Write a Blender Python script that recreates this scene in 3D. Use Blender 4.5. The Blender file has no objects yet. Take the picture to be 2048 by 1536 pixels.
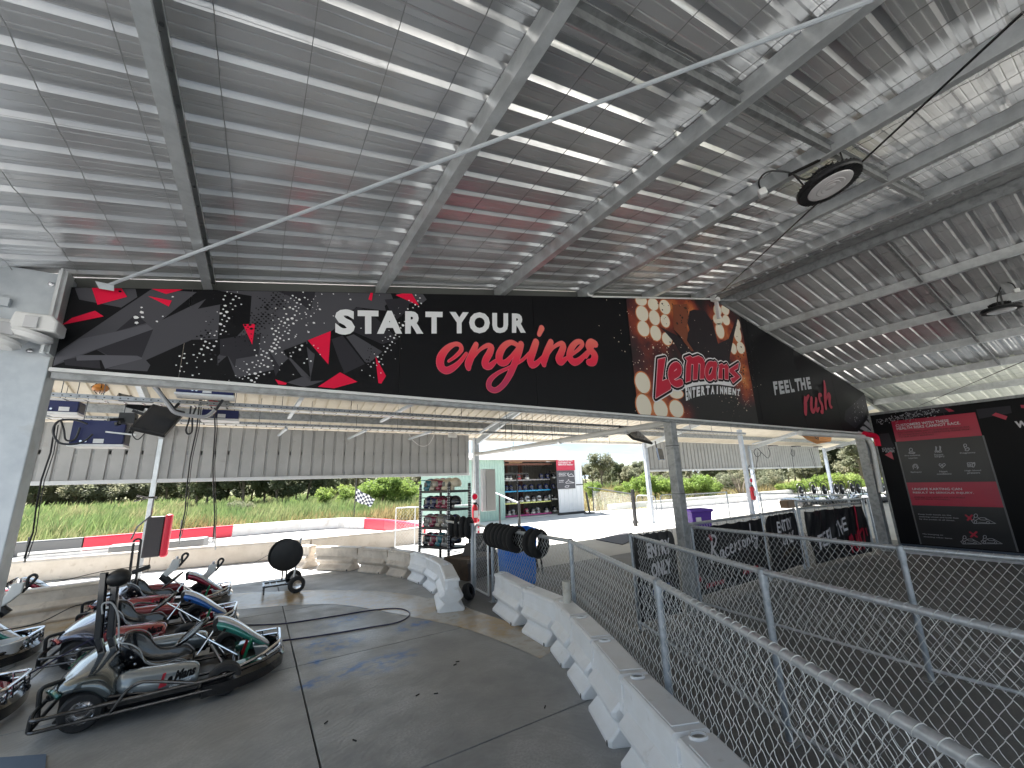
import bpy, math, random
from mathutils import Vector, Matrix
from math import sin, cos, pi, radians as R
random.seed(7)
S = bpy.context.scene
COL = S.collection

# ------------------------------------------------------------------ camera
H = 1.75
FPX = 812.73
PITCH, ROLL, YAW = R(13.412), R(-1.918), R(31.965)
_f = Vector((sin(YAW)*cos(PITCH), cos(YAW)*cos(PITCH), sin(PITCH)))
_r0 = Vector((cos(YAW), -sin(YAW), 0)); _u0 = _r0.cross(_f)
_r = _r0*cos(ROLL)+_u0*sin(ROLL); _u = -_r0*sin(ROLL)+_u0*cos(ROLL)
cam = bpy.data.cameras.new('camera'); co = bpy.data.objects.new('camera', cam); COL.objects.link(co)
m = Matrix((( _r.x, _u.x, -_f.x, 0), (_r.y, _u.y, -_f.y, 0), (_r.z, _u.z, -_f.z, H), (0, 0, 0, 1)))
co.matrix_world = m
cam.sensor_width = 36; cam.lens = 36*FPX/2048; cam.clip_end = 6000; cam.clip_start = 0.05
S.camera = co

# ------------------------------------------------------------------ sky and sun
SUN_EL, SUN_AZ = R(57), R(352)          # azimuth measured from +Y towards +X
W = bpy.data.worlds.new('World'); S.world = W; W.use_nodes = True
wn = W.node_tree.nodes; wl = W.node_tree.links; wn.clear()
out = wn.new('ShaderNodeOutputWorld'); bg = wn.new('ShaderNodeBackground')
sky = wn.new('ShaderNodeTexSky'); sky.sky_type = 'NISHITA'; sky.sun_disc = False
sky.sun_elevation = SUN_EL; sky.sun_rotation = SUN_AZ
sky.air_density = 1.0; sky.dust_density = 0.8; sky.ozone_density = 1.2
tc = wn.new('ShaderNodeTexCoord'); mp = wn.new('ShaderNodeMapping'); mp.inputs['Scale'].default_value = (1.2, 1.2, 5.5)
nz = wn.new('ShaderNodeTexNoise'); nz.inputs['Scale'].default_value = 2.6; nz.inputs['Detail'].default_value = 7; nz.inputs['Roughness'].default_value = .58
cr = wn.new('ShaderNodeValToRGB'); cr.color_ramp.elements[0].position = .30; cr.color_ramp.elements[1].position = .52
mx = wn.new('ShaderNodeMix'); mx.data_type = 'RGBA'
nz2 = wn.new('ShaderNodeTexNoise'); nz2.inputs['Scale'].default_value = 5; nz2.inputs['Detail'].default_value = 5
cc = wn.new('ShaderNodeMix'); cc.data_type = 'RGBA'
cc.inputs['A'].default_value = (1.7, 2.7, 3.7, 1); cc.inputs['B'].default_value = (4.0, 4.3, 4.6, 1)
wl.new(tc.outputs['Generated'], mp.inputs['Vector']); wl.new(mp.outputs[0], nz.inputs['Vector']); wl.new(mp.outputs[0], nz2.inputs['Vector'])
wl.new(nz.outputs['Fac'], cr.inputs['Fac']); wl.new(nz2.outputs['Fac'], cc.inputs['Factor'])
wl.new(cr.outputs['Color'], mx.inputs['Factor']); wl.new(sky.outputs[0], mx.inputs['A']); wl.new(cc.outputs['Result'], mx.inputs['B'])
wl.new(mx.outputs['Result'], bg.inputs['Color']); bg.inputs['Strength'].default_value = 0.058
wl.new(bg.outputs[0], out.inputs[0])
sl = bpy.data.lights.new('sun', 'SUN'); sl.energy = 5.0; sl.angle = R(.53); sl.color = (1, .96, .9)
so = bpy.data.objects.new('sun', sl); COL.objects.link(so)
sd = Vector((sin(SUN_AZ)*cos(SUN_EL), cos(SUN_AZ)*cos(SUN_EL), sin(SUN_EL)))
so.rotation_euler = sd.to_track_quat('Z', 'Y').to_euler(); so.location = (0, 0, 30)
S.view_settings.view_transform = 'Standard'; S.view_settings.look = 'None'
S.view_settings.gamma = 1; S.view_settings.use_curve_mapping = False
S.view_settings.exposure = 2.42
S.cycles.max_bounces = 10; S.cycles.diffuse_bounces = 5; S.cycles.glossy_bounces = 4
S.cycles.use_denoising = True
S.cycles.caustics_reflective = False; S.cycles.caustics_refractive = False

# ------------------------------------------------------------------ points seen in the photograph (2048 px wide)
def ray(x, y): return _f + _r*((x-1024)/FPX) - _u*((y-768)/FPX)
def G(x, y, z=0.0):
    d = ray(x, y); t = (z-H)/d.z; return Vector((d.x*t, d.y*t, z))
def PY(x, y, Y):
    d = ray(x, y); t = Y/d.y; return Vector((d.x*t, Y, H+d.z*t))
def PX(x, y, X):
    d = ray(x, y); t = X/d.x; return Vector((X, d.y*t, H+d.z*t))

# ------------------------------------------------------------------ materials
MATS = {}
def mat(name, col, rough=.6, metal=0., noise=None, bump=None, var=.0, spec=None, coat=0., trans=0., emit=None, alpha=None, dirt=None):
    """noise=(scale, colour2, lo, hi) mixes a second colour; bump=(scale, strength); var = fine value variation; dirt=(scale, colour, lo, hi)."""
    if name in MATS: return MATS[name]
    M = bpy.data.materials.new(name); M.use_nodes = True; MATS[name] = M
    n = M.node_tree.nodes; l = M.node_tree.links; b = n['Principled BSDF']
    c = (*col, 1)
    b.inputs['Base Color'].default_value = c; b.inputs['Roughness'].default_value = rough; b.inputs['Metallic'].default_value = metal
    if spec is not None: b.inputs['Specular IOR Level'].default_value = spec
    b.inputs['Coat Weight'].default_value = coat; b.inputs['Coat Roughness'].default_value = .06
    b.inputs['Transmission Weight'].default_value = trans
    if emit: b.inputs['Emission Color'].default_value = (*emit[0], 1); b.inputs['Emission Strength'].default_value = emit[1]
    if alpha is not None: b.inputs['Alpha'].default_value = alpha
    last = None
    tcn = n.new('ShaderNodeTexCoord'); g = n.new('ShaderNodeNewGeometry')
    def layer(prev, scale, c2, lo, hi, detail=5, dist=.0):
        t = n.new('ShaderNodeTexNoise'); t.inputs['Scale'].default_value = scale; t.inputs['Detail'].default_value = detail; t.inputs['Roughness'].default_value = .6
        t.inputs['Distortion'].default_value = dist
        l.new(g.outputs['Position'], t.inputs['Vector'])
        r = n.new('ShaderNodeMapRange'); r.inputs['From Min'].default_value = lo; r.inputs['From Max'].default_value = hi
        l.new(t.outputs['Fac'], r.inputs['Value'])
        x = n.new('ShaderNodeMix'); x.data_type = 'RGBA'; x.inputs['B'].default_value = (*c2, 1)
        if prev is None: x.inputs['A'].default_value = c
        else: l.new(prev, x.inputs['A'])
        l.new(r.outputs[0], x.inputs['Factor'])
        return x.outputs['Result']
    if noise: last = layer(last, noise[0], noise[1], noise[2], noise[3])
    if dirt: last = layer(last, dirt[0], dirt[1], dirt[2], dirt[3], 8, .4)
    if var: last = layer(last, 60, tuple(min(1, k*(1-var)) for k in col), .35, .7)
    if last is not None: l.new(last, b.inputs['Base Color'])
    if bump:
        t = n.new('ShaderNodeTexNoise'); t.inputs['Scale'].default_value = bump[0]; t.inputs['Detail'].default_value = 6
        l.new(g.outputs['Position'], t.inputs['Vector'])
        bn = n.new('ShaderNodeBump'); bn.inputs['Strength'].default_value = bump[1]; bn.inputs['Distance'].default_value = .01
        l.new(t.outputs['Fac'], bn.inputs['Height']); l.new(bn.outputs[0], b.inputs['Normal'])
        M['has_bump'] = 1
    return M

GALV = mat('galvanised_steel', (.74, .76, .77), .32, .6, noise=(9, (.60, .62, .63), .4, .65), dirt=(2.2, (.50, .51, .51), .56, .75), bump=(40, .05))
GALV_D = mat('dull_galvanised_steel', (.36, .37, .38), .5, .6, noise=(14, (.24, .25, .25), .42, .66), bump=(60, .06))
GALV_L = mat('pale_galvanised_post', (.56, .60, .64), .5, .35, noise=(7, (.44, .48, .53), .35, .7), dirt=(3, (.36, .36, .35), .6, .8), bump=(25, .08))
RAIL = mat('fence_rail_galvanised', (.60, .63, .67), .32, .5, noise=(30, (.46, .49, .52), .4, .7), bump=(90, .05))
WIRE = mat('fence_wire_galvanised', (.68, .70, .71), .38, .3, noise=(20, (.52, .54, .54), .4, .7))
ROOFM = mat('foil_faced_roof_sheet', (.93, .93, .94), .24, .62, noise=(3.2, (.84, .84, .85), .35, .7), dirt=(1.1, (.74, .74, .73), .55, .8), bump=(7, .12))
CREAM = mat('cream_roof_sheet', (.66, .60, .50), .5, 0, noise=(3, (.58, .52, .42), .4, .7))
CLAD = mat('grey_wall_sheet', (.42, .42, .42), .5, .1, noise=(2, (.36, .36, .36), .4, .7), dirt=(5, (.3, .29, .27), .6, .8))
WHITE = mat('white_painted_steel', (.78, .78, .78), .45, 0, noise=(6, (.66, .66, .66), .45, .75))
BLACK = mat('black_plastic', (.012, .012, .013), .42, 0, bump=(60, .05))
BLACKG = mat('black_gloss', (.008, .008, .01), .12, 0, coat=.5)
RUBBER = mat('tyre_rubber', (.018, .018, .02), .75, 0, noise=(30, (.03, .03, .032), .4, .7), bump=(80, .1))
STEELB = mat('bare_steel_bar', (.13, .128, .13), .26, .9, noise=(18, (.07, .068, .068), .4, .7))
CHROME = mat('chrome', (.7, .7, .72), .15, 1.)
BLUEBOX = mat('charger_blue', (.006, .012, .085), .45)
FLATW = mat('printed_white', (.80, .80, .82), .6)
PRED = mat('printed_red', (.78, .008, .055), .55, spec=.2)
PBLACK = mat('printed_black', (.004, .004, .0055), .5, 0, spec=.18)
PG1 = mat('printed_dark_grey', (.028, .027, .034), .5, spec=.2)
PG2 = mat('printed_mid_grey', (.072, .071, .083), .5, spec=.2)
PG3 = mat('printed_light_grey', (.105, .104, .122), .5, spec=.2)

# ------------------------------------------------------------------ mesh builder
class MB:
    def __init__(s): s.v = []; s.f = []; s.mi = []; s.cur = 0
    def add(s, vs, fs):
        o = len(s.v); s.v += [tuple(p) for p in vs]
        for f in fs: s.f.append(tuple(i+o for i in f)); s.mi.append(s.cur)
    def box(s, x0, x1, y0, y1, z0, z1, M=None):
        vs = [Vector((x, y, z)) for x in (x0, x1) for y in (y0, y1) for z in (z0, z1)]
        if M: vs = [M @ v for v in vs]
        s.add(vs, [(0, 1, 3, 2), (4, 6, 7, 5), (0, 4, 5, 1), (2, 3, 7, 6), (0, 2, 6, 4), (1, 5, 7, 3)]); return s
    def hexa(s, p):   # 8 points: bottom ring then top ring
        s.add(p, [(3, 2, 1, 0), (4, 5, 6, 7), (0, 1, 5, 4), (1, 2, 6, 5), (2, 3, 7, 6), (3, 0, 4, 7)]); return s
    def bar(s, a, b, w, h=None, up=Vector((0, 0, 1))):
        a = Vector(a); b = Vector(b); h = h or w; d = (b-a).normalized()
        x = d.cross(up)
        if x.length < 1e-4: x = d.cross(Vector((0, 1, 0)))
        x.normalize(); y = x.cross(d)
        ring = lambda c: [c-x*w/2-y*h/2, c+x*w/2-y*h/2, c+x*w/2+y*h/2, c-x*w/2+y*h/2]
        s.hexa(ring(a)+ring(b)); return s
    def tube(s, pts, r, n=8, closed=False, caps=True):
        pts = [Vector(p) for p in pts]; N = len(pts); rr = r if isinstance(r, (list, tuple)) else [r]*N
        vs = []; prev = None
        for i, p in enumerate(pts):
            if closed: t = (pts[(i+1) % N]-pts[i-1])
            else: t = (pts[min(i+1, N-1)]-pts[max(i-1, 0)])
            t.normalize()
            if prev is None:
                x = t.orthogonal().normalized()
            else:
                x = prev - t*prev.dot(t)
                x = x.normalized() if x.length > 1e-6 else t.orthogonal().normalized()
            prev = x; y = t.cross(x)
            for k in range(n):
                a = 2*pi*k/n; vs.append(p+(x*cos(a)+y*sin(a))*rr[i])
        fs = []
        for i in range(N if closed else N-1):
            for k in range(n):
                a, b = i*n+k, i*n+(k+1) % n; c, d = ((i+1) % N)*n+(k+1) % n, ((i+1) % N)*n+k
                fs.append((a, b, c, d))
        if caps and not closed: fs.append(tuple(reversed(range(n)))); fs.append(tuple(range((N-1)*n, N*n)))
        s.add(vs, fs); return s
    def lathe(s, prof, n=24, M=None, caps=True):   # prof: (r, z)
        vs = []; M = M or Matrix.Identity(4)
        for r, z in prof:
            for k in range(n): a = 2*pi*k/n; vs.append(M @ Vector((r*cos(a), r*sin(a), z)))
        fs = []
        for i in range(len(prof)-1):
            for k in range(n): fs.append((i*n+k, i*n+(k+1) % n, (i+1)*n+(k+1) % n, (i+1)*n+k))
        if caps: fs.append(tuple(reversed(range(n)))); fs.append(tuple(range((len(prof)-1)*n, len(prof)*n)))
        s.add(vs, fs); return s
    def loft(s, rings, closed=True, caps=True):
        n = len(rings[0]); vs = [p for r in rings for p in r]; fs = []
        for i in range(len(rings)-1):
            for k in range(n if closed else n-1): fs.append((i*n+k, i*n+(k+1) % n, (i+1)*n+(k+1) % n, (i+1)*n+k))
        if caps and closed: fs.append(tuple(reversed(range(n)))); fs.append(tuple(range((len(rings)-1)*n, len(rings)*n)))
        s.add(vs, fs); return s
    def prism(s, poly, ax, t0, t1):   # poly of 2D points, extruded along axis 'x','y','z'
        def P(a, b, t): return {'x': (t, a, b), 'y': (a, t, b), 'z': (a, b, t)}[ax]
        n = len(poly); vs = [P(a, b, t0) for a, b in poly]+[P(a, b, t1) for a, b in poly]
        fs = [tuple(range(n)), tuple(reversed(range(n, 2*n)))]+[(i, (i+1) % n, n+(i+1) % n, n+i) for i in range(n)]
        s.add(vs, fs); return s
    def sphere(s, c, r, n=12, m=8, sc=(1, 1, 1)):
        c = Vector(c); vs = []; fs = []
        for i in range(m+1):
            th = pi*i/m
            for k in range(n): a = 2*pi*k/n; vs.append(c+Vector((r*sc[0]*sin(th)*cos(a), r*sc[1]*sin(th)*sin(a), r*sc[2]*cos(th))))
        for i in range(m):
            for k in range(n): fs.append((i*n+k, (i+1)*n+k, (i+1)*n+(k+1) % n, i*n+(k+1) % n))
        s.add(vs, fs); return s
    def build(s, name, m, parent=None, world=False, smooth=False, bevel=0, sub=0, weld=False, angle=35, norm=True):
        me = bpy.data.meshes.new(name); me.from_pydata(s.v, [], s.f)
        ms = m if isinstance(m, (list, tuple)) else [m]
        for k in ms: me.materials.append(k)
        if len(ms) > 1: me.polygons.foreach_set('material_index', s.mi)
        if norm and len(s.f) < 60000:
            import bmesh
            b = bmesh.new(); b.from_mesh(me)
            if weld: bmesh.ops.remove_doubles(b, verts=b.verts, dist=1e-5)
            bmesh.ops.recalc_face_normals(b, faces=b.faces); b.to_mesh(me); b.free()
        if smooth:
            me.shade_smooth()
            if angle < 180:
                try: me.set_sharp_from_angle(angle=R(angle))
                except Exception: pass
        o = bpy.data.objects.new(name, me); COL.objects.link(o)
        if parent is not None:
            o.parent = parent
            if world: 
                p = parent; M = p.matrix_basis.copy()
                while p.parent: p = p.parent; M = p.matrix_basis @ M
                o.matrix_parent_inverse = M.inverted()
        if bevel:
            k = o.modifiers.new('bevel', 'BEVEL'); k.width = bevel; k.segments = 2; k.limit_method = 'ANGLE'; k.angle_limit = R(40)
        if sub:
            k = o.modifiers.new('subsurf', 'SUBSURF'); k.levels = k.render_levels = sub
        return o

def tag(o, label=None, cat=None, group=None, kind=None):
    if label: o['label'] = label
    if cat: o['category'] = cat
    if group: o['group'] = group
    if kind: o['kind'] = kind
    return o
def thing(name, label, cat, loc=(0, 0, 0), rz=0, group=None, kind=None):
    o = bpy.data.objects.new(name, None); COL.objects.link(o); o.location = loc; o.rotation_euler = (0, 0, rz)
    o.empty_display_size = .1
    return tag(o, label, cat, group, kind)
def kids(o): return [c for c in ALLKIDS.get(o.name, [])]
def dup(o, parent=None, loc=None, rz=None, label=None, group=None, recolor=None):
    """copy a thing with its parts and sub-parts (mesh data shared)"""
    c = o.copy(); COL.objects.link(c)
    if parent is not None: c.parent = parent
    if loc is not None: c.location = loc
    if rz is not None: c.rotation_euler = (0, 0, rz)
    if label: c['label'] = label
    if group: c['group'] = group
    for ch in list(o.children): dup(ch, c)
    return c
ORD = ['first', 'second', 'third', 'fourth', 'fifth', 'sixth', 'seventh', 'eighth', 'ninth', 'tenth', 'eleventh', 'twelfth', 'thirteenth', 'fourteenth', 'fifteenth']
def V(*a): return Vector(a)
def arc(c, r, a0, a1, n, ax='z'):
    o = []
    for i in range(n+1):
        a = a0+(a1-a0)*i/n; u, v = r*cos(a), r*sin(a)
        o.append(Vector(c)+(V(u, v, 0) if ax == 'z' else V(u, 0, v) if ax == 'y' else V(0, u, v)))
    return o
def smooth_path(pts, n=6):
    pts = [Vector(p) for p in pts]; o = []
    for i in range(len(pts)-1):
        p0 = pts[max(i-1, 0)]; p1 = pts[i]; p2 = pts[i+1]; p3 = pts[min(i+2, len(pts)-1)]
        for k in range(n):
            t = k/n
            o.append(.5*((2*p1)+(p2-p0)*t+(2*p0-5*p1+4*p2-p3)*t*t+(3*p1-p0-3*p2+p3)*t**3))
    o.append(pts[-1]); return o
def fillet(pts, r, n=5):
    pts = [Vector(p) for p in pts]; o = [pts[0]]
    for i in range(1, len(pts)-1):
        a, b, c = pts[i-1], pts[i], pts[i+1]; d1 = (a-b); d2 = (c-b)
        rr = min(r, d1.length*.49, d2.length*.49); s = b+d1.normalized()*rr; e = b+d2.normalized()*rr
        for k in range(n+1):
            t = k/n; o.append((1-t)**2*s+2*t*(1-t)*b+t*t*e)
    o.append(pts[-1]); return o

# ------------------------------------------------------------------ flat print: text and shapes laid on a surface
_tc = {}
def text_geo(txt, bold=.0, shear=0., space=1.):
    key = (txt, bold, shear, space)
    if key in _tc: return _tc[key]
    c = bpy.data.curves.new('t', 'FONT'); c.body = txt; c.offset = bold; c.shear = shear; c.space_character = space; c.resolution_u = 3
    o = bpy.data.objects.new('t', c); COL.objects.link(o)
    bpy.context.view_layer.update()
    me = o.to_mesh(); vs = [tuple(v.co) for v in me.vertices]; fs = [tuple(p.vertices) for p in me.polygons]
    o.to_mesh_clear(); bpy.data.objects.remove(o); bpy.data.curves.remove(c)
    x0 = min(v[0] for v in vs); x1 = max(v[0] for v in vs); y0 = min(v[1] for v in vs); y1 = max(v[1] for v in vs)
    vs = [((v[0]-x0)/(x1-x0), (v[1]-y0)/(y1-y0)) for v in vs]
    _tc[key] = (vs, fs); return vs, fs
def put_text(mb, txt, bl, br, tl, tr=None, bold=.0, shear=0., off=V(0, 0, 0), space=1.):
    """lay text into the box given by its corners (world points)"""
    vs, fs = text_geo(txt, bold, shear, space); bl, br, tl = Vector(bl), Vector(br), Vector(tl)
    tr = Vector(tr) if tr is not None else br+tl-bl
    mb.add([(bl*(1-u)+br*u)*(1-v)+(tl*(1-u)+tr*u)*v+off for u, v in vs], fs)
def stroke(mb, pts, w, off=V(0, 0, 0), nrm=V(0, -1, 0), closed=False, dots=True):
    """flat ribbon with round joints along world points lying in a plane with normal nrm"""
    pts = [Vector(p) for p in pts]; n = len(pts); ww = w if isinstance(w, (list, tuple)) else [w]*n
    rng = range(n if closed else n-1)
    for i in rng:
        a, b = pts[i], pts[(i+1) % n]; d = b-a
        if d.length < 1e-6: continue
        x = d.cross(nrm).normalized(); wa, wb = ww[i]/2, ww[(i+1) % n]/2
        mb.cnt = getattr(mb, 'cnt', 0)+1; o2 = off+nrm*(.000015*mb.cnt); mb.add([a-x*wa+o2, a+x*wa+o2, b+x*wb+o2, b-x*wb+o2], [(0, 1, 2, 3)])
    if dots:
        for i, p in enumerate(pts):
            u = nrm.orthogonal().normalized(); v = nrm.cross(u); r = ww[i]/2
            mb.cnt = getattr(mb, 'cnt', 0)+1; o2 = off+nrm*(.000015*mb.cnt); mb.add([p+(u*cos(a)+v*sin(a))*r+o2 for a in [2*pi*k/8 for k in range(8)]], [tuple(range(8))])
def poly(mb, pts, off=V(0, 0, 0)):
    """flat filled polygon, tessellated so that concave outlines fill well"""
    from mathutils.geometry import tessellate_polygon
    pts = [Vector(p) for p in pts]; t = tessellate_polygon([pts])
    mb.add([p+off for p in pts], [tuple(x) for x in t])
# ================================================================== GROUND
CONC = mat('polished_concrete', (.46, .465, .465), .42, 0, noise=(2.6, (.31, .315, .315), .40, .60), dirt=(.7, (.27, .27, .265), .47, .66), var=.32, bump=(34, .06))
CONC_OUT = mat('sunlit_concrete', (.52, .51, .48), .8, 0, noise=(.6, (.40, .39, .37), .4, .7), var=.08, bump=(30, .1))
QDARK = mat('queue_floor_dark', (.24, .238, .232), .7, 0, noise=(1.2, (.14, .137, .13), .38, .66), var=.3, bump=(120, .35))  # darker floor tone than the concrete slabs, with a coarser bump
SOIL = mat('field_soil', (.16, .15, .08), .95, 0, noise=(.4, (.11, .13, .05), .35, .7), bump=(6, .3))
TRK = mat('track_concrete', (.50, .49, .47), .8, 0, noise=(.35, (.42, .41, .40), .4, .7), dirt=(1.4, (.33, .32, .31), .62, .8), bump=(20, .1))
# brushed arcs left by the trowel: add a distorted wave to the slab bump
def trowel(M):
    n = M.node_tree.nodes; l = M.node_tree.links; g = n.new('ShaderNodeNewGeometry')
    w = n.new('ShaderNodeTexWave'); w.wave_type = 'RINGS'; w.rings_direction = 'Z'; w.inputs['Scale'].default_value = 5; w.inputs['Distortion'].default_value = 16
    w.inputs['Detail'].default_value = 3; w.inputs['Detail Scale'].default_value = .8
    mp_ = n.new('ShaderNodeMapping'); mp_.inputs['Location'].default_value = (-1.3, -2.2, 0)
    l.new(g.outputs['Position'], mp_.inputs['Vector']); l.new(mp_.outputs[0], w.inputs['Vector'])
    bp = n.new('ShaderNodeBump'); bp.inputs['Strength'].default_value = .11; bp.inputs['Distance'].default_value = .01
    b = n['Principled BSDF']; old = b.inputs['Normal'].links[0].from_socket
    l.new(w.outputs['Fac'], bp.inputs['Height']); l.new(old, bp.inputs['Normal']); l.new(bp.outputs[0], b.inputs['Normal'])
    # worn blue paint scuffs and the ochre sealed arc keep their own shapes
    tn = n.new('ShaderNodeTexNoise'); tn.inputs['Scale'].default_value = 9; tn.inputs['Detail'].default_value = 6
    l.new(g.outputs['Position'], tn.inputs['Vector'])
    col = b.inputs['Base Color'].links[0].from_socket
    spots = [(G(675, 1290), .26, .14), (G(640, 1285), .2, .1), (G(775, 1322), .28, .15), (G(702, 1340), .24, .10), (G(632, 1325), .1, .07), (G(625, 1365), .14, .08), (G(830, 1250), .26, .12), (G(690, 1240), .3, .12)]
    acc = None
    for p, ra, rb in spots:
        mm = n.new('ShaderNodeMapping'); mm.vector_type = 'TEXTURE'; mm.inputs['Location'].default_value = (p.x, p.y, 0); mm.inputs['Rotation'].default_value = (0, 0, .35); mm.inputs['Scale'].default_value = (ra*1.5, rb*1.9, 1)
        l.new(g.outputs['Position'], mm.inputs['Vector'])
        ln = n.new('ShaderNodeVectorMath'); ln.operation = 'LENGTH'; l.new(mm.outputs[0], ln.inputs[0])
        sb = n.new('ShaderNodeMath'); sb.operation = 'SUBTRACT'; sb.inputs[0].default_value = 1.0; sb.use_clamp = True; l.new(ln.outputs['Value'], sb.inputs[1])
        if acc is None: acc = sb.outputs[0]
        else:
            q = n.new('ShaderNodeMath'); q.operation = 'MAXIMUM'; l.new(acc, q.inputs[0]); l.new(sb.outputs[0], q.inputs[1]); acc = q.outputs[0]
    rr = n.new('ShaderNodeMapRange'); rr.inputs['From Min'].default_value = .42; rr.inputs['From Max'].default_value = .72; l.new(tn.outputs['Fac'], rr.inputs['Value'])
    mu = n.new('ShaderNodeMath'); mu.operation = 'MULTIPLY'; l.new(acc, mu.inputs[0]); l.new(rr.outputs[0], mu.inputs[1])
    m2 = n.new('ShaderNodeMath'); m2.operation = 'MULTIPLY'; m2.inputs[1].default_value = 1.7; m2.use_clamp = True; l.new(mu.outputs[0], m2.inputs[0])
    x = n.new('ShaderNodeMix'); x.data_type = 'RGBA'; x.inputs['B'].default_value = (.09, .20, .46, 1); l.new(m2.outputs[0], x.inputs['Factor']); l.new(col, x.inputs['A'])
    l.new(x.outputs['Result'], b.inputs['Base Color'])
    # glossier where feet and tyres polish it
    r2 = n.new('ShaderNodeMapRange'); r2.inputs['To Min'].default_value = .30; r2.inputs['To Max'].default_value = .62; r2.inputs['From Min'].default_value = .35; r2.inputs['From Max'].default_value = .65
    t3 = n.new('ShaderNodeTexNoise'); t3.inputs['Scale'].default_value = 1.3; t3.inputs['Detail'].default_value = 6; l.new(g.outputs['Position'], t3.inputs['Vector'])
    l.new(t3.outputs['Fac'], r2.inputs['Value']); l.new(r2.outputs[0], b.inputs['Roughness'])
trowel(CONC)

b = MB(); b.box(-2500, 2500, -60, 3500, -3.2, -.16); tag(b.build('ground', SOIL), kind='structure')
flo = thing('floor', None, None, kind='structure')
b = MB(); b.box(-9, 14, -9, 12.2, -.15, -.035); b.build('joint_bed', mat('joint_dark', (.02, .02, .02), .9), flo)
XL = [-8.4, -6.17, -3.94, -1.71, .53, 2.79]; YL = [-8.3, -6.05, -3.8, -1.55, .70, 2.95, 5.14, 7.4, 9.65, 12.1]
g_ = .006
for i in range(len(XL)-1):
    for j in range(len(YL)-1):
        b = MB(); b.box(XL[i]+g_, XL[i+1]-g_, YL[j]+g_, YL[j+1]-g_, -.034, 0); b.build('concrete_slab', CONC, flo, bevel=.004)
# right bay: one wider strip under the gate, then the queue area in a darker floor tone
for j in range(4, len(YL)-1):
    if YL[j] >= 7.3:
        b = MB(); b.box(2.79+g_, 5.05-g_, YL[j]+g_, YL[j+1]-g_, -.034, 0); b.build('concrete_slab', CONC, flo, bevel=.004)
for X0, X1, Y0, Y1 in [(5.05, 9.4, 7.4, 9.65), (9.4, 13.8, 7.4, 9.65), (5.05, 9.4, 9.65, 12.1), (9.4, 13.8, 9.65, 12.1), (13.8, 20, 5.2, 12.1), (20, 32, 5.2, 12.1)]:
    b = MB(); b.box(X0+g_, X1-g_, Y0+g_, Y1-g_, -.034, -.001); b.build('concrete_slab', CONC_OUT, flo, bevel=.004)
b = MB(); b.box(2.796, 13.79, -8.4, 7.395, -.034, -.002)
tag(b.build('queue_floor', QDARK), kind='structure')
b = MB(); b.box(13.8, 40, -30, 5.19, -.15, -.003); tag(b.build('side_yard', CONC_OUT), kind='structure')
b = MB(); b.box(-60, 13.79, -40, -8.31, -.15, -.003); tag(b.build('rear_yard', CONC_OUT), kind='structure')
b = MB(); b.box(-60, -8.41, -8.3, 12.2, -.15, -.003); tag(b.build('left_yard', CONC_OUT), kind='structure')
# the race track beyond the bays
b = MB(); b.add([(-60, 12.21, -.01), (60, 12.21, -.01), (60, 17.2, -.01), (34, 17.6, -.01), (19, 16.2, -.01), (9.2, 20.9, -.01), (4, 20.9, -.01), (-60, 20.3, -.01), (-60, 12.21, -.15), (60, 12.21, -.15)], [(0, 1, 2, 3, 4, 5, 6, 7), (0, 8, 9, 1)])
tag(b.build('track', TRK, norm=False), kind='structure')

# ochre sealed arc on the floor with a sky sheen
OCH = mat('ochre_sealer', (.42, .29, .14), .22, 0, noise=(1.1, (.50, .46, .40), .42, .56), dirt=(9, (.36, .31, .24), .5, .75), bump=(30, .05))
far = [(-40, 1232), (150, 1212), (300, 1196), (520, 1185), (640, 1181), (760, 1183), (880, 1200), (960, 1225), (1060, 1262), (1110, 1300)]
near = [(-40, 1300), (150, 1268), (300, 1238), (520, 1216), (640, 1209), (720, 1215), (880, 1246), (960, 1268), (1040, 1300), (1080, 1318)]
fp = smooth_path([G(*p) for p in far], 4); npth = smooth_path([G(*p) for p in near], 4)
b = MB(); b.add([p+V(0, 0, .004) for p in fp]+[p+V(0, 0, .004) for p in npth], [(i, i+1, len(fp)+i+1, len(fp)+i) for i in range(len(fp)-1)])
tag(b.build('painted_arc', OCH, norm=False), kind='structure')

# ================================================================== MAIN SHELTER
def zb(x): return 3.385+.207*x if x < 6.48 else 4.726-.203*(x-6.48)      # underside of purlins
PH = .135                                                                    # purlin height
YB = 3.70
sh = thing('steel_shelter', 'silver gabled steel shelter roof overhead with exposed purlins and ribbed sheets', 'shelter', (-1.5, YB, 0))
def rib_profile(w, y0, cover, pitch, hgt=.024):
    """trapezoid ribs across a sheet of given cover, as (y, dz) going up from the pan"""
    o = []; k = round(cover/pitch)
    for i in range(k):
        c = y0+(i+.5)*pitch
        o += [(c-pitch*.5, 0), (c-.072, 0), (c-.067, .0018), (c-.062, 0), (c-.038, 0), (c-.020, hgt), (c+.020, hgt), (c+.038, 0), (c+.062, 0), (c+.067, .0018), (c+.072, 0)]
    o.append((y0+cover, 0)); return o
def roof_sheet(x0, x1, y0, cover, pitch, zf, m, parent, dz=0, name='roof_sheet', xs=None):
    pr = rib_profile(0, y0, cover, pitch); xs = xs or [x0, x1]; b = MB()
    vs = [(x, y, zf(x)+PH+h+dz) for x in xs for y, h in pr]; n = len(pr)
    fs = [(i*n+k, i*n+k+1, (i+1)*n+k+1, (i+1)*n+k) for i in range(len(xs)-1) for k in range(n-1)]
    b.add(vs, fs); return b.build(name, m, parent, world=True, norm=False)
yy = YB+.34
TRANS = mat('translucent_skylight_sheet', (.60, .62, .56), .5, 0, noise=(2, (.48, .50, .43), .4, .7))
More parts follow.
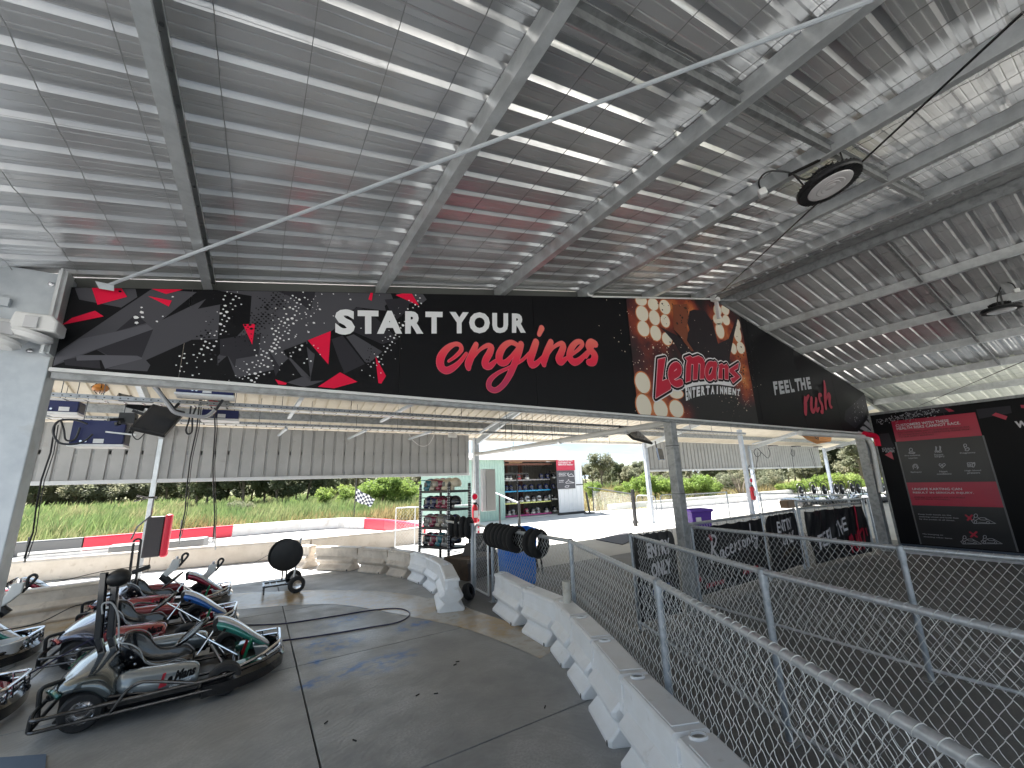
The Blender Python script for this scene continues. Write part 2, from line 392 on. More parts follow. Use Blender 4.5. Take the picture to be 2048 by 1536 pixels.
_n, _l = TRANS.node_tree.nodes, TRANS.node_tree.links; _t = _n.new('ShaderNodeBsdfTranslucent'); _m = _n.new('ShaderNodeMixShader'); _m.inputs[0].default_value = .07; _t.inputs['Color'].default_value = (.5, .52, .46, 1)
_l.new(_n['Principled BSDF'].outputs[0], _m.inputs[1]); _l.new(_t.outputs[0], _m.inputs[2]); _l.new(_m.outputs[0], _n['Material Output'].inputs['Surface'])
k = 0
while yy > -5.2:
    yy -= .76
    roof_sheet(-2.35, 6.47, yy, .768, .192, zb, ROOFM, sh, dz=.001*(k % 2))
    roof_sheet(6.49, 12.03, yy, .768, .192, zb, ROOFM, sh, dz=.001*(k % 2)); roof_sheet(11.97, 16.2, yy, .768, .192, zb, TRANS, sh, dz=-.004+.001*(k % 2), name='skylight_sheet'); k += 1
def cpurlin(x, y0, y1, m=GALV, zoff=0, h=PH, fl=.058, side=1, parent=sh, name='purlin'):
    z = zb(x)+zoff; t = .003; b = MB()
    b.box(x, x+side*t, y0, y1, z, z+h-.004); b.box(x+side*t, x+side*fl, y0, y1, z, z+t); b.box(x+side*t, x+side*fl, y0, y1, z+h-.004-t, z+h-.004)
    b.box(x+side*(fl-t), x+side*fl, y0, y1, z+t, z+.018); b.box(x+side*(fl-t), x+side*fl, y0, y1, z+h-.022, z+h-.004-t)
    return b.build(name, m, parent, world=True)
PXS = [-1.83, -.49, .84, 2.2, 3.51, 4.84, 6.12]
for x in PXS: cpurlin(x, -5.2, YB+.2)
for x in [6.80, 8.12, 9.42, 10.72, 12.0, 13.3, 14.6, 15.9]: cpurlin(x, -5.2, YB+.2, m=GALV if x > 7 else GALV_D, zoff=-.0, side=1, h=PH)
b = MB(); b.box(6.40, 6.56, -7, YB+.2, 4.70, 4.712); b.build('ridge_cap', GALV_D, sh, world=True)
# screw heads along two right hand purlins
b = MB()
for x in (-.49, .84, 10.72, 12.0):
    y = -3
    while y < YB: b.lathe([(.009, 0), (.009, .006)], 6, Matrix.Translation((x+.04, y, zb(x)+PH-.012))); y += .192
tag(b.build('roof_screw', CHROME, sh, world=True), kind='stuff')
# bridging channels between purlins
for y0 in (.92,):
    for a, c in zip(PXS[1:], PXS[2:]):
        b = MB(); b.bar((a+.06, y0, zb(a)+.035), (c-.004, y0, zb(c)+.035), .035, .05); b.bar((a+.06, y0-.02, zb(a)+.062), (c-.004, y0-.02, zb(c)+.062), .05, .004); b.build('bridging', GALV_D, sh, world=True)
    for a, c in zip([6.8, 8.12, 9.42, 10.72], [8.12, 9.42, 10.72, 12.0]):
        b = MB(); b.bar((a+.06, y0+.55, zb(a)+.035), (c-.004, y0+.55, zb(c)+.035), .035, .05); b.build('bridging', GALV_D, sh, world=True)
# safety mesh under the sheets
b = MB(); random.seed(3)
for i in range(-7, 46):
    x = i*.30+.02
    if x > 16 or x < -2.2: continue
    pts = []; y = -3.
    ph = random.random()*6
    while y <= YB+.1:
        sag = .012*sin(y*32.7+ph)+.006*random.uniform(-1, 1); pts.append((x+.01*sin(y*2+ph), y, zb(x)+PH-.018+sag*.5)); y += .096
    b.tube(pts, .0022, 4, caps=False)
y = -2.7
while y < YB:
    b.tube([(x_, y+.01*sin(x_*7), zb(x_)+PH-.014) for x_ in [-2.2+.65*q for q in range(14)]]+[(6.5+.72*q, y, zb(6.5+.72*q)+PH-.014) for q in range(13)], .0011, 3, caps=False); y += .15
tag(b.build('safety_mesh', mat('mesh_wire', (.24, .24, .24), .5, .4), sh, world=True, norm=False), kind='stuff')
# eave gutter on the left and rafters at the sign line
b = MB(); b.box(-2.50, -2.36, -7, 3.9, zb(-2.35)+.02, zb(-2.35)+.17); b.build('eave_gutter', GALV_L, sh, world=True)
b = MB(); b.bar((-1.3, YB+.11, zb(-1.3)-.10), (6.42, YB+.11, zb(6.42)-.10), .1, .18); b.bar((6.54, YB+.11, zb(6.54)-.1), (12.3, YB+.11, zb(12.3)-.1), .1, .18); b.build('rafter', GALV, sh, world=True)
b = MB(); b.bar((-1.3, YB+.16, zb(-1.3)+.066), (6.44, YB+.16, zb(6.44)+.066), .004, .128); b.bar((6.52, YB+.16, zb(6.52)+.066), (16, YB+.16, zb(16)+.066), .004, .128); b.build('infill_strip', mat('dark_infill', (.10, .105, .10), .6), sh, world=True)
# wide left column with gusset plates
b = MB(); b.box(-1.62, -1.215, YB+.02, YB+.16, 0, zb(-1.4)+.12); b.build('column', GALV_L, sh, world=True, bevel=.006)
b = MB(); b.box(-1.235, -1.19, YB-.09, YB+.019, 2.63, 3.20); b.box(-1.215, -1.203, YB-.13, YB+.0, 2.63, 3.20); b.build('cleat_plate', GALV, sh, world=True, bevel=.002)
b = MB()
for q in [(-1.29, 3.13), (-1.31, 2.66), (-1.55, 2.68)]:
    b.lathe([(.016, 0), (.016, .012), (.008, .013), (.008, .03)], 6, Matrix.Translation((q[0], YB+.02, q[1])) @ Matrix.Rotation(R(90), 4, 'X'))
b.build('bolt', CHROME, sh, world=True)
b = MB(); b.prism([(-2.3, 3.15), (-1.44, 2.98), (-1.44, 2.93), (-1.5, 2.93), (-2.3, 3.09)], 'y', YB-.02, YB+.01); b.box(-2.4, -1.63, YB+.02, YB+.12, 2.66, 2.75); b.build('eave_bracket', GALV_L, sh, world=True)
# cross-braces (rods)
def rod(a, b_, r, label, m=STEELB):
    o = MB(); o.tube([a, b_], r, 6)
    t = o.build('brace_rod', m); tag(t, label, 'brace rod', 'roof bracing rods'); return t
ra = PY(212, 572, YB-.06); ra.z = 3.19
rod(PY(212, 572, YB-.06), G(1745, 0, 3.70), .011, 'long pale rod slanting across the silver roof from left column', GALV_L)
rod(G(2046, 25, 3.9), PY(1428, 598, YB-.05), .008, 'thin dark rod running from top right to sign peak', STEELB)
rod(PY(1428, 600, YB-.06), PX(2048, 601, 12.), .005, 'thin horizontal wire rod right of the sign peak', GALV_L)
rod(PY(1830, 815, YB-.3), G(2048, 722, 3.35), .007, 'short rod crossing bright eave above the black wall', STEELB)
b = MB(); b.hexa([PY(190, 562, YB-.02)+V(0, 0, 0), PY(228, 570, YB-.02), PY(228, 582, YB-.02), PY(198, 577, YB-.02)]+[PY(190, 562, YB-.10), PY(228, 570, YB-.10), PY(228, 582, YB-.10), PY(198, 577, YB-.10)])
b.build('rod_bracket', GALV_L, sh, world=True)
# turnbuckle near the top
# ---- white conduit on the column and floodlight/sensor
cd = thing('electrical_conduit', 'grey white plastic conduit bending down the left column', 'conduit', (-1.6, 3.6, 0))
b = MB(); b.tube(fillet([V(-2.3, YB-.06, 3.07), V(-1.56, YB-.06, 2.99), V(-1.60, YB-.06, 0)], .2, 8), .027, 12); b.build('pipe', mat('conduit_pvc', (.55, .56, .57), .4), cd, world=True, smooth=True)
b = MB(); b.tube([V(-1.588, YB-.06, 2.30), V(-1.589, YB-.06, 2.42)], .033, 12); b.tube([V(-1.588, YB-.06, 2.66), V(-1.587, YB-.06, 2.72)], .033, 12); b.build('coupling', mat('conduit_pvc', (.55, .56, .57), .4), cd, world=True, smooth=True)
def sensor(px, py, label, rz=0):
    p = PY(px, py, YB-.16); t = thing('motion_sensor', label, 'sensor', p, rz, 'white sensor heads by the left column')
    b = MB(); b.prism([(-.10, -.05), (-.08, .06), (.08, .06), (.11, .02), (.11, -.05)], 'y', -.06, .09); b.build('housing', WHITE, t, bevel=.012)
    b = MB(); b.prism([(-.03, -.04), (-.03, .035), (.03, .035), (.03, -.04)], 'y', -.075, -.062); b.build('lens_window', mat('sensor_window', (.6, .6, .62), .3), t, bevel=.004)
    b = MB(); b.lathe([(.09, 0), (.095, -.02), (.07, -.045), (.02, -.052)], 20, Matrix.Translation((0, 0, -.055)) @ Matrix.Rotation(R(14), 4, 'Y')); b.build('dome', WHITE, t, smooth=True)
sensor(72, 650, 'white plastic motion sensor on left column beside the sign')
sensor(6, 660, 'half hidden white sensor head at the left picture edge', .5)
# ---- high bay lamps
def highbay(p, label, tilt=0):
    t = thing('high_bay_lamp', label, 'lamp', p, 0, 'round high bay lamps under the roof')
    b = MB(); b.lathe([(.205, 0), (.215, .012), (.215, .035), (.19, .05), (.12, .06), (.09, .075), (.085, .13), (.05, .14)], 40); b.build('housing', BLACK, t, smooth=True)
    b = MB()
    for k in range(40):
        a = 2*pi*k/40; b.box(.155, .208, -.002, .002, -.004, .052, Matrix.Rotation(a, 4, 'Z'))
    for k in range(16):
        a = 2*pi*k/16; b.box(.05, .12, -.003, .003, .05, .12, Matrix.Rotation(a, 4, 'Z'))
    tag(b.build('cooling_fin', BLACK, t), kind='stuff')
    b = MB(); b.lathe([(0.001, -.010), (.03, -.012), (.035, -.009), (.06, -.012), (.065, -.009), (.09, -.012), (.095, -.009), (.12, -.011), (.146, -.006), (.15, -.001)], 40, caps=False); b.build('lens', mat('lamp_lens', (.55, .53, .54), .25, 0, coat=.6), t, smooth=True)
    b = MB(); b.bar((-.13, 0, .05), (-.16, 0, .24), .022, .004); b.bar((.13, 0, .05), (.16, 0, .24), .022, .004); b.bar((-.19, 0, .245), (.19, 0, .245), .03, .01); b.build('yoke', BLACK, t)
    b = MB(); b.tube(smooth_path([V(0, 0, .13), V(-.1, .03, .16), V(-.18, .0, .27), V(-.3, -.03, .34), V(-.40, -.08, .27), V(-.42, -.09, .18)], 5), .007, 6); b.build('lead', BLACK, t, smooth=True)
    b = MB(); b.box(-.03, .03, -.03, .03, -.03, .03, Matrix.Translation((-.42, -.09, .15))); b.build('junction_box', WHITE, t, bevel=.01)
    return t
l1 = highbay(G(1660, 372, 3.87), 'large round black lamp hanging under the silver roof, nearer one'); l1.rotation_euler = (0, R(-12), R(-60))
l2 = highbay(PX(2003, 622, 9.4), 'small round black lamp at the right picture edge under roof'); l2.rotation_euler = (0, 0, R(20))
# ================================================================== THE LONG SIGN
sg = thing('long_sign', 'long black printed sign reading START YOUR engines under the roof edge', 'sign', (3, YB, 2.56))
seams = [-1.195, -.55, 1.06, 2.64, 4.27, 5.85, 7.45, 9.05, 10.65, 12.32]
BZ = 2.562
for a, c in zip(seams, seams[1:]):
    a2, c2 = a+.002, c-.002; top = [(a2, zb(a2)-.012)]
    if a2 < 6.48 < c2: top.append((6.48, zb(6.48)-.012))
    top.append((c2, zb(c2)-.012))
    b = MB(); b.prism([(a2, BZ), *top, (c2, BZ)], 'y', YB, YB+.02); b.build('sign_panel', PBLACK, sg, world=True)
c4 = lambda x, y: (x/4.042, 520+y/4.042)
c5 = lambda x, y: (450+x/4.042, 540+y/4.042)
cl = lambda x, y: (1240+x*.16279, 590+y*.16279)
ce = lambda x, y: (640+x/3.531, 580+y/3.531)
cf = lambda x, y: (1520+x/8.192, 730+y/8.192)
def clipz(p):   # keep the print on the panel
    p = Vector(p); p.x = min(max(p.x, -1.188), 12.31); p.z = min(max(p.z, BZ+.004), zb(p.x)-.016); return p
def BP(q, k=1): p = clipz(PY(q[0], q[1], YB)); p.y = YB-.0012*k; return p
def art(name, m, polys, k, conv):
    for pl in polys:
        b = MB(); poly(b, [BP(conv(*q), k) for q in pl]); b.build(name, m, sg, world=True, norm=False)
# grey facets
art('grey_print', PG2, [
    [(380, 750), (1230, 210), (1590, 260), (1310, 485), (1665, 315), (1600, 395), (1780, 360), (1760, 640), (1550, 645), (1180, 810), (1215, 850), (1190, 900), (860, 880), (1140, 800), (860, 770), (780, 725), (380, 855)],
    [(620, 160), (1110, 160), (1110, 300), (980, 385), (640, 320)],
], 1, c4)
art('grey_print', PG3, [[(380, 770), (640, 640), (940, 580), (1190, 520), (1240, 560), (780, 720), (520, 810), (380, 855)], [(615, 770), (860, 770), (1140, 775), (1150, 800), (850, 880), (820, 810), (620, 815)]], 2, c4)
art('dark_print', PG1, [[(780, 725), (1240, 560), (1145, 790), (1110, 775), (870, 770)], [(935, 580), (1100, 440), (1185, 510)], [(515, 810), (620, 790), (610, 815), (805, 810), (815, 880), (530, 850)]], 3, c4)
art('grey_print', PG2, [
    [(-60, 160), (200, 165), (600, 150), (950, 165), (1120, 180), (1340, 190), (1360, 240), (1290, 290), (1300, 330), (1060, 300), (880, 480), (850, 500), (660, 570), (690, 650), (730, 680), (690, 880), (620, 860), (470, 655), (660, 575), (420, 800), (200, 850), (90, 870), (20, 690), (-60, 760), (-60, 700), (200, 430), (215, 210)],
    [(980, 540), (1040, 520), (1270, 660), (1160, 760), (1130, 740)],
    [(1380, 190), (1600, 180), (1630, 240), (1590, 270), (1480, 270)],
    [(500, 910), (620, 865), (840, 880), (700, 930), (640, 950)],
], 1, c5)
art('dark_print', PG1, [
    [(90, 720), (270, 690), (290, 520), (200, 520), (-40, 560), (-40, 690), (30, 700), (80, 790)],
    [(350, 640), (445, 790), (410, 860)], [(430, 170), (600, 160), (730, 180), (690, 330), (560, 230)], [(1010, 330), (1080, 300), (1170, 340), (1400, 560), (1270, 600), (1040, 500)],
    [(860, 560), (950, 530), (1130, 760), (960, 840)], [(1290, 240), (1500, 220), (1480, 320), (1390, 400), (1330, 330)],
], 2, c5)
art('black_print', PBLACK, [[(470, 650), (655, 580), (690, 870)], [(640, 600), (850, 570), (960, 820), (850, 890), (690, 900), (725, 690)]], 3, c5)
art('grey_print', PG2, [[(665, 640), (725, 680), (690, 880)]], 4, c5)
REDP = [[(750, 200), (990, 205), (1030, 300), (790, 365)], [(585, 470), (770, 412), (840, 458), (460, 520)], [(1230, 212), (1485, 215), (1345, 278)], [(1200, 295), (1390, 330), (1365, 378)]]
art('red_print', PRED, REDP, 5, c4)
art('red_print', PRED, [[(145, 440), (243, 438), (220, 605)], [(668, 570), (855, 495), (835, 765)], [(1215, 700), (1300, 858), (1262, 920), (1238, 915)], [(750, 945), (930, 828), (1070, 905), (880, 958)], [(405, 885), (500, 915), (490, 930), (430, 925)], [(1175, 172), (1196, 172), (1185, 250), (1158, 240)], [(1378, 205), (1430, 178), (1510, 178), (1567, 290)]], 5, c5)
# halftone specks, white and black
random.seed(11)
def specks(pts, m, k, name, s0, s1, sc=1):
    b = MB()
    for x, y, s in pts:
        c = BP((x, y), k); n = random.choice((5, 6, 7)); a0 = random.random()*6
        r = s*random.uniform(s0, s1)
        rr = [(r*random.uniform(.7, 1.2)) for _ in range(n)]
        q = [c+V(rr[i]*cos(a0+2*pi*i/n), 0, rr[i]*.85*sin(a0+2*pi*i/n)) for i in range(n)]
        if min(p.z for p in q) < BZ+.003 or max(p.z-zb(p.x) for p in q) > -.014: continue
        b.add(q, [tuple(range(n))])
    tag(b.build(name, m, sg, world=True, norm=False), kind='stuff')
def band(x0, y0, x1, y1, w, n, step=9):
    """staggered dot grid along a diagonal band of the sign"""
    o = []; L_ = math.hypot(x1-x0, y1-y0); dx, dy = (x1-x0)/L_, (y1-y0)/L_
    gx = -w
    while gx < L_+w:
        gy = -w; r_ = 0
        while gy < w:
            xx = x0+dx*gx-dy*gy; yy_ = y0+dy*gx+dx*gy
            f = math.exp(-(gy/(w*.55))**2)*(1 if 0 <= gx <= L_ else .4)
            if random.random() < f*n: o.append((xx+random.uniform(-1, 1), yy_+random.uniform(-1, 1), .3+.7*f*random.uniform(.5, 1)))
            gy += step
        gx += step
    return o
wb_ = band(610, 585, 500, 770, 44, .85, 7.8)+band(400, 720, 470, 590, 34, .55, 9)+band(640, 620, 590, 720, 60, .35, 10)+band(840, 590, 745, 740, 26, .7, 8)+band(370, 700, 350, 770, 20, .6, 9)+band(700, 600, 720, 720, 60, .12, 12)
wb_ += [(c4(*q)[0], c4(*q)[1], s) for q, s in [((1100, 465), 1.6), ((1148, 427), 1.3), ((1105, 510), 1.1), ((1155, 465), .8), ((1398, 300), 1), ((1147, 387), .6), ((1270, 500), .6), ((1318, 458), .5)]]
specks(wb_, FLATW, 7, 'white_speck', .008, .0145)
specks(band(560, 590, 500, 660, 46, .95, 6.5)+band(420, 660, 400, 690, 26, .6, 6.5)+band(740, 720, 730, 770, 28, .9, 6)+band(300, 560, 230, 590, 8, .3, 9), PBLACK, 6, 'black_speck', .008, .015)
specks(band(430, 740, 460, 600, 60, .25, 9), PG1, 6, 'grey_speck', .006, .012)
# START YOUR
def on_plane(q, k=9): p = PY(q[0], q[1], YB); p.y = YB-.0012*k; return p
WTXT = mat('sign_white_letters', (.78, .79, .82), .55)
b = MB()
for ch, bl, br, tl in [('S', (105, 318), (243, 316), (107, 141)), ('T', (317, 312), (358, 312), None)]: pass
def gl(ch, x0, x1, yb0, yb1, yt0, yt1, bold=.055):
    put_text(b, ch, on_plane(ce(x0, yb0)), on_plane(ce(x1, yb1)), on_plane(ce(x0, yt0)), on_plane(ce(x1, yt1)), bold=bold)
gl('S', 104, 245, 320, 317, 138, 140); gl('T', 264, 411, 312, 312, 146, 149); gl('A', 400, 578, 312, 311, 148, 151); gl('R', 599, 727, 311, 311, 152, 154); gl('T', 742, 863, 310, 309, 155, 157)
gl('Y', 912, 1047, 309, 308, 157, 160); gl('O', 1050, 1196, 309, 308, 157, 162); gl('U', 1213, 1325, 308, 306, 164, 167); gl('R', 1352, 1450, 305, 304, 167, 171)
b.build('lettering', WTXT, sg, world=True, norm=False)
# engines: brush script
ENG = mat('sign_red_script', (.85, .03, .08), .5)
n_ = ENG.node_tree.nodes; l_ = ENG.node_tree.links; g_n = n_.new('ShaderNodeNewGeometry'); sp_ = n_.new('ShaderNodeSeparateXYZ'); l_.new(g_n.outputs['Position'], sp_.inputs[0])
ma_ = n_.new('ShaderNodeMath'); ma_.operation = 'MULTIPLY_ADD'; ma_.inputs[1].default_value = -.12; l_.new(sp_.outputs['X'], ma_.inputs[0]); l_.new(sp_.outputs['Z'], ma_.inputs[2])
rp_ = n_.new('ShaderNodeMapRange'); rp_.inputs['From Min'].default_value = 2.50; rp_.inputs['From Max'].default_value = 3.10; l_.new(ma_.outputs[0], rp_.inputs['Value'])
cr_ = n_.new('ShaderNodeValToRGB'); e_ = cr_.color_ramp.elements; e_[0].color = (.50, .02, .10, 1); e_[1].color = (.86, .20, .15, 1); q_ = cr_.color_ramp.elements.new(.5); q_.color = (.82, .015, .06, 1)
l_.new(rp_.outputs[0], cr_.inputs['Fac']); l_.new(cr_.outputs[0], n_['Principled BSDF'].inputs['Base Color'])
EDGE = mat('sign_red_outline', (.80, .12, .16), .5)
SC = [
    # e
    ([(905, 505), (955, 470), (995, 425), (985, 390), (945, 385), (890, 420), (850, 480), (850, 540), (885, 570), (930, 555), (985, 510), (1030, 450)], [14, 22, 30, 30, 30, 48, 62, 62, 56, 48, 30, 20]),
    # n
    ([(1100, 385), (1078, 440), (1045, 520), (1045, 555)], [34, 50, 56, 36]), ([(1065, 500), (1120, 430), (1175, 395), (1205, 405), (1195, 445), (1165, 500), (1165, 535), (1195, 540), (1240, 500)], [12, 18, 30, 44, 50, 52, 54, 46, 20]),
    # g
    ([(1395, 395), (1345, 372), (1295, 400), (1262, 460), (1268, 510), (1305, 515), (1350, 470), (1400, 405)], [30, 34, 44, 54, 52, 40, 26, 24]), ([(1415, 385), (1400, 440), (1370, 520), (1335, 600), (1290, 670), (1235, 710), (1190, 690), (1195, 640), (1250, 590), (1330, 550), (1420, 500), (1470, 450)], [44, 48, 48, 44, 38, 36, 42, 36, 24, 18, 18, 18]),
    # i
    ([(1520, 370), (1500, 430), (1480, 490), (1490, 530), (1525, 520), (1570, 470)], [46, 52, 54, 50, 34, 16]), ([(1560, 272), (1540, 318)], [40, 28]),
    # n
    ([(1625, 370), (1600, 430), (1575, 500), (1575, 530)], [40, 48, 50, 34]), ([(1590, 480), (1640, 410), (1695, 380), (1712, 400), (1695, 450), (1678, 490), (1695, 512), (1740, 480)], [12, 18, 30, 44, 48, 50, 44, 18]),
    # e
    ([(1755, 470), (1810, 430), (1845, 390), (1835, 368), (1800, 375), (1765, 420), (1755, 475), (1785, 512), (1830, 495), (1880, 440)], [14, 20, 26, 28, 34, 44, 50, 48, 36, 18]),
    # s
    ([(1935, 385), (1905, 372), (1885, 400), (1905, 430), (1932, 465), (1920, 510), (1888, 515)], [46, 44, 42, 44, 50, 50, 40]), ([(1870, 480), (1905, 420), (1925, 380)], [14, 22, 34]),
]
b = MB(); b2 = MB(); PXM = .0
def px2m(q, w): return (PY(q[0]+w/3.531/2, q[1], YB)-PY(q[0]-w/3.531/2, q[1], YB)).length*.80
for pts, ws in SC:
    P_ = smooth_path([on_plane(ce(*q), 9) for q in pts], 7); wl_ = []
    for i, q in enumerate(pts[:-1]):
        for k in range(7): wl_.append(px2m(ce(*q), ws[i]*(1-k/7)+ws[i+1]*k/7))
    wl_.append(px2m(ce(*pts[-1]), ws[-1]))
    stroke(b, P_, wl_, nrm=V(0, -1, 0)); stroke(b2, P_, [w+.012 for w in wl_], off=V(0, .0022, 0))
b2.build('lettering_outline', EDGE, sg, world=True, norm=False); b.build('script_lettering', ENG, sg, world=True, norm=False)

# ---- picture panel: floodlights, glow and sparks behind the logo
GLOW = mat('picture_glow', (.01, .006, .008), .5)
n_ = GLOW.node_tree.nodes; l_ = GLOW.node_tree.links; g_n = n_.new('ShaderNodeNewGeometry')
def blob(px, py, rx, rz_):
    p = PY(px, py, YB); mm = n_.new('ShaderNodeMapping'); mm.vector_type = 'TEXTURE'; mm.inputs['Location'].default_value = (p.x, YB, p.z); mm.inputs['Scale'].default_value = (rx, 1, rz_)
    l_.new(g_n.outputs['Position'], mm.inputs['Vector']); le = n_.new('ShaderNodeVectorMath'); le.operation = 'LENGTH'; l_.new(mm.outputs[0], le.inputs[0])
    s_ = n_.new('ShaderNodeMath'); s_.operation = 'SUBTRACT'; s_.inputs[0].default_value = 1; s_.use_clamp = True; l_.new(le.outputs['Value'], s_.inputs[1]); return s_.outputs[0]
acc = None
for a in [(1300, 650, .75, .75), (1345, 615, .8, .5), (1385, 640, .35, .5), (1440, 655, .62, .75), (1480, 700, .5, .8), (1295, 800, .75, .7), (1345, 830, .7, .4), (1370, 690, .3, .4), (1490, 770, .5, .5)]:
    o_ = blob(*a)
    if acc is None: acc = o_
    else:
        k_ = n_.new('ShaderNodeMath'); k_.operation = 'ADD'; l_.new(acc, k_.inputs[0]); l_.new(o_, k_.inputs[1]); acc = k_.outputs[0]
tx = n_.new('ShaderNodeTexNoise'); tx.inputs['Scale'].default_value = 5; tx.inputs['Detail'].default_value = 6; l_.new(g_n.outputs['Position'], tx.inputs['Vector'])
k_ = n_.new('ShaderNodeMath'); k_.operation = 'MULTIPLY'; l_.new(acc, k_.inputs[0]); l_.new(tx.outputs['Fac'], k_.inputs[1])
cr_ = n_.new('ShaderNodeValToRGB'); e_ = cr_.color_ramp.elements; e_[0].color = (.006, .005, .006, 1); e_[0].position = .05; e_[1].color = (.72, .30, .10, 1); e_[1].position = .75
for po, c_ in [(.18, (.05, .008, .012, 1)), (.33, (.22, .035, .018, 1)), (.5, (.42, .10, .03, 1))]: q_ = e_.new(po); q_.color = c_
l_.new(k_.outputs[0], cr_.inputs['Fac']); l_.new(cr_.outputs[0], n_['Principled BSDF'].inputs['Base Color'])
b = MB(); x0 = 4.29; x1 = 7.6
x1 = PY(1500, 750, YB).x
poly(b, [V(x0, YB-.0012, BZ+.004), V(x1, YB-.0012, BZ+.004), V(x1, YB-.0012, zb(x1)-.016), V(6.48, YB-.0012, zb(6.48)-.016), V(x0, YB-.0012, zb(x0)-.016)]); b.build('picture_print', GLOW, sg, world=True, norm=False)
LAMPS = [(258, 70, 70, 65), (405, 115, 66, 78), (548, 150, 68, 92), (270, 230, 76, 98), (420, 280, 66, 95), (552, 320, 56, 82), (285, 415, 74, 98), (435, 470, 66, 96), (575, 540, 62, 80), (275, 1078, 92, 132), (290, 1365, 94, 150), (495, 1400, 88, 120), (690, 1400, 86, 110), (690, 1215, 84, 60), (1195, 190, 50, 70), (1290, 180, 48, 70), (1200, 300, 60, 70), (1300, 310, 45, 65), (1225, 440, 52, 100), (1440, 480, 46, 105), (1480, 650, 50, 75), (1390, 660, 40, 70), (1450, 360, 22, 60)]
LMPM = mat('printed_lamp_white', (.80, .74, .62), .5); HALO = mat('printed_lamp_rim', (.62, .20, .06), .5)
b = MB(); b2 = MB(); b3 = MB()
for cx, cy, rx, ry in LAMPS:
    def ell(f, k): return [BP(cl(cx+rx*f*cos(a)+ry*.18*sin(a)*f, cy+ry*f*sin(a)), k) for a in [2*pi*i/22 for i in range(22)]]
    b, b2 = MB(), MB(); poly(b2, ell(1.10, 3)); poly(b, ell(.97, 4))
    b2.build('lamp_rim_print', HALO, sg, world=True, norm=False); b.build('lamp_print', LMPM, sg, world=True, norm=False)
art('dark_shape_print', mat('printed_dark_plum', (.010, .005, .009), .5), [
    [(640, 250), (630, 350), (655, 430), (700, 500), (790, 580), (870, 690), (830, 640), (820, 480), (850, 430), (820, 340), (850, 200), (900, 180), (1040, 200), (1130, 330), (1160, 440), (1200, 600), (1330, 540), (1390, 380), (1420, 280), (1450, 260), (1400, 480), (1340, 780), (1360, 840), (760, 760), (690, 640), (640, 560), (560, 470), (480, 390), (500, 400), (530, 410), (490, 320), (560, 390), (575, 380), (520, 270), (600, 370), (620, 310)],
], 6, cl)
art('drape_print', mat('printed_brown', (.20, .055, .025), .5), [[(640, 120), (820, 110), (840, 260), (815, 380), (830, 470), (815, 560), (900, 690), (870, 690), (780, 580), (730, 500), (660, 430), (645, 330), (650, 240)]], 7, cl)
random.seed(5)
specks([(1240+random.gauss(60, 30), 590+random.gauss(110, 22), random.uniform(.3, 1)) for _ in range(60)]+[(1240+random.gauss(235, 18), 590+random.gauss(195, 22), random.uniform(.2, .8)) for _ in range(90)]+[(random.uniform(1262, 1500), random.uniform(600, 840), random.uniform(.2, .7)) for _ in range(80)]+[(random.uniform(1180, 1262), random.uniform(600, 700), .5) for _ in range(12)], mat('printed_spark', (.85, .72, .55), .5), 8, 'spark_print', .008, .02)
specks([(1340+random.gauss(30, 30), 625+random.gauss(0, 22), random.uniform(.4, 1.4)) for _ in range(70)]+[(random.gauss(1490, 14), random.gauss(730, 30), random.uniform(.4, 1.2)) for _ in range(70)], mat('printed_dark_plum', (.010, .005, .009), .5), 8, 'confetti_print', .01, .024)

# ---- logo lettering
LM = {
 'L': [(455, 795), (545, 775), (505, 1060), (618, 1020), (610, 1160), (425, 1270)],
 'M': [(785, 775), (850, 750), (880, 775), (950, 750), (1000, 775), (1030, 830), (1022, 1030), (970, 1035), (975, 850), (950, 840), (935, 1040), (885, 1045), (890, 855), (862, 850), (855, 1055), (795, 1075), (800, 880), (815, 810)],
 'n': [(1200, 865), (1240, 845), (1265, 870), (1300, 850), (1320, 890), (1318, 1040), (1275, 1035), (1275, 900), (1245, 905), (1245, 1035), (1195, 1028), (1205, 900)],
 's': [(1330, 915), (1445, 840), (1435, 905), (1385, 930), (1465, 1010), (1375, 1085), (1345, 1030), (1400, 1010), (1330, 945)],
}
def ring(cx, cy, rx, ry, a0, a1, n=14, rot=.25): return [(cx+rx*cos(a)-ry*rot*sin(a)*0.4, cy+ry*sin(a)+rx*rot*cos(a)*-.2) for a in [a0+(a1-a0)*i/n for i in range(n+1)]]
ePath = [(630, 1000), (700, 960), (718, 900), (685, 865), (630, 900), (605, 980), (625, 1060), (680, 1095), (735, 1075)]
aPath = [(1150, 860), (1090, 855), (1055, 920), (1055, 1000), (1085, 1025), (1125, 990), (1150, 900)]; aPath2 = [(1160, 850), (1145, 940), (1150, 1015)]
LRED = mat('logo_red', (.50, .006, .035), .45)
def cs(pts): return [on_plane(cl(*q)) for q in pts]
def logo(layers):
    for nm, m_, w_, fill, k in layers:
        b = MB()
        for ky, pl in LM.items():
            P_ = [on_plane(cl(*q), k) for q in pl]
            if fill: poly(b, P_)
            if w_ > 0: stroke(b, P_, w_, closed=True)
        for pl, w0 in ((ePath, .115), (aPath, .10), (aPath2, .10)):
            P_ = smooth_path([on_plane(cl(*q), k+.3) for q in pl], 4); stroke(b, P_, w0*.9+w_)
        b.build(nm, m_, sg, world=True, norm=False)
logo([('logo_outline', FLATW, .125, True, 10), ('logo_shadow', PBLACK, .088, True, 12), ('logo_keyline', mat('logo_pink_line', (.75, .45, .50), .5), .022, True, 14), ('logo_letter', LRED, .0, True, 16)])
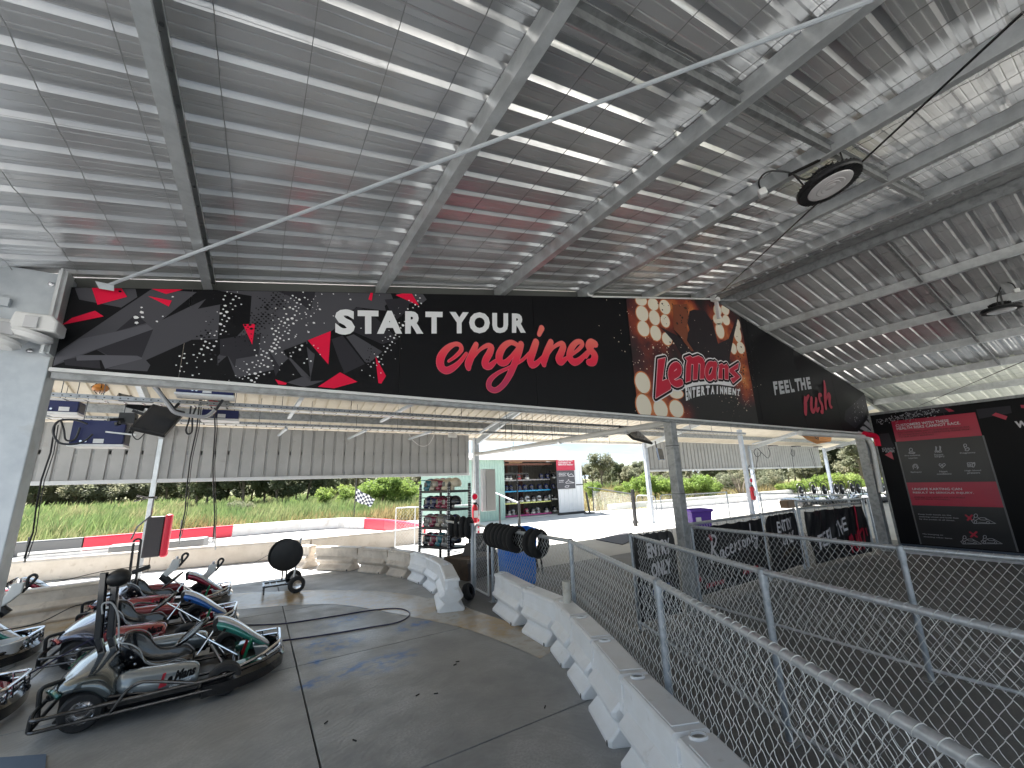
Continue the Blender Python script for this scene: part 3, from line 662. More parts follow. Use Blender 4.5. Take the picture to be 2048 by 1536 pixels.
b = MB(); stroke(b, [on_plane(cl(*q), 9.5) for q in [(780, 1120), (900, 1090), (1050, 1075), (1200, 1075), (1370, 1100)]], .07); b.build('logo_outline', FLATW, sg, world=True, norm=False)
b = MB(); T_ = 'ENTERTAINMENT'; top_ = smooth_path([V(785, 1145, 0), V(900, 1135, 0), V(1050, 1118, 0), V(1200, 1122, 0), V(1330, 1140, 0), V(1468, 1165, 0)], 8); bot_ = smooth_path([V(795, 1305, 0), V(900, 1262, 0), V(1050, 1228, 0), V(1200, 1220, 0), V(1330, 1225, 0), V(1455, 1242, 0)], 8)
for i, ch in enumerate(T_):
    def at_(path, t): f_ = t*(len(path)-1); k = min(int(f_), len(path)-2); return path[k].lerp(path[k+1], f_-k)
    t0, t1 = i/13+.006, (i+1)/13-.012
    if ch == 'I': t0 += .018; t1 -= .018
    qs = [at_(bot_, t0), at_(bot_, t1), at_(top_, t0), at_(top_, t1)]
    put_text(b, ch, *[on_plane(cl(q.x, q.y), 17) for q in qs], bold=.06)
b.build('logo_lettering', WTXT, sg, world=True, norm=False)
# FEEL THE rush
b = MB()
F_ = [('F', (235, 497), (275, 492), (200, 275), (272, 268)), ('E', (320, 482), (398, 468), (286, 268), (360, 258)), ('E', (412, 466), (482, 455), (376, 252), (448, 246)), ('L', (505, 452), (565, 440), (462, 242), (492, 238)),
      ('T', (610, 430), (634, 426), (552, 230), (640, 216)), ('H', (672, 418), (752, 405), (642, 216), (718, 208)), ('E', (778, 402), (836, 392), (738, 204), (802, 196))]
for ch, bl, br, tl, tr in F_:
    if ch == 'T': bl, br = (590, 432), (655, 424)
    put_text(b, ch, *[on_plane(cf(*q)) for q in (bl, br, tl, tr)], bold=.05)
b.build('lettering', mat('sign_grey_letters', (.50, .51, .54), .55), sg, world=True, norm=False)
RUSH = [([(730, 540), (735, 650), (735, 790)], [40, 62, 50]), ([(740, 620), (765, 540), (790, 500)], [20, 36, 24]),
        ([(835, 545), (830, 640), (838, 740), (865, 760), (895, 700), (905, 570)], [40, 50, 52, 40, 26, 30]), ([(910, 560), (905, 680), (925, 745), (960, 700)], [40, 46, 44, 16]),
        ([(990, 490), (960, 500), (965, 580), (1005, 660), (1010, 760), (985, 770)], [36, 40, 40, 46, 48, 30]),
        ([(1040, 270), (1055, 400), (1055, 560), (1065, 710)], [30, 50, 50, 40]), ([(1065, 600), (1105, 490), (1130, 500), (1125, 600), (1140, 680), (1165, 690)], [16, 36, 44, 46, 44, 22])]
b = MB()
for pts, ws in RUSH:
    P_ = smooth_path([on_plane(cf(*q), 9) for q in pts], 6); wl_ = []
    for i, q in enumerate(pts[:-1]):
        for k in range(6): wl_.append((ws[i]*(1-k/6)+ws[i+1]*k/6)*.0022)
    wl_.append(ws[-1]*.0022); stroke(b, P_, wl_)
b.build('script_lettering', mat('sign_dull_red', (.42, .02, .055), .5), sg, world=True, norm=False)
# tyre-mark checks at the right end
art('check_print', mat('printed_pale_grey', (.30, .29, .32), .5), [[(1790, 838), (1840, 880), (1860, 960), (1755, 880)], [(1740, 910), (1870, 1000), (1885, 1070), (1840, 1080), (1700, 960)], [(1680, 1000), (1720, 1010), (1820, 1090), (1830, 1120), (1760, 1110), (1635, 1040)], [(1610, 1075), (1660, 1100), (1600, 1110)]], 3, cf)
specks([(1520+random.gauss(1600, 60)/8.192, 730+random.gauss(800, 90)/8.192, random.uniform(.3, 1)) for _ in range(40)], mat('printed_pale_grey', (.30, .29, .32), .5), 3, 'pale_speck', .012, .03)
art('dark_print', PG1, [[(1400, 750), (1620, 560), (1760, 470), (1850, 700), (1700, 900), (1560, 1040), (1380, 900)]], 1, cf)

# ---- beam and strip lamp conduit under the sign
bm = thing('sign_beam', 'grey steel beam with white flashing running below the long sign', 'beam', (3, YB+.05, 2.45))
b = MB(); b.box(-1.2, 12.1, YB+.03, YB+.10, 2.495, 2.56); b.build('beam', GALV_D, bm, world=True, bevel=.006)
b = MB(); b.box(-1.2, 12.1, YB-.012, YB+.029, 2.535, 2.559); b.build('flashing', WHITE, bm, world=True)
pk = thing('white_conduit', 'thin white conduit with hooked end along the sign top', 'conduit', PY(1180, 590, YB-.03))
b = MB(); q = [PY(1205, 577, YB-.05), PY(1185, 578, YB-.05), PY(1175, 588, YB-.05), PY(1186, 593, YB-.05), PY(1422, 598, YB-.05)]; b.tube(smooth_path(q[:4], 4)+[q[4]], .013, 8); b.build('pipe', WHITE, pk, world=True, smooth=True)
b = MB(); p = PY(1430, 597, YB-.08); b.box(p.x-.05, p.x+.09, YB-.12, YB-.02, p.z-.04, p.z+.05); b.box(p.x+.02, p.x+.06, YB-.1, YB-.04, p.z-.36, p.z-.06); b.build('junction_box', WHITE, pk, world=True, bevel=.008)
# posts below the beam
for px, py, w, lab in [(1352, 960, .125, 'grey square steel post in the middle below the sign beam')]:
    p = PY(1345.5, 900, YB+.09)
    t = thing('steel_post', lab, 'post', (p.x, YB+.09, 0)); b = MB(); b.box(-w/2, w/2, -w/2, w/2, 0, 2.494); b.build('post_shaft', GALV_D, t, bevel=.006)
    b = MB(); b.box(-w/2-.003, w/2+.003, -w/2-.003, w/2+.003, 2.16, 2.167); b.box(-w/2-.003, w/2+.003, -w/2-.003, w/2+.003, 1.50, 1.506); b.build('strap', BLACK, t)
    b = MB(); b.box(-.13, .13, -.13, .13, 0, .012); b.build('base_plate', GALV_D, t)
p = PY(1728, 900, YB+.12)
t = thing('steel_post', 'grey square steel post beside the black wall with small sticker', 'post', (p.x, YB+.12, 0)); b = MB(); b.box(-.09, .09, -.09, .09, 0, 2.494); b.build('post_shaft', GALV_D, t, bevel=.006)
b = MB(); b.box(-.1, .02, -.094, -.0905, 1.72, 1.86); b.build('sticker', mat('sticker', (.5, .45, .42), .5), t)
b = MB(); stroke(b, [V(-.04+.035*cos(a), -.096, 1.79+.04*sin(a)) for a in [2*pi*i/12 for i in range(11)]], .014); b.build('sticker_mark', PBLACK, t, norm=False)
# ================================================================== REAR CANOPY over the pit lane
YC = 11.2
def zc(y): return 3.12+.243*(11.35-y)
cn = thing('pit_canopy', 'low cream roof behind the sign sloping down to grey cladding', 'canopy', (5, YC, 0))
def ribs_x(x0, cover, pitch, h=.03):
    o = []; k = round(cover/pitch)
    for i in range(k):
        c = x0+(i+.5)*pitch; o += [(c-pitch/2, 0), (c-.03, 0), (c-.016, h), (c+.016, h), (c+.03, 0)]
    o.append((x0+cover, 0)); return o
x = -6.2; k = 0
while x < 31:
    pr = ribs_x(x, .753, .251); b = MB(); n = len(pr); ys = [YB+.30, 11.5]
    b.add([(a, y, zc(y)+h+.001*(k % 2)) for y in ys for a, h in pr], [(i, i+1, n+i+1, n+i) for i in range(n-1)]); b.build('roof_sheet', CREAM, cn, world=True, norm=False); x += .75; k += 1
for y in (5.4, 7.0, 8.62, 10.25):
    z = zc(y)-.16; b = MB(); b.box(-6, 31, y, y+.004, z, z+.15); b.box(-6, 31, y+.004, y+.07, z, z+.004); b.box(-6, 31, y+.066, y+.07, z+.004, z+.02); b.build('purlin', GALV_D, cn, world=True)
for xx in (-1.78, 5.62, 13.15, 20.7, 28.9):
    b = MB(); b.bar((xx, YB+.2, zc(YB+.2)-.27), (xx, YC, zc(YC)-.24), .07, .16); b.build('rafter', GALV_L, cn, world=True)
b = MB(); b.box(-6, 31, 11.46, 11.60, 3.02, 3.14); b.build('gutter', WHITE, cn, world=True, bevel=.006)
POSTW = mat('pale_blue_post', (.52, .58, .68), .5, .1, noise=(6, (.44, .49, .57), .4, .7))
for xx, w, m_ in [(-1.78, .08, GALV), (5.62, .14, GALV_L), (13.15, .14, POSTW), (20.7, .14, POSTW), (28.9, .14, POSTW)]:
    b = MB(); b.box(xx-w/2, xx+w/2, YC-w/2, YC+w/2, -.02, zc(YC)-.1); b.build('post', m_, cn, world=True, bevel=.006)
# hanging wall cladding: separate sheets
def cladding(x0, x1, z0, z1, y, label, cat_='cladding', hp=.245, m=CLAD):
    t = thing('wall_cladding', label, cat_, ((x0+x1)/2, y, z0)); x = x0; k = 0
    while x < x1-.05:
        c = min(3*hp, x1-x); nr = max(1, round(c/hp)); o = []
        for i in range(nr):
            cx = x+(i+.5)*c/nr; o += [(cx-c/nr/2, 0), (cx-.030, 0), (cx-.016, .03), (cx+.016, .03), (cx+.030, 0)]
        o.append((x+c, 0)); n = len(o); b = MB(); b.add([(a, y+h+.001*(k % 2), z) for z in (z0, z1) for a, h in o], [(i, i+1, n+i+1, n+i) for i in range(n-1)])
        b.build('cladding_sheet', m, t, world=True, norm=False); x += c; k += 1
    b = MB(); b.box(x0-.02, x1+.02, y-.03, y+.04, z0-.075, z0); b.build('bottom_rail', mat('white_trim', (.62, .63, .64), .4, .2), t, world=True, bevel=.004)
    b = MB(); b.box(x0, x1, y+.03, y+.10, z0+.5, z0+.58); b.build('girt', GALV_D, t, world=True)
    return t
cladding(-5.6, 5.38, 2.03, 3.14, YC, 'long grey ribbed metal cladding hanging behind the karts')
t_ = cladding(13.25, 28.2, 2.0, 3.14, YC, 'lighter grey ribbed cladding beyond the right hand gates')
# overhead struts, trays and drop rods
def lin(name, label, cat_, a, c, w, h, m, group=None, extra=None):
    a = Vector(a); c = Vector(c); t = thing(name, label, cat_, a, 0, group); b = MB(); b.bar(a, c, w, h); b.build(name+'_bar', m, t, world=True)
    return t
for (px0, py0, Y0, x0, x1, lab) in [(137, 795, 6.5, -4.0, 12.0, 'upper perforated cable tray with painted white gleam strip over the karts'), (450, 847, 9.5, -5.2, 9.5, 'lower perforated cable tray just above the grey cladding')]:
    z = PY(px0, py0, Y0).z; t = thing('cable_tray', lab, 'cable tray', ((x0+x1)/2, Y0, z))
    b = MB(); b.box(x0, x1, Y0-.002, Y0+.002, z, z+.05); b.box(x0, x1, Y0+.002, Y0+.05, z+.046, z+.05); b.build('strut_channel', GALV_D, t, world=True)
    b = MB(); xx = x0
    while xx < x1: b.box(xx, xx+.015, Y0-.0035, Y0-.002, z+.018, z+.03); xx += .07
    tag(b.build('slot', BLACK, t, world=True), kind='stuff')
    b = MB(); b.box(x0, x1, Y0+.02, Y0+.17, z-.012, z-.006); b.build('gleam_strip', WHITE, t, world=True)  # white strip painted for light caught on a purlin flange
    b = MB(); xx = x0
    while xx < x1: b.box(xx, xx+.02, Y0+.019, Y0+.171, z-.016, z-.0125); xx += .17
    tag(b.build('rung', STEELB, t, world=True), kind='stuff')
    xx = x0+.5
    while xx < x1:
        b = MB(); b.tube([(xx, Y0+.06, z), (xx, Y0+.06, zc(Y0+.06))], .005, 4); b.build('drop_rod', STEELB, t, world=True); xx += .93
def strut(q0, q1, z, i):
    a, c = G(*q0, z), G(*q1, z); b = MB(); b.bar(a, c, .05, .035); b.bar(a+V(0, 0, .02), c+V(0, 0, .02), .012, .03)
    t = b.build('hanging_strut', GALV_L); tag(t, i, 'strut', 'pale struts hung below the rear roof')
strut((578, 836), (612, 782), 2.98, 'pale strut hung below the sign under the red triangle'); strut((762, 843), (842, 799), 2.98, 'pale strut hung below the black middle of the sign')
strut((557, 871), (573, 857), 2.93, 'short pale strut against the grey cladding, left one'); strut((697, 877), (732, 861), 2.93, 'short pale strut against the grey cladding, middle one')
strut((818, 878), (862, 864), 2.93, 'short pale strut beside the white emergency lamp'); strut((960, 865), (1036, 819), 3.02, 'pale strut hung right of the grey cladding'); strut((1505, 888), (1590, 868), 2.95, 'pale strut over the right hand kart bay')
pp = thing('drain_pipe', 'thick pale pipe running from the sign beam out to far post', 'pipe', (5.7, 7, 2.58))
b = MB(); b.tube(fillet([V(5.72, YB+.25, 2.60), V(5.72, 10.9, 2.575), V(5.45, 10.95, 2.57)], .1), .055, 12); b.build('pipe', mat('pale_pipe', (.60, .60, .58), .4), pp, world=True, smooth=True)
b = MB()
for y in (5.2, 7.2, 9.2): b.tube([(5.72, y, 2.58), (5.72, y+.06, 2.58)], .062, 12); b.tube([(5.72, y, 2.58), (5.72, y, zc(y))], .005, 4)
b.build('pipe_hanger', GALV, pp, world=True)
# ---- battery chargers hung over the karts
def charger(q, Y0, w, h, d, label, rx=0, rz=0):
    p = PY(q[0], q[1], Y0); t = thing('battery_charger', label, 'charger', p, R(rz), 'blue battery chargers overhead')
    b = MB(); b.box(-w/2, w/2, 0, d, -h/2, h/2); b.build('case', BLUEBOX, t, bevel=.008)
    b = MB(); b.box(-w/2-.012, w/2+.012, -.012, d+.012, -h/2-.03, -h/2-.001); b.build('base_plate', WHITE, t, bevel=.004)
    b = MB(); b.box(w/2+.0005, w/2+.004, .03, d-.03, -h/2+.02, h/2-.02); b.box(-w/2-.004, -w/2-.0005, .03, d-.03, -h/2+.02, h/2-.02); b.build('vent_panel', mat('vent_grey', (.05, .05, .06), .5), t)
    b = MB(); b.box(-.03, .06, -.006, -.0005, -h/2+.01, -h/2+.06); b.build('display', WHITE, t)
    b = MB(); b.tube([(-w/2+.06, .1, h/2), (-w/2+.06, .1, h/2+.3)], .005, 4); b.tube([(w/2-.06, .1, h/2), (w/2-.06, .1, h/2+.3)], .005, 4); b.build('hanger_rod', STEELB, t)
    b = MB()
    for xx in (-.13, -.09): b.lathe([(.012, 0), (.012, .02)], 8, Matrix.Translation((xx, -.001, -h/2+.03)) @ Matrix.Rotation(R(90), 4, 'X'))
    b.build('socket', CHROME, t)
charger((197, 864), 6.6, .46, .28, .30, 'large blue charger box with white base, lowest on the left')
charger((412, 778), 6.2, .58, .12, .26, 'wide blue charger box tucked under the sign edge')
charger((441, 828), 6.9, .42, .12, .26, 'blue charger box with red socket above it')
charger((126, 812), 6.9, .26, .14, .26, 'small blue charger box partly behind the left column')
def slab_screen(q, Y0, w, h, rx, ry, rz, label, name='monitor', thick=.05, cat_='monitor'):
    p = PY(q[0], q[1], Y0); t = thing(name, label, cat_, p); t.rotation_euler = (R(rx), R(ry), R(rz))
    b = MB(); b.box(-w/2, w/2, 0, thick, -h/2, h/2); b.build('case', BLACK, t, bevel=.006)
    b = MB(); b.box(-w/2+.02, w/2-.02, -.003, -.0005, -h/2+.02, h/2-.02); b.build('screen', mat('dark_screen', (.02, .022, .026), .18, 0), t)
    b = MB(); b.box(-.1, .1, thick+.001, thick+.06, -.1, .1); b.tube([(0, thick+.05, 0), (0, thick+.05, .45)], .018, 8); b.build('bracket', BLACK, t)
    return t
slab_screen((317, 838), 6.2, .34, .42, -38, 14, -10, 'dark grey tilted monitor hanging between two blue chargers')
slab_screen((275, 800), 7.6, .40, .26, -62, 10, 25, 'black monitor seen edge on below the sign, upper left')
slab_screen((1272, 868), 6.4, .80, .50, -48, 6, 10, 'black monitor tilted under the beam left of the middle post')
t_ = slab_screen((1322, 908), 9.0, .50, .40, -6, 0, 20, 'television with sky reflection painted on its screen right of the pale post')
t_.children[1].data.materials[0] = mat('screen_painted_sky', (.28, .34, .48), .12, 0, coat=.5)  # pale blue screen colour stands in for the reflected sky
# ceiling clutter: projector-like black cluster, buzzer, emergency lamp, red socket, orange cage
b = MB(); 
ct = thing('speaker_cluster', 'tangled black clamp and speaker cluster left of the tilted monitor', 'speaker', PY(268, 838, 6.4)); random.seed(4)
for k in range(9):
    a = V(random.uniform(-.16, .16), random.uniform(-.1, .1), random.uniform(-.1, .1)); b.bar(a, a+V(random.uniform(-.14, .14), random.uniform(-.1, .1), random.uniform(-.1, .1)), .05, .03)
b.box(-.12, .02, -.08, .08, -.06, .06); b.build('clamp', BLACK, ct)
b = MB(); b.bar((-.22, 0, -.16), (.05, 0, -.19), .04, .015); b.build('shelf_plate', WHITE, ct)
es = thing('isolator_switch', 'grey switch box with round red knob above blue charger', 'switch', PY(436, 806, 6.6))
b = MB(); b.box(-.12, .12, 0, .1, -.06, .06); b.build('box', mat('switch_grey', (.25, .25, .25), .5), es, bevel=.01)
b = MB(); b.lathe([(.055, 0), (.055, .03), (.03, .05)], 14, Matrix.Translation((-.05, 0, -.01)) @ Matrix.Rotation(R(90), 4, 'X')); b.build('knob', mat('red_plastic', (.55, .02, .03), .35), es, smooth=True)
oc = thing('warning_beacon', 'small orange cage beacon hanging under the cream roof', 'beacon', PY(201, 776, 7.2))
b = MB(); b.lathe([(.02, .06), (.07, .03), (.085, -.01), (.07, -.04), (.02, -.06)], 10); b.build('lens', mat('orange_plastic', (.60, .22, .04), .4), oc, smooth=True)
b = MB(); b.tube([(0, 0, .07), (0, 0, .4)], .006, 5)
for k in range(5):
    a = 2*pi*k/5; b.tube([(.02*cos(a), .02*sin(a), .08), (.09*cos(a), .09*sin(a), 0), (.03*cos(a), .03*sin(a), -.08)], .005, 4)
b.build('cage', STEELB, oc)
el = thing('emergency_light', 'small white emergency light box at top right of the cladding', 'emergency light', PY(906, 871, 11.0))
b = MB(); b.box(-.13, .13, 0, .08, -.05, .06); b.build('case', WHITE, el, bevel=.012)
of = thing('orange_flag', 'orange cloth sheet draped under the beam at the right', 'flag', PY(1640, 880, 4.6))
b = MB(); q = [(1600, 869), (1664, 871), (1662, 883), (1634, 888), (1615, 880)]; P_ = [PY(x_, y_, 4.6+.12*(i % 2)) for i, (x_, y_) in enumerate(q)]
b.add(P_, [(0, 1, 2), (0, 2, 4), (2, 3, 4)]); b.build('cloth', mat('orange_cloth', (.78, .33, .10), .8), of, world=True, norm=False)
b = MB(); stroke(b, [PY(1629, 872, 4.55), PY(1632, 877, 4.55), PY(1637, 875, 4.55), PY(1636, 880, 4.55)], .025); b.build('mark', PBLACK, of, world=True, norm=False)

# ---- cables
CABLE = mat('black_cable', (.012, .012, .016), .45); CABLEB = mat('navy_cable', (.012, .016, .06), .45)
def cable(label, pts, r=.012, m=CABLE, n=8, group=None, name='cable'):
    b = MB(); b.tube(smooth_path(pts, n), r, 6); t = b.build(name, m, smooth=True); tag(t, label, 'cable', group); return t
def loopc(q, Y0): return [PY(a, b_, Y0) for a, b_ in q]
cable('coiled black cable loop left of the large blue charger', loopc([(175, 848), (150, 840), (118, 842), (106, 862), (118, 885), (150, 888), (172, 880), (185, 868)], 6.5), .011)
cable('inner black cable loop beside the large blue charger', loopc([(122, 842), (128, 860), (132, 880), (150, 878), (160, 855)], 6.55), .010)
cable('black cable sagging below the tilted monitor', loopc([(264, 858), (266, 872), (276, 879), (290, 866)], 6.2), .006)
cable('thick grey cable bundle dropping from the sign to a charger', loopc([(296, 760), (318, 785), (338, 812), (352, 826), (385, 832), (412, 833), (430, 820)], 6.1), .022, mat('grey_cable', (.30, .30, .31), .4))
cable('thick black cable beside the grey bundle', loopc([(312, 770), (325, 790), (342, 810), (358, 826), (392, 834), (420, 832), (446, 800)], 6.15), .016)
cable('black cable loop hanging left of the two long cables', loopc([(382, 812), (378, 840), (372, 860), (376, 868), (384, 862), (385, 835), (392, 815)], 6.4), .010)
cable('thin white cable curving down across the cladding', loopc([(818, 868), (825, 880), (842, 892), (858, 888), (870, 866)], 10.9), .008, WHITE)
random.seed(9)
for i, (x0, y0) in enumerate([(1010, 822), (1022, 824), (1043, 827), (1052, 824), (1064, 826), (1102, 828), (1118, 832), (1140, 833), (1170, 836), (1215, 838)]):
    b = MB(); a = G(x0, y0, 3.6); b.tube([a, a-V(0, 0, .8)], .006, 4); t = b.build('drop_rod', STEELB); tag(t, '%s thin drop rod from the left hanging behind the middle of the sign' % ORD[i], 'rod', 'thin rods hanging below the rear roof')
for i, (x0, y0, x1) in enumerate([(1546, 892, 1560), (1592, 893, 1604), (1636, 894, 1646), (1680, 896, 1684)]):
    p = PY(x0, y0, 9.0); b = MB(); b.box(p.x-.22, p.x+.22, p.y-.1, p.y+.1, p.z-.015, p.z+.03); t = b.build('hanging_charger', BLACK); tag(t, ['first', 'second', 'third', 'fourth'][i]+' flat black charger from the left over the far karts', 'charger', 'flat black chargers over the far karts')
def droop(label, q, Y0, r=.012): return cable(label, loopc(q, Y0), r, group='cables hanging over the far karts')
droop('black cable coil at the top of the bright post', [(1512, 897), (1508, 905), (1515, 914), (1522, 905), (1514, 896), (1526, 908), (1536, 916), (1540, 906), (1536, 895)], 9.)
droop('long thin cable looping low left of far karts', [(1584, 898), (1586, 925), (1590, 955), (1584, 975), (1574, 977), (1566, 960), (1562, 940), (1558, 930)], 9., .008)
droop('short cable coil under the second flat charger', [(1584, 898), (1582, 908), (1588, 912), (1588, 900)], 9.)
droop('thin cable loop falling from third flat charger', [(1622, 896), (1628, 918), (1634, 945), (1630, 962), (1618, 966), (1608, 950), (1602, 935)], 9., .008)
droop('thin cable loop beside the right bluish post', [(1618, 898), (1632, 940), (1640, 962), (1648, 960), (1652, 945)], 9., .008)
droop('thin cable wound about the bright far post', [(1500, 930), (1496, 938), (1502, 948), (1510, 944), (1514, 925), (1516, 905)], 9., .01)
# charging leads that stand like poles over the karts
def lead(q, z_top, z_end, label, gun_at, gun_rot=0):
    top = PY(*q[0], 6.5); end = Vector(gun_at)
    b = MB(); P_ = [top]+[top.lerp(end, k/6)+V(.015*sin(k*2), 0, 0) for k in range(1, 6)]+[end]; b.tube(P_[:6], .009, 6); b.tube([p+V(.022, .01, 0) for p in P_[:6]], .005, 5)
    t = thing('charging_lead', label, 'charging cable', end, 0, 'charging leads plugged into the karts'); b.build('cable', CABLE, t, world=True, smooth=True)
    b = MB(); b.tube(P_[5:], .011, 6); b.build('rod', GALV_D, t, world=True)
    g = MB(); RZ = Matrix.Rotation(gun_rot, 4, 'Z'); k0 = len(t.children)
    g.prism([(-.045, .0), (.04, .0), (.035, -.10), (-.03, -.17), (-.10, -.23), (-.15, -.18), (-.075, -.10)], 'y', -.035, .035)
    g.build('gun_body', mat('gun_grey', (.72, .72, .70), .4), t, bevel=.012)
    g = MB(); g.tube(fillet([V(.03, 0, -.10), V(.10, 0, -.0), V(.12, 0, .04), V(.09, 0, .07), V(.05, 0, .04), V(.06, 0, -.06)], .03), .014, 8); g.build('handle', BLACK, t, smooth=True)
    g = MB(); g.lathe([(.045, -.12), (.045, .02)], 14, Matrix.Translation((-.125, 0, -.205)) @ Matrix.Rotation(R(-45), 4, 'Y') @ Matrix.Rotation(R(0), 4, 'X')); g.build('plug_collar', BLACK, t, smooth=True)
    g = MB(); g.lathe([(.022, -.01), (.022, .04)], 12); g.build('ferrule', CHROME, t)
    for ch in list(t.children)[k0:]: ch.scale = (1.15, 1.15, 1.15)
    return t
# ================================================================== BLACK GRAPHIC WALL on the right
XW = 12.2
gw = thing('graphic_wall', 'black printed wall with red health risk poster at the right', 'wall', (XW, 1, 0))
wy = [3.66, 2.44, 1.22, 0, -1.22, -2.44, -3.66, -4.9]
for a, c in zip(wy, wy[1:]): b = MB(); b.box(XW, XW+.03, c+.002, a-.002, .14, 2.975); b.build('wall_panel', PBLACK, gw, world=True)
b = MB(); b.box(XW-.006, XW+.05, -4.9, 3.67, 2.977, 3.03); b.box(XW-.006, XW+.05, 3.665, 3.70, .1, 2.976); b.build('top_channel', GALV_D, gw, world=True)
b = MB(); b.box(XW-.02, XW+.05, -4.9, 3.66, .02, .138); b.build('bottom_channel', mat('bluish_channel', (.06, .08, .12), .4), gw, world=True)
b = MB(); b.box(XW-.40, XW-.03, -4.9, 3.60, -.002, .06); tag(b.build('painted_sunlit_strip', mat('sunlit_ground_white', (.66, .67, .70), .7, noise=(6, (.5, .5, .52), .4, .7)), bevel=.01), kind='structure')  # raised pale slab, its white painted for sunlit ground under the wall
w1 = lambda x, y: (1750+x/6.872, 810+y/6.872)
w2 = lambda x, y: (1800+x/8.258, 950+y/8.258)
def WP(q, k=1): p = PX(q[0], q[1], XW); p.x = XW-.0015*k; return p
NW = V(-1, 0, 0)
WRED = mat('poster_red', (.42, .012, .045), .3, noise=(2, (.36, .012, .05), .4, .7))
WTX = mat('poster_white', (.62, .60, .63), .5); WGR = mat('poster_grey', (.34, .34, .37), .5); WDR = mat('poster_dark_text', (.10, .004, .012), .5)
def wart(name, m, pls, k, cv):
    b = MB()
    for pl in pls: poly(b, [WP(cv(*q), k) for q in pl])
    return b.build(name, m, gw, world=True, norm=False)
wart('poster_back', mat('poster_black', (.013, .012, .014), .32), [[(215, 225), (1380, 95), (1950, 2300), (940, 2300)]], 1, w1) if False else None
Yl = WP(w1(222, 225)).y; Yr = WP(w1(1375, 95)).y; zt = 2.79
def wrect(name, m, y0, y1, z0, z1, k): b = MB(); b.add([(XW-.0015*k, y0, z0), (XW-.0015*k, y1, z0), (XW-.0015*k, y1, z1), (XW-.0015*k, y0, z1)], [(0, 1, 2, 3)]); return b.build(name, m, gw, world=True, norm=False)
za = WP(w1(280, 508)).z; zb1 = WP(w2(95, 125)).z; zb2 = WP(w2(185, 498)).z
wrect('poster_band', WRED, Yl, Yr, za, zt, 3); wrect('poster_band', WRED, Yl, Yr, zb2, zb1, 3)
wrect('poster_back', mat('poster_black', (.014, .013, .015), .32), Yl, Yr, .16, za-.001, 2)
wrect('poster_edge', mat('poster_edge_grey', (.12, .12, .13), .4), Yl, Yl+.025, .16, za, 4); wrect('poster_edge', mat('poster_edge_grey', (.12, .12, .13), .4), Yr-.025, Yr, .16, za, 4)
def wtext(txt, m, bl, br, tl, k, cv, bold=.014, nm='lettering'):
    b = MB(); p0, p1, p2 = WP(cv(*bl), k), WP(cv(*br), k), WP(cv(*tl), k); p1.z = p0.z; p2.y = p0.y
    put_text(b, txt, p0, p1, p2, bold=bold); b.build(nm, m, gw, world=True, norm=False)
wtext('CUSTOMERS WITH THESE', WTX, (290, 303), (1020, 232), (285, 268), 5, w1)
wtext('HEALTH RISKS CANNOT RACE.', WTX, (305, 345), (1180, 270), (298, 310), 5, w1)
for i, (tx, q0, q1) in enumerate([('FOLLOWING THESE SAFETY GUIDELINES REDUCES RISK', (318, 395), (1310, 310)), ('OF AGGRAVATING HEALTH CONDITIONS. PLEASE SPEAK', (325, 425), (1310, 340)), ('TO OUR SAFETY MARSHALS.', (335, 452), (820, 415))]):
    wtext(tx, WDR, q0, q1, (q0[0], q0[1]-22), 5, w1, bold=.02)
wtext('UNSAFE KARTING CAN', WTX, (208, 250), (1030, 250), (205, 213), 5, w2); wtext('RESULT IN SERIOUS INJURY.', WTX, (222, 313), (1225, 318), (218, 275), 5, w2)
wtext('ENSURE THE SAFETY OF YOURSELF', WDR, (240, 376), (1080, 380), (238, 354), 5, w2, .02); wtext('AND OTHERS BY FOLLOWING:', WDR, (250, 408), (830, 414), (248, 388), 5, w2, .02)
for tx, c, y, w in [('Pre-existing', 520, 700, 105), ('injuries', 527, 734, 62), ('Recent', 882, 685, 62), ('surgery', 893, 716, 70), ('Pregnancy', 1280, 664, 108), ('Epilepsy', 572, 925, 75), ('Heart', 945, 915, 55), ('conditions', 955, 948, 100), ('High blood', 1350, 905, 112), ('pressure', 1362, 940, 88)]:
    wtext(tx, WGR, (c-w, y+12), (c+w, y+4), (c-w, y-12), 5, w1, .025)
for tx, q0, q1 in [('Keep both hands on the', (305, 660), (850, 675)), ('steering wheel and both feet', (318, 700), (975, 722)), ('by the pedals at all times.', (325, 740), (910, 762)), ('No bumping or', (380, 985), (720, 1005)), ('shunting other karts.', (395, 1030), (875, 1060))]:
    wtext(tx, WGR, q0, q1, (q0[0], q0[1]-24), 5, w2, .025)
wtext('W', WTX, (1945, 318), (2130, 318), (1890, 228), 5, w1, .05); wtext('ELCOME', WTX, (2140, 318), (3100, 318), (2100, 228), 5, w1, .05) if False else None
# icons
def ic(lines, cv, w=.012, m=None):
    b = MB()
    for L_ in lines: stroke(b, [WP(cv(*q), 5) for q in L_], w, nrm=NW)
    b.build('icon', m or WGR, gw, world=True, norm=False)
circ = lambda cx, cy, r, n=12, a0=0, a1=2*pi: [(cx+r*cos(a0+(a1-a0)*i/n), cy+r*sin(a0+(a1-a0)*i/n)) for i in range(n+1)]
ic([circ(495, 615, 22), [(485, 637), (465, 660), (475, 668), (540, 668), (552, 655), (510, 640)], [(475, 655), (540, 660)]], w1)
ic([[(835, 570), (850, 580), (845, 620), (855, 640), (830, 650), (825, 640), (838, 615), (835, 570)], [(890, 565), (905, 575), (900, 615), (915, 645), (885, 650), (880, 640), (895, 610), (890, 565)], circ(862, 640, 10)], w1)
ic([circ(1240, 555, 20), [(1225, 575), (1245, 605), (1240, 625), (1275, 632), (1298, 610), (1290, 590), (1262, 580)], [(1245, 605), (1270, 600)]], w1)
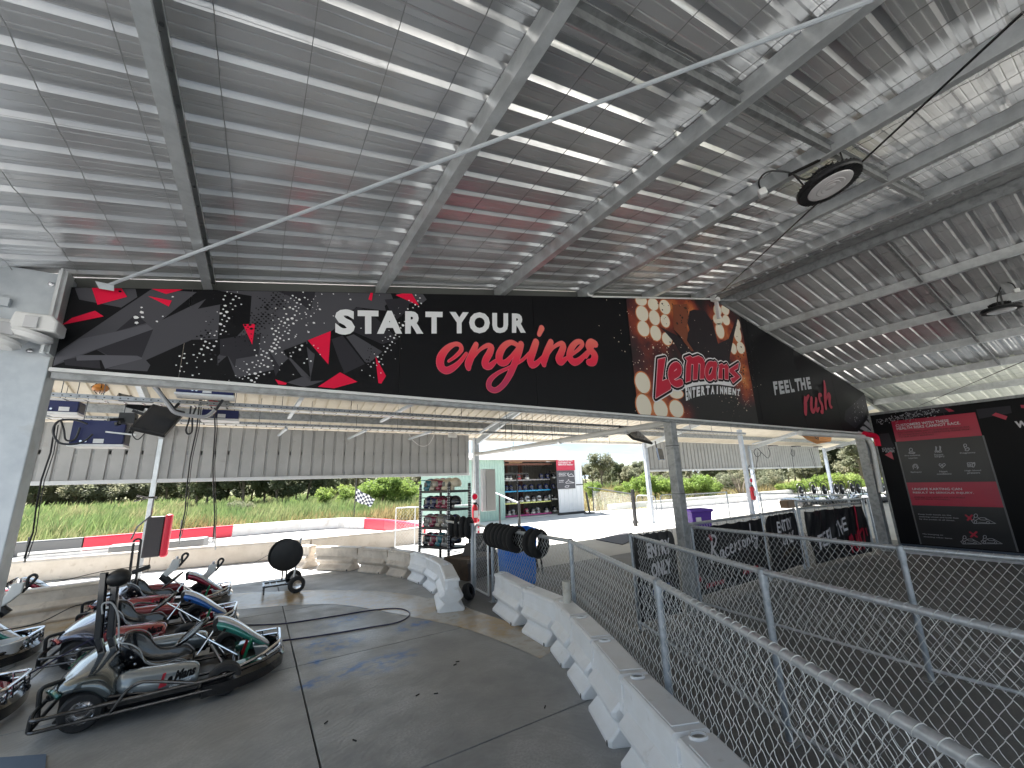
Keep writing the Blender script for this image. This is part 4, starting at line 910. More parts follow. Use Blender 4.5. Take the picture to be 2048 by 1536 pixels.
ic([circ(555, 845, 34, 10, pi*.9, pi*2.2), [(525, 850), (530, 880)], [(585, 830), (598, 860), (580, 880)], circ(555, 840, 18)], w1)
ic([[(925, 865), (880, 825), (890, 805), (925, 818), (955, 802), (972, 822), (925, 865)], [(890, 835), (915, 835), (925, 822), (935, 845), (955, 835)]], w1)
ic([[(1270, 795), (1335, 790), (1340, 845), (1280, 850), (1270, 795)], circ(1305, 822, 14), [(1345, 800), (1372, 790), (1375, 820), (1358, 855), (1335, 850)], circ(1362, 800, 10)], w1)
def kicon(dx, dy, s=1):
    T = lambda q: (q[0]*s+dx, q[1]*s+dy)
    return [[T(q) for q in L_] for L_ in [circ(1253, 672, 30), [(1230, 690), (1215, 735), (1250, 750), (1300, 720), (1330, 705), (1400, 705), (1580, 800), (1380, 800), (1220, 800), (1180, 750), (1215, 740)], circ(1250, 775, 22), circ(1455, 782, 22), [(1290, 700), (1330, 740), (1400, 745), (1440, 735), (1400, 705)], [(1300, 780), (1420, 790)]]]
ic(kicon(0, 0), w2, .010); ic(kicon(-10, 450, .86)+kicon(300, 430, .88), w2, .010)
XM = mat('poster_cross', (.45, .02, .05), .5)
ic([[(1090, 665), (1190, 740)], [(1190, 665), (1120, 745)]], w2, .03, XM); ic([[(1160, 945), (1270, 1020)], [(1265, 940), (1175, 1020)]], w2, .03, XM)
wart('red_print', WRED, [[(955, 45), (1040, 55), (1090, 85), (1020, 95)], [(1605, 140), (1660, 105), (1820, 155), (1800, 205)], [(2000, 0), (2100, 0), (2100, 50), (2010, 40)], [(135, 685), (225, 635), (262, 755)]], 2, w1)
wart('grey_print', PG1, [[(40, 400), (190, 385), (230, 500), (280, 590), (100, 620)], [(1390, 60), (1860, 10), (1880, 110), (1430, 190)], [(400, 60), (960, 0), (1100, 90), (960, 100), (420, 200)]], 1, w1)
b = MB(); random.seed(21)
for i in range(260):
    x_ = random.uniform(20, 880); y_ = 240-.2*x_+random.gauss(0, 34)
    if random.random() < .25: x_, y_ = random.uniform(100, 270), random.uniform(590, 650)
    c = WP(w1(x_, y_), 3)
    if c.z > 2.96 or c.y > 3.64: continue
    r = random.uniform(.006, .014); b.add([c+V(0, r*cos(a), r*sin(a)) for a in [2*pi*k/5 for k in range(5)]], [tuple(range(5))])
tag(b.build('white_speck', WGR, gw, world=True, norm=False), kind='stuff')

# ================================================================== CHAIN LINK FENCES
POSTG = mat('mottled_galvanised_post', (.44, .48, .53), .40, .6, noise=(16, (.32, .36, .41), .4, .62), dirt=(5, (.26, .28, .30), .58, .76), bump=(40, .08))
def chain_mesh(mb, a, c, z0, z1, p=.062, q=.07, r=.0016, bulge=True):
    a, c = V(a[0], a[1], 0), V(c[0], c[1], 0); d = c-a; L_ = d.length; d.normalize(); nrm_ = V(-d.y, d.x, 0)
    n = max(1, round(L_/p)); p = L_/n; m = max(2, round((z1-z0)/q)); q = (z1-z0)/m
    for k in range(n):
        s0 = k*p; pts = []
        for j in range(2*m+1):
            z = z1-j*q/2
            off = .52*p if (j+k) % 2 == 0 else -.52*p
            pts.append(a+d*(s0+p/2+off)+V(0, 0, z)+nrm_*(.0))
            if bulge and j < 2*m:
                g9 = .0065 if j % 2 == 0 else -.0065
                for f9 in (.30, .70): pts.append(a+d*(s0+p/2+off*(1-2*f9)*1.04)+V(0, 0, z-q/2*f9)+nrm_*g9*.8)
        mb.tube(pts, r, 4, caps=False)
def fence(pts, label, z=1.05, zm=.06, posts=None, pitch=.064, rr=.021, ties=True, bottom=False, postr=.024, m=None, wires=True, vp=None, group='chain link fences'):
    t = thing('chain_link_fence', label, 'fence', (pts[0][0], pts[0][1], 0), 0, group); m = m or RAIL
    b = MB(); b.tube([V(x_, y_, z) for x_, y_ in pts], rr, 12); b.build('top_rail', m, t, world=True, smooth=True)
    for i in (posts if posts is not None else range(len(pts))):
        x_, y_ = pts[i]; b = MB(); b.tube([V(x_, y_, 0), V(x_, y_, z-.005)], postr, 14); b.build('post', POSTG if m is RAIL else m, t, world=True, smooth=True)
        b = MB(); b.tube([V(x_, y_, z-.10), V(x_, y_, z+.015), V(x_, y_, z+.028)], [postr+.006, postr+.006, postr*.6], 14); b.lathe([(.004, 0), (.009, .01)], 6, Matrix.Translation((x_, y_-postr-.008, z-.06))); b.build('post_cap', POSTG, t, world=True, smooth=True)
        b = MB(); b.box(x_-.06, x_+.06, y_-.06, y_+.06, .0, .008); b.build('base_plate', GALV_D, t, world=True)
    if wires:
        b = MB()
        for p0, p1 in zip(pts, pts[1:]): chain_mesh(b, p0, p1, zm, z-.005, pitch*.5, pitch*1.38, r=.0018)
        tag(b.build('wire_mesh', WIRE, t, world=True, norm=False), kind='stuff')
    if ties:
        b = MB()
        for p0, p1 in zip(pts, pts[1:]):
            a, c = V(*p0, z), V(*p1, z); d = c-a; n = int(d.length/pitch); d.normalize(); u = V(-d.y, d.x, 0)
            for k in range(n):
                o_ = a+d*((k+.5)*(c-a).length/n); b.tube([o_+d*(.012*sin(q))+(u*cos(q)+V(0, 0, 1)*sin(q))*(rr+.0014) for q in [2*pi*j/10 for j in range(10)]], .0018, 4, closed=True)
        tag(b.build('rail_tie', WIRE, t, world=True, norm=False), kind='stuff')
    if bottom:
        b = MB(); b.tube([V(x_, y_, zm+.03) for x_, y_ in pts], .015, 8); b.build('bottom_rail', m, t, world=True)
    return t
fence([(3.20, 5.86), (3.18, 3.93), (2.39, 2.05), (1.51, .34), (1.02, -.62)], 'near chain link fence beside the white barriers, running to the corner', posts=[0, 1, 2, 4])
fence([(4.03, 3.79), (3.2, 1.78), (2.80, .51), (2.52, -.4)], 'second chain link fence, between near fence and the racers only banner', posts=[0, 1, 3], bottom=True)
fence([(5.23, 3.80), (5.0, 1.51), (5.02, -.9)], 'third chain link fence, nearest the black wall', posts=[0, 1, 2], bottom=True)
FB = [(5.25, 3.98), (7.45, 4.02), (8.75, 4.08)]
fence(FB, 'far chain link fence carrying the racers only banner', posts=[1, 2], ties=False)
fence([(8.95, 4.1), (11.25, 3.9)], 'short chain link fence carrying the crumpled feel the rush banner', posts=[0], ties=True, rr=.018)
fence([(15.2, 8.1), (14.3, 5.2)], 'distant chain link fence in front of the far karts', pitch=.11, ties=False)
fence([(11.1, 5.1), (12.6, 4.3)], 'low double railed fence end near the black wall', pitch=.08, ties=False)
fence([(12.3, 4.1), (13.3, 4.3)], 'chain link fence piece filling the gap beside the black wall', pitch=.08, ties=False, zm=.1)
# far gates and fences behind the concrete apron
def gate(p0, p1, z0, z1, label, m=GALV_L, r=.017, pitch=.10, rad=.16):
    t = thing('chain_link_gate', label, 'gate', (p0[0], p0[1], 0), 0, 'chain link gates'); a, c = V(*p0, 0), V(*p1, 0)
    path = [a+V(0, 0, z0), a+V(0, 0, z1), c+V(0, 0, z1), c+V(0, 0, z0)]
    P_ = fillet(path, rad, 6); b = MB(); b.tube(P_+[], r, 10); b.tube([path[3], path[0]], r, 10); b.build('frame', m, t, world=True, smooth=True)
    b = MB(); chain_mesh(b, p0, p1, z0+.02, z1-.03, pitch*.5, pitch*1.1, r=.0020 if pitch > .08 else .0016, bulge=False); tag(b.build('wire_mesh', WIRE, t, world=True, norm=False), kind='stuff')
    return t
BLKP = mat('black_painted_tube', (.02, .02, .022), .4)
gate((12.10, 10.95), (11.95, 9.95), .05, 1.08, 'left leaf of the rounded chain link gate pair'); gate((12.1, 9.86), (13.2, 9.9), .05, 1.10, 'right leaf of the rounded chain link gate pair')
fence([(13.65, 10.0), (15.9, 9.75)], 'pale chain link fence behind the purple tub', z=1.05, pitch=.11, ties=False)
b = MB(); b.box(11.95, 12.05, 10.96, 11.06, 0, 1.30); b.box(11.93, 12.07, 10.95, 11.07, .1, .18); t = b.build('gate_post', BLKP); tag(t, 'thick black square gate post at the foot of the apron', 'post')
hr = thing('handrail', 'black tube handrail sloping beside the concrete apron', 'handrail', (15.7, 17.3, 0))
b = MB(); A_ = V(15.75, 17.3, 1.25); b.tube([V(16.6, 18.6, 1.25), A_, V(12.05, 11.05, 1.12)], .025, 8); b.tube([A_, V(15.75, 17.3, 0)], .03, 8); b.tube([V(15.75, 17.3, .06), V(12.05, 11.05, .06)], .02, 6); b.build('rail', BLKP, hr, world=True, smooth=True)
b = MB(); chain_mesh(b, (15.75, 17.3), (12.05, 11.05), .08, 1.1, .07, .14, r=.0022, bulge=False); tag(b.build('wire_mesh', WIRE, hr, world=True, norm=False), kind='stuff')
bl = thing('leaning_bollard', 'short black post leaning on a dark foot beside shed', 'bollard', G(1178, 1027)); p = G(1178, 1027)
b = MB(); b.bar(V(-.08, 0, 1.05), V(.05, 0, .05), .07); b.build('shaft', BLKP, bl); b = MB(); b.box(-.22, .28, -.15, .15, 0, .06); b.build('foot', BLKP, bl)
GP = G(945, 1049, 1.06)
# pit gate left of the blue bin, with its posts and the rail carrying neck braces
gate((3.16, 5.93), (GP.x+.02, GP.y-.05), .08, 1.06, 'rounded chain link gate between barriers and blue bin', m=GALV, pitch=.06, rad=.12, r=.016)
b = MB(); b.tube([V(GP.x, GP.y, 0), V(GP.x, GP.y, 1.08)], .035, 14); t = b.build('round_post', GALV_L, smooth=True)
p_ = G(952, 1180); t.location = (0, 0, 0)
tag(t, 'thick round steel post between helmet shelf and pit gate', 'post')
# entry gates left of the shelf
gate((3.40, 11.75), (3.93, 11.70), .1, 1.12, 'narrow white gate frame left of the helmet shelf', m=WHITE, pitch=.09, rad=.03)
gate((3.86, 10.95), (4.55, 10.9), .1, 1.10, 'rounded steel gate frame just left of helmet shelf', m=GALV_L, pitch=.09, rad=.12)
b = MB(); b.tube([V(3.42, 11.75, 1.12), V(5.5, 11.0, 1.12)], .014, 8); b.tube([V(4.6, 10.9, 0), V(4.6, 10.9, 1.12)], .03, 10); t = b.build('gate_rail', GALV_L, smooth=True); tag(t, 'pale round rail crossing behind the helmet shelf', 'rail')

# ---- cloth banners
BAN = mat('banner_vinyl', (.010, .010, .012), .34, 0, bump=(3.5, .6))
def banner(p0, p1, z0, z1, label, texts, waves=.01, rad=0, seed=1):
    t = thing('cloth_banner', label, 'banner', (p0[0], p0[1], z0), 0, 'black printed banners on the fences'); a, c = V(*p0, 0), V(*p1, 0); d = (c-a); L_ = d.length; d.normalize(); nn = V(d.y, -d.x, 0)
    nx, ny = 40, 14; rnd = random.Random(seed); ph = [rnd.uniform(0, 6) for _ in range(4)]
    def S_(u, v, k=0):
        x_ = u*L_; w_ = waves*(sin(u*23+ph[0]+v*2)*(.3+v*.7)+.6*sin(u*51+ph[1]-v*5)+.5*sin(u*9+v*7+ph[2]))
        z_ = z0+v*(z1-z0)-.018*abs(sin(u*pi*6))*v
        if rad:
            e = min(x_, L_-x_)
            if e < rad: z_ = min(z_, z1-rad+math.sqrt(max(0, rad*rad-(rad-e)**2)))
        return a+d*x_+nn*(w_+.0+k)+V(0, 0, z_)
    b = MB(); b.add([S_(i/nx, j/ny) for j in range(ny+1) for i in range(nx+1)], [(j*(nx+1)+i, j*(nx+1)+i+1, (j+1)*(nx+1)+i+1, (j+1)*(nx+1)+i) for j in range(ny) for i in range(nx)]); b.build('cloth', BAN, t, world=True, smooth=True, norm=False, angle=180)
    for item in texts: item(t, S_)
    b = MB()
    for i in range(9): b.tube([S_(.03+i*.117, .975)+V(0, 0, 0), S_(.03+i*.117, 1.0)+V(0, 0, .045)], .003, 4)
    tag(b.build('cable_tie', BLACK, t, world=True), kind='stuff'); return t
def fine_text(txt, bold):
    import bmesh
    vs, fs = text_geo(txt, bold); bm = bmesh.new(); vv = [bm.verts.new((p, q, 0)) for p, q in vs]
    for f in fs:
        try: bm.faces.new([vv[i] for i in f])
        except ValueError: pass
    bmesh.ops.triangulate(bm, faces=bm.faces[:])
    for _ in range(4):
        es = [e for e in bm.edges if e.calc_length() > .05]
        if es: bmesh.ops.subdivide_edges(bm, edges=es, cuts=1); bmesh.ops.triangulate(bm, faces=bm.faces[:])
    bm.verts.index_update(); o = ([(v.co.x, v.co.y) for v in bm.verts], [tuple(v.index for v in f.verts) for f in bm.faces]); bm.free(); return o
def bt(txt, u0, v0, u1, v1, dv=0, m=None, bold=.04, k=.012):
    def f(t, S_):
        vs, fs = fine_text(txt, bold); b = MB(); b.add([S_(u0+(u1-u0)*p, v0+(v1-v0)*q+dv*p, k) for p, q in vs], fs); b.build('lettering', m or WTX, t, world=True, norm=False)
    return f
def bs(strokes, m, k=.006, w=1):
    def f(t, S_):
        b = MB()
        for pts, ww in strokes:
            P_ = smooth_path([V(p[0], p[1], 0) for p in pts], 5); Q = [S_(p.x, p.y, k) for p in P_]; n = len(Q)
            stroke(b, Q, [w*(ww[min(int(i/5), len(ww)-1)]) for i in range(n)] if isinstance(ww, list) else ww*w, nrm=nb_)
        b.build('script_lettering', m, t, world=True, norm=False)
    return f
nb_ = V(0, -1, 0)
# 'Racers only' in brush strokes: u along, v up
RO = [([(q[0]*.86+.06, q[1]*.80+.22) for q in a_], w_*.85) for a_, w_ in [([(.215, .28), (.235, .50), (.255, .78)], .045), ([(.19, .74), (.26, .80), (.315, .73), (.29, .60), (.245, .55)], .04), ([(.25, .54), (.29, .40), (.335, .30)], .04),
      ([(.395, .47), (.355, .46), (.345, .36), (.375, .33), (.40, .47), (.40, .35), (.42, .33)], .034), ([(.475, .49), (.445, .50), (.43, .40), (.45, .35), (.48, .38)], .034),
      ([(.50, .44), (.54, .50), (.53, .55), (.505, .50), (.505, .40), (.54, .38), (.56, .42)], .034), ([(.575, .40), (.58, .56), (.58, .50), (.61, .57)], .034), ([(.66, .60), (.635, .58), (.66, .50), (.645, .42), (.62, .44)], .034),
      ([(.74, .58), (.715, .56), (.715, .47), (.74, .45), (.76, .52), (.74, .58)], .034), ([(.78, .47), (.79, .60), (.79, .55), (.815, .62), (.83, .56), (.83, .50)], .034), ([(.865, .90), (.86, .70), (.865, .54), (.88, .52)], .034), ([(.90, .66), (.90, .58), (.93, .58)], .034), ([(.955, .72), (.945, .55), (.92, .38), (.895, .38), (.90, .48)], .034)]]
ONL = mat('banner_script_red', (.40, .012, .04), .5)
banner((5.30, 3.94), (7.36, 3.97), .10, 1.0, 'long black banner reading Racers only in white script', [bs(RO, WTX), bs([([(.62+.03*i, .16), (.64+.03*i, .22), (.65+.03*i, .15)], .03) for i in range(7)]+[([(.15+.025*i, .10), (.16+.025*i, .14)], .03) for i in range(9)]+[([(.25, .86), (.27, .80)], .05), ([(.06, .30), (.08, .24)], .06)], ONL)], waves=.006, seed=2)
banner((7.52, 4.0), (8.70, 4.05), .10, 1.02, 'rounded black banner reading ENTRY ONLY at the middle right', [bt('ENTRY', .32, .66, .82, .87, .05, bold=.025), bt('ONLY', .42, .42, .84, .62, .04, bold=.025), bs([([(.38+.05*i, .22+.012*i), (.40+.05*i, .30+.012*i), (.42+.05*i, .23+.012*i)], .012) for i in range(8)], mat('dull_gold_print', (.07, .045, .02), .5))], waves=.008, rad=.18, seed=5)
RS = [([((q[0]-.56)*1.15+.62, q[1]) for q in a_], w_) for a_, w_ in [([(.56, .10), (.565, .38)], .07), ([(.56, .32), (.60, .42)], .06), ([(.62, .38), (.62, .15), (.645, .12), (.665, .40)], .06), ([(.72, .46), (.69, .38), (.725, .24), (.69, .12)], .06), ([(.745, .98), (.755, .55), (.75, .12)], .07), ([(.755, .40), (.80, .50), (.815, .16)], .06), ([(.85, .50), (.86, .36)], .04)]]
banner((9.02, 4.02), (11.2, 3.85), .06, 1.0, 'crumpled black banner reading FEEL THE rush beside the wall', [bt('FEEL', .12, .24, .39, .52, .14, bold=.02), bt('THE', .42, .42, .64, .70, .11, bold=.02), bs(RS, mat('banner_rush_red', (.48, .02, .05), .5), k=.016)], waves=.022, seed=9)
eb = banner((3.92, 3.66), (4.62, 3.62), .12, 1.08, 'rounded black board reading ENTRY ONLY behind the second fence', [bt('ENTRY', .28, .70, .86, .88, .03), bt('ONLY', .34, .46, .82, .64, .03), bs([([(.34+.035*i, .27+.004*i), (.35+.035*i, .33+.004*i)], .022) for i in range(12)], mat('banner_blue_print', (.01, .05, .22), .5))], waves=.002, rad=.12, seed=3)
# ================================================================== WATER BARRIERS
BARM = mat('white_barrier_plastic', (.92, .93, .95), .34, 0, noise=(5, (.86, .86, .86), .4, .7), dirt=(7, (.55, .51, .45), .62, .85), bump=(30, .06), spec=.5)
BARW = mat('sun_yellowed_barrier_plastic', (.70, .62, .53), .42, 0, noise=(5, (.50, .43, .36), .4, .7), dirt=(6, (.36, .29, .23), .58, .8), bump=(30, .06))
def barrier_proto(name, m):
    t = thing(name, 'x', 'barrier')
    def ring(x, pr, s=1): return [V(x, y*s, z) for y, z in pr]+[V(x, -y*s, z) for y, z in reversed(pr)]
    full = [(.104, .205), (.100, .24), (.094, .30), (.094, .372), (.108, .380), (.108, .400), (.092, .411)]
    slot = [(.104, .205), (.100, .24), (.090, .285), (.066, .295), (.066, .370), (.066, .385), (.060, .392)]
    b = MB(); b.loft([ring(-.498, slot), ring(-.476, slot), ring(-.470, full), ring(.470, full), ring(.476, slot), ring(.498, slot)]); b.build('body', m, t, bevel=.004)
    led = [(.100, .118), (.118, .135), (.158, .165), (.166, .18), (.166, .198), (.125, .232), (.100, .25)]
    b = MB(); b.loft([ring(-.43, led, .80), ring(-.405, led), ring(.405, led), ring(.43, led, .80)]); b.build('ledge', m, t, bevel=.006)
    lo = [(.184, .0), (.192, .012), (.192, .034), (.138, .078), (.112, .10), (.108, .20)]
    b = MB(); b.loft([ring(-.36, lo, .88), ring(-.335, lo), ring(.355, lo), ring(.38, lo, .88)]); b.build('foot', m, t, bevel=.006)
    b = MB(); b.box(-.36, .40, -.082, .082, .4115, .4165); b.build('top_rib', m, t, bevel=.003)
    b = MB(); b.lathe([(.050, .411), (.050, .424), (.040, .424), (.038, .4125), (.0, .412)], 20, Matrix.Translation((-.43, 0, 0))); b.build('filler_ring', m, t, smooth=True)
    b = MB(); b.lathe([(.020, .402), (.037, .413)], 20, Matrix.Translation((-.43, 0, .0005)), caps=True); b.build('filler_cap', mat('dirty_grey_cap', (.30, .29, .27), .6), t)
    b = MB()
    for x_ in (.34,):
        for s in (-1, 1): b.lathe([(.016, 0), (.016, .004), (.010, .005)], 10, Matrix.Translation((x_, s*.1925, .022)) @ Matrix.Rotation(R(-90*s), 4, 'X'))
    b.build('drain_plug', mat('plug_dark', (.08, .08, .08), .5), t)
    return t
bp1 = barrier_proto('water_barrier', BARM); bp2 = barrier_proto('water_barrier', BARW)
def lay(proto, a, c, label, group, first=False):
    a, c = V(*a, 0), V(*c, 0); mid = (a+c)/2; d = c-a; L_ = d.length; rz = math.atan2(d.y, d.x)
    t = proto if first else dup(proto)
    t.location = mid; t.rotation_euler = (0, 0, rz); t.scale = ((L_+.0)/1.0, 1, 1.11); t['label'] = label; t['group'] = group; return t
RC = [(3.18, 5.60), (3.04, 4.63), (3.0, 3.91), (2.80, 3.38), (2.57, 2.83), (2.30, 2.25), (2.05, 1.63), (1.80, 1.02), (1.57, .42), (1.34, -.15)]
nm = ['farthest white barrier, starting beside the pit gate', 'white barrier ending at the upright pipe stub', 'white barrier just in front of the upright pipe stub', 'white barrier where the curve turns beside the fence post',
      'fifth white barrier from the gate, with round filler hole', 'sixth white barrier from the gate along the near fence', 'seventh white barrier from the gate, near picture bottom', 'nearest white barrier cut by the bottom picture edge', 'white barrier below the picture edge next to near fence']
for i, (a, c) in enumerate(zip(RC, RC[1:])): lay(bp1, a, c, nm[i], 'white water barriers along the fence', first=(i == 0))
LC = [(1.34, 10.66), (2.09, 9.76), (2.53, 9.0), (2.78, 8.27), (2.87, 7.58), (2.80, 6.75), (2.45, 5.66)]
nl = ['cream barrier at the far left end of the curved row', 'cream barrier second from the left in the curved row', 'cream barrier in the middle of the curved row before the shelf', 'pale barrier below the left shelf post', 'pale barrier in front of the helmet shelf', 'large pale barrier ending the row beside the pit gate']
for i, (a, c) in enumerate(zip(LC, LC[1:])): lay(bp2 if i < 3 else bp1, a, c, nl[i], 'curved row of barriers before the helmet shelf', first=(i == 0))
lay(bp2, (1.27, 10.8), (1.08, 11.25), 'end barrier turned away at the far left of the curved row', 'curved row of barriers before the helmet shelf')
lay(bp2, (-5.0, 8.9), (-3.3, 8.95), 'long cream barrier behind the left column', 'cream barriers behind the karts'); lay(bp2, (-3.3, 8.95), (-1.55, 9.25), 'long cream barrier behind the parked karts', 'cream barriers behind the karts')
b = MB(); b.lathe([(.045, 0), (.045, .22), (.038, .22), (.036, .02)], 16); t = b.build('pipe_stub', mat('old_white_pvc', (.62, .60, .55), .5, noise=(12, (.45, .42, .36), .5, .7)), smooth=True); t.location = (2.98, 3.80, .455); tag(t, 'upright white pipe stub standing on the barrier row', 'pipe')
# ---- track side barriers
def track_barrier(pts, label, h=.42, seg=None, ms=None, cat_='barrier', w=.2):
    t = thing('track_barrier', label, cat_, (pts[0][0], pts[0][1], 0), 0, 'long plastic barriers along the race track')
    for i, (a, c) in enumerate(zip(pts, pts[1:])):
        a, c = V(*a, 0), V(*c, 0); d = (c-a).normalized(); n = V(-d.y, d.x, 0)
        pr = [(-w*.5, 0), (-w*.5, h*.26), (-w*.40, h*.34), (-w*.40, h*.50), (-w*.5, h*.56), (-w*.5, h*.88), (-w*.36, h), (w*.36, h), (w*.5, h*.88), (w*.5, 0)]
        b = MB(); b.loft([[a+d*.008+n*(-p)+V(0, 0, z) for p, z in pr], [c-d*.008+n*(-p)+V(0, 0, z) for p, z in pr]]); m = (ms[i] if ms else BARM)
        b.build('barrier_segment', m, t, world=True, bevel=.012)
    return t
TW = mat('track_barrier_white', (.62, .61, .60), .45, noise=(2, (.52, .50, .48), .4, .7), dirt=(4, (.40, .36, .32), .6, .8)); TR = mat('track_barrier_red', (.62, .02, .05), .4); TC = mat('track_barrier_cream', (.56, .50, .43), .5, noise=(3, (.46, .40, .33), .4, .7), dirt=(8, (.32, .26, .2), .6, .8)); TG = mat('tyre_wall_grey', (.13, .13, .13), .6)
track_barrier([(-30, 18.6), (-9, 19.1), (-6.3, 19.25), (-4.6, 19.35), (-2.7, 19.75), (-.6, 20.15), (1.8, 20.2), (3.3, 19.9), (4.15, 18.7)], 'far track barrier with long red section below the field', ms=[TW, TG, TG, TR, TR, TW, TW, TW])
track_barrier([(4.15, 18.7), (4.62, 17.3), (4.9, 15.6), (4.95, 14.2), (4.7, 13.2)], 'red barrier bend closing the track hairpin by the gate', ms=[TR, TR, TR, TR])
track_barrier([(-12, 13.5), (-4.3, 13.45), (-1.9, 13.1), (1.4, 12.55), (3.6, 12.6), (4.6, 13.0)], 'near cream track barrier running behind the karts', ms=[TC, TC, TC, TC, TC], h=.45)
b = MB(); b.box(-5.6, -1.0, 18.0, 18.05, 0, .10); b.box(-5.6, -1.0, 18.0, 18.05, .13, .2); t = b.build('kerb_rail', TW); tag(t, 'low white rail just in front of the red track barrier', 'rail')
b = MB(); b.prism([(-3.3, 16.1), (-1.2, 16.4), (-1.1, 17.0), (-3.4, 16.8)], 'z', 0, .34); t = b.build('tyre_pack', TG, bevel=.05); tag(t, 'grey block of track edging beside the padded pole', 'track edging')
track_barrier([(16.9, 17.35), (24, 17.45), (32, 17.6), (44, 17.8)], 'long low white barrier across the right hand field edge', h=.30, ms=[TW]*3)
track_barrier([(18.2, 15.7), (24, 15.2), (33, 14.2), (44, 13.4)], 'white barrier edging the right part of the track', h=.28, ms=[TW]*3)

# ================================================================== KARTS
def kart(label, body=(.085, .105, .115), accent=(.02, .13, .10), pod=(.22, .25, .27), nosec=(.04, .26, .21), group='karts parked in the pit', post=True, detail=True, low=.0):
    t = thing('go_kart', label, 'go-kart', (0, 0, 0), 0, group)
    cm = lambda nm, c: mat(nm+'_%d_%d_%d' % tuple(int(k*100) for k in c), c, .16, .8 if nm == 'kart_body' else .25, coat=1.)
    MBo, MA, MP, MN = cm('kart_body', body), cm('kart_accent', accent), cm('kart_pod', pod), cm('kart_nose', nosec)
    # rear cover
    S_ = [(-.875, .30, .23, .20), (-.83, .44, .31, .215), (-.77, .54, .355, .255), (-.69, .585, .385, .292), (-.60, .59, .40, .29), (-.51, .585, .395, .24), (-.46, .575, .36, .15), (-.42, .56, .30, .13)]
    def ring(x, w, zt, zb_): return [V(x, -w, zb_), V(x, -w*1.01, zb_+(zt-zb_)*.45), V(x, -w*.93, zb_+(zt-zb_)*.80), V(x, -w*.72, zt*.97), V(x, -w*.36, zt), V(x, 0, zt*1.02), V(x, w*.36, zt), V(x, w*.72, zt*.97), V(x, w*.93, zb_+(zt-zb_)*.80), V(x, w*1.01, zb_+(zt-zb_)*.45), V(x, w, zb_)]
    b = MB(); b.loft([ring(*s) for s in S_], closed=False, caps=False); o = b.build('rear_cover', MBo, t, smooth=True, sub=2, angle=180)
    k = o.modifiers.new('thick', 'SOLIDIFY'); k.thickness = .008
    b = MB()
    for s in (-1, 1): b.tube(smooth_path([V(-.88, s*.26, .24), V(-.83, s*.43, .29), V(-.78, s*.53, .30), V(-.74, s*.575, .275)], 4), [.016]*13, 6)
    b.build('cover_edge', MA, t, smooth=True)
    b = MB()
    for s in (-1, 1): b.prism([(-.46, .215), (-.45, .09), (.10, .082), (.13, .15), (-.10, .165), (-.30, .20)], 'y', s*.575-.02, s*.575+.02)
    b.build('side_skirt', BLACKG, t, bevel=.008)
    # side pods
    for s in (-1, 1):
        b = MB(); P_ = [(-.46, .17, .335, .35, .53), (-.30, .16, .325, .36, .59), (-.10, .14, .315, .37, .60), (.03, .13, .31, .38, .60), (.09, .14, .295, .39, .59), (.115, .165, .26, .41, .57)]
        b.loft([[V(x, s*yi, z0), V(x, s*yo, z0), V(x, s*(yo+.012), z0+(z1-z0)*.35), V(x, s*yo, z0+(z1-z0)*.72), V(x, s*(yo-.05), z1), V(x, s*(yi+.03), z1), V(x, s*yi, z1-.03)] for x, z0, z1, yi, yo in P_]); b.build('side_pod', MP, t, smooth=True, sub=1, angle=180)
    # logo on the near pod
    if detail:
        b = MB(); o_ = -.6205
        put_text(b, 'L', (-.150, o_, .195), (-.10, o_, .205), (-.13, o_, .300), bold=.06); b.build('logo_letter', mat('kart_logo_red', (.45, .01, .03), .4), t, norm=False)
        b = MB(); put_text(b, 'e', (-.100, o_, .208), (-.066, o_, .213), (-.094, o_, .268), bold=.05); put_text(b, 'Mans', (-.056, o_, .222), (.085, o_, .242), (-.050, o_, .300), bold=.05, shear=.2); b.build('logo_lettering', PBLACK, t, norm=False)
        b = MB(); put_text(b, 'ENTERTAINMENT', (-.08, o_, .178), (.06, o_, .205), (-.078, o_, .197), bold=.03); put_text(b, 'SiNUS', (-.42, -.583, .175), (-.32, -.583, .18), (-.41, -.583, .20), bold=.05, shear=.3); b.build('small_lettering', FLATW, t, norm=False)
    # seat shell: U sections from the front lip over the base and up the back
    SE = [(.01, .15, .17, .05, 0), (-.06, .12, .20, .13, 0), (-.16, .115, .21, .135, .0), (-.25, .125, .215, .14, -.0), (-.33, .15, .215, .22, -.03), (-.40, .21, .21, .27, -.03), (-.45, .30, .20, .19, -.02), (-.49, .39, .175, .09, -.0), (-.51, .44, .12, .02, 0)]
    SE = [(.015, .15, .18, .205, 0), (-.05, .12, .205, .265, 0), (-.13, .11, .215, .262, 0), (-.22, .11, .22, .262, 0), (-.30, .12, .22, .30, .0), (-.37, .15, .22, .40, .0), (-.43, .20, .215, .455, .0), (-.475, .29, .20, .475, .0), (-.505, .39, .17, .48, .0), (-.52, .45, .10, .485, .0)]
    def us(x, z, w, zt, dx):
        return [V(x+(zt-z)*.10*q[1]*(1 if z > .14 else 0), w*q[0], z+(zt-z)*q[1]) for q in ((-1.10, 1), (-1.06, .70), (-.98, .32), (-.70, .03), (-.3, 0), (.3, 0), (.70, .03), (.98, .32), (1.06, .70), (1.10, 1))]
    b = MB(); b.loft([us(*s) for s in SE], closed=False, caps=False); o = b.build('seat', BLACKG if detail else BLACK, t, smooth=True, sub=1, angle=180); k = o.modifiers.new('thick', 'SOLIDIFY'); k.thickness = .012
    b = MB()
    for e in (0, 9): b.tube(smooth_path([us(*s)[e]+V(0, 0, .006) for s in SE], 4), .0045, 5)
    b.build('seat_piping', mat('piping_grey', (.45, .46, .47), .4), t, smooth=True)
    b = MB()
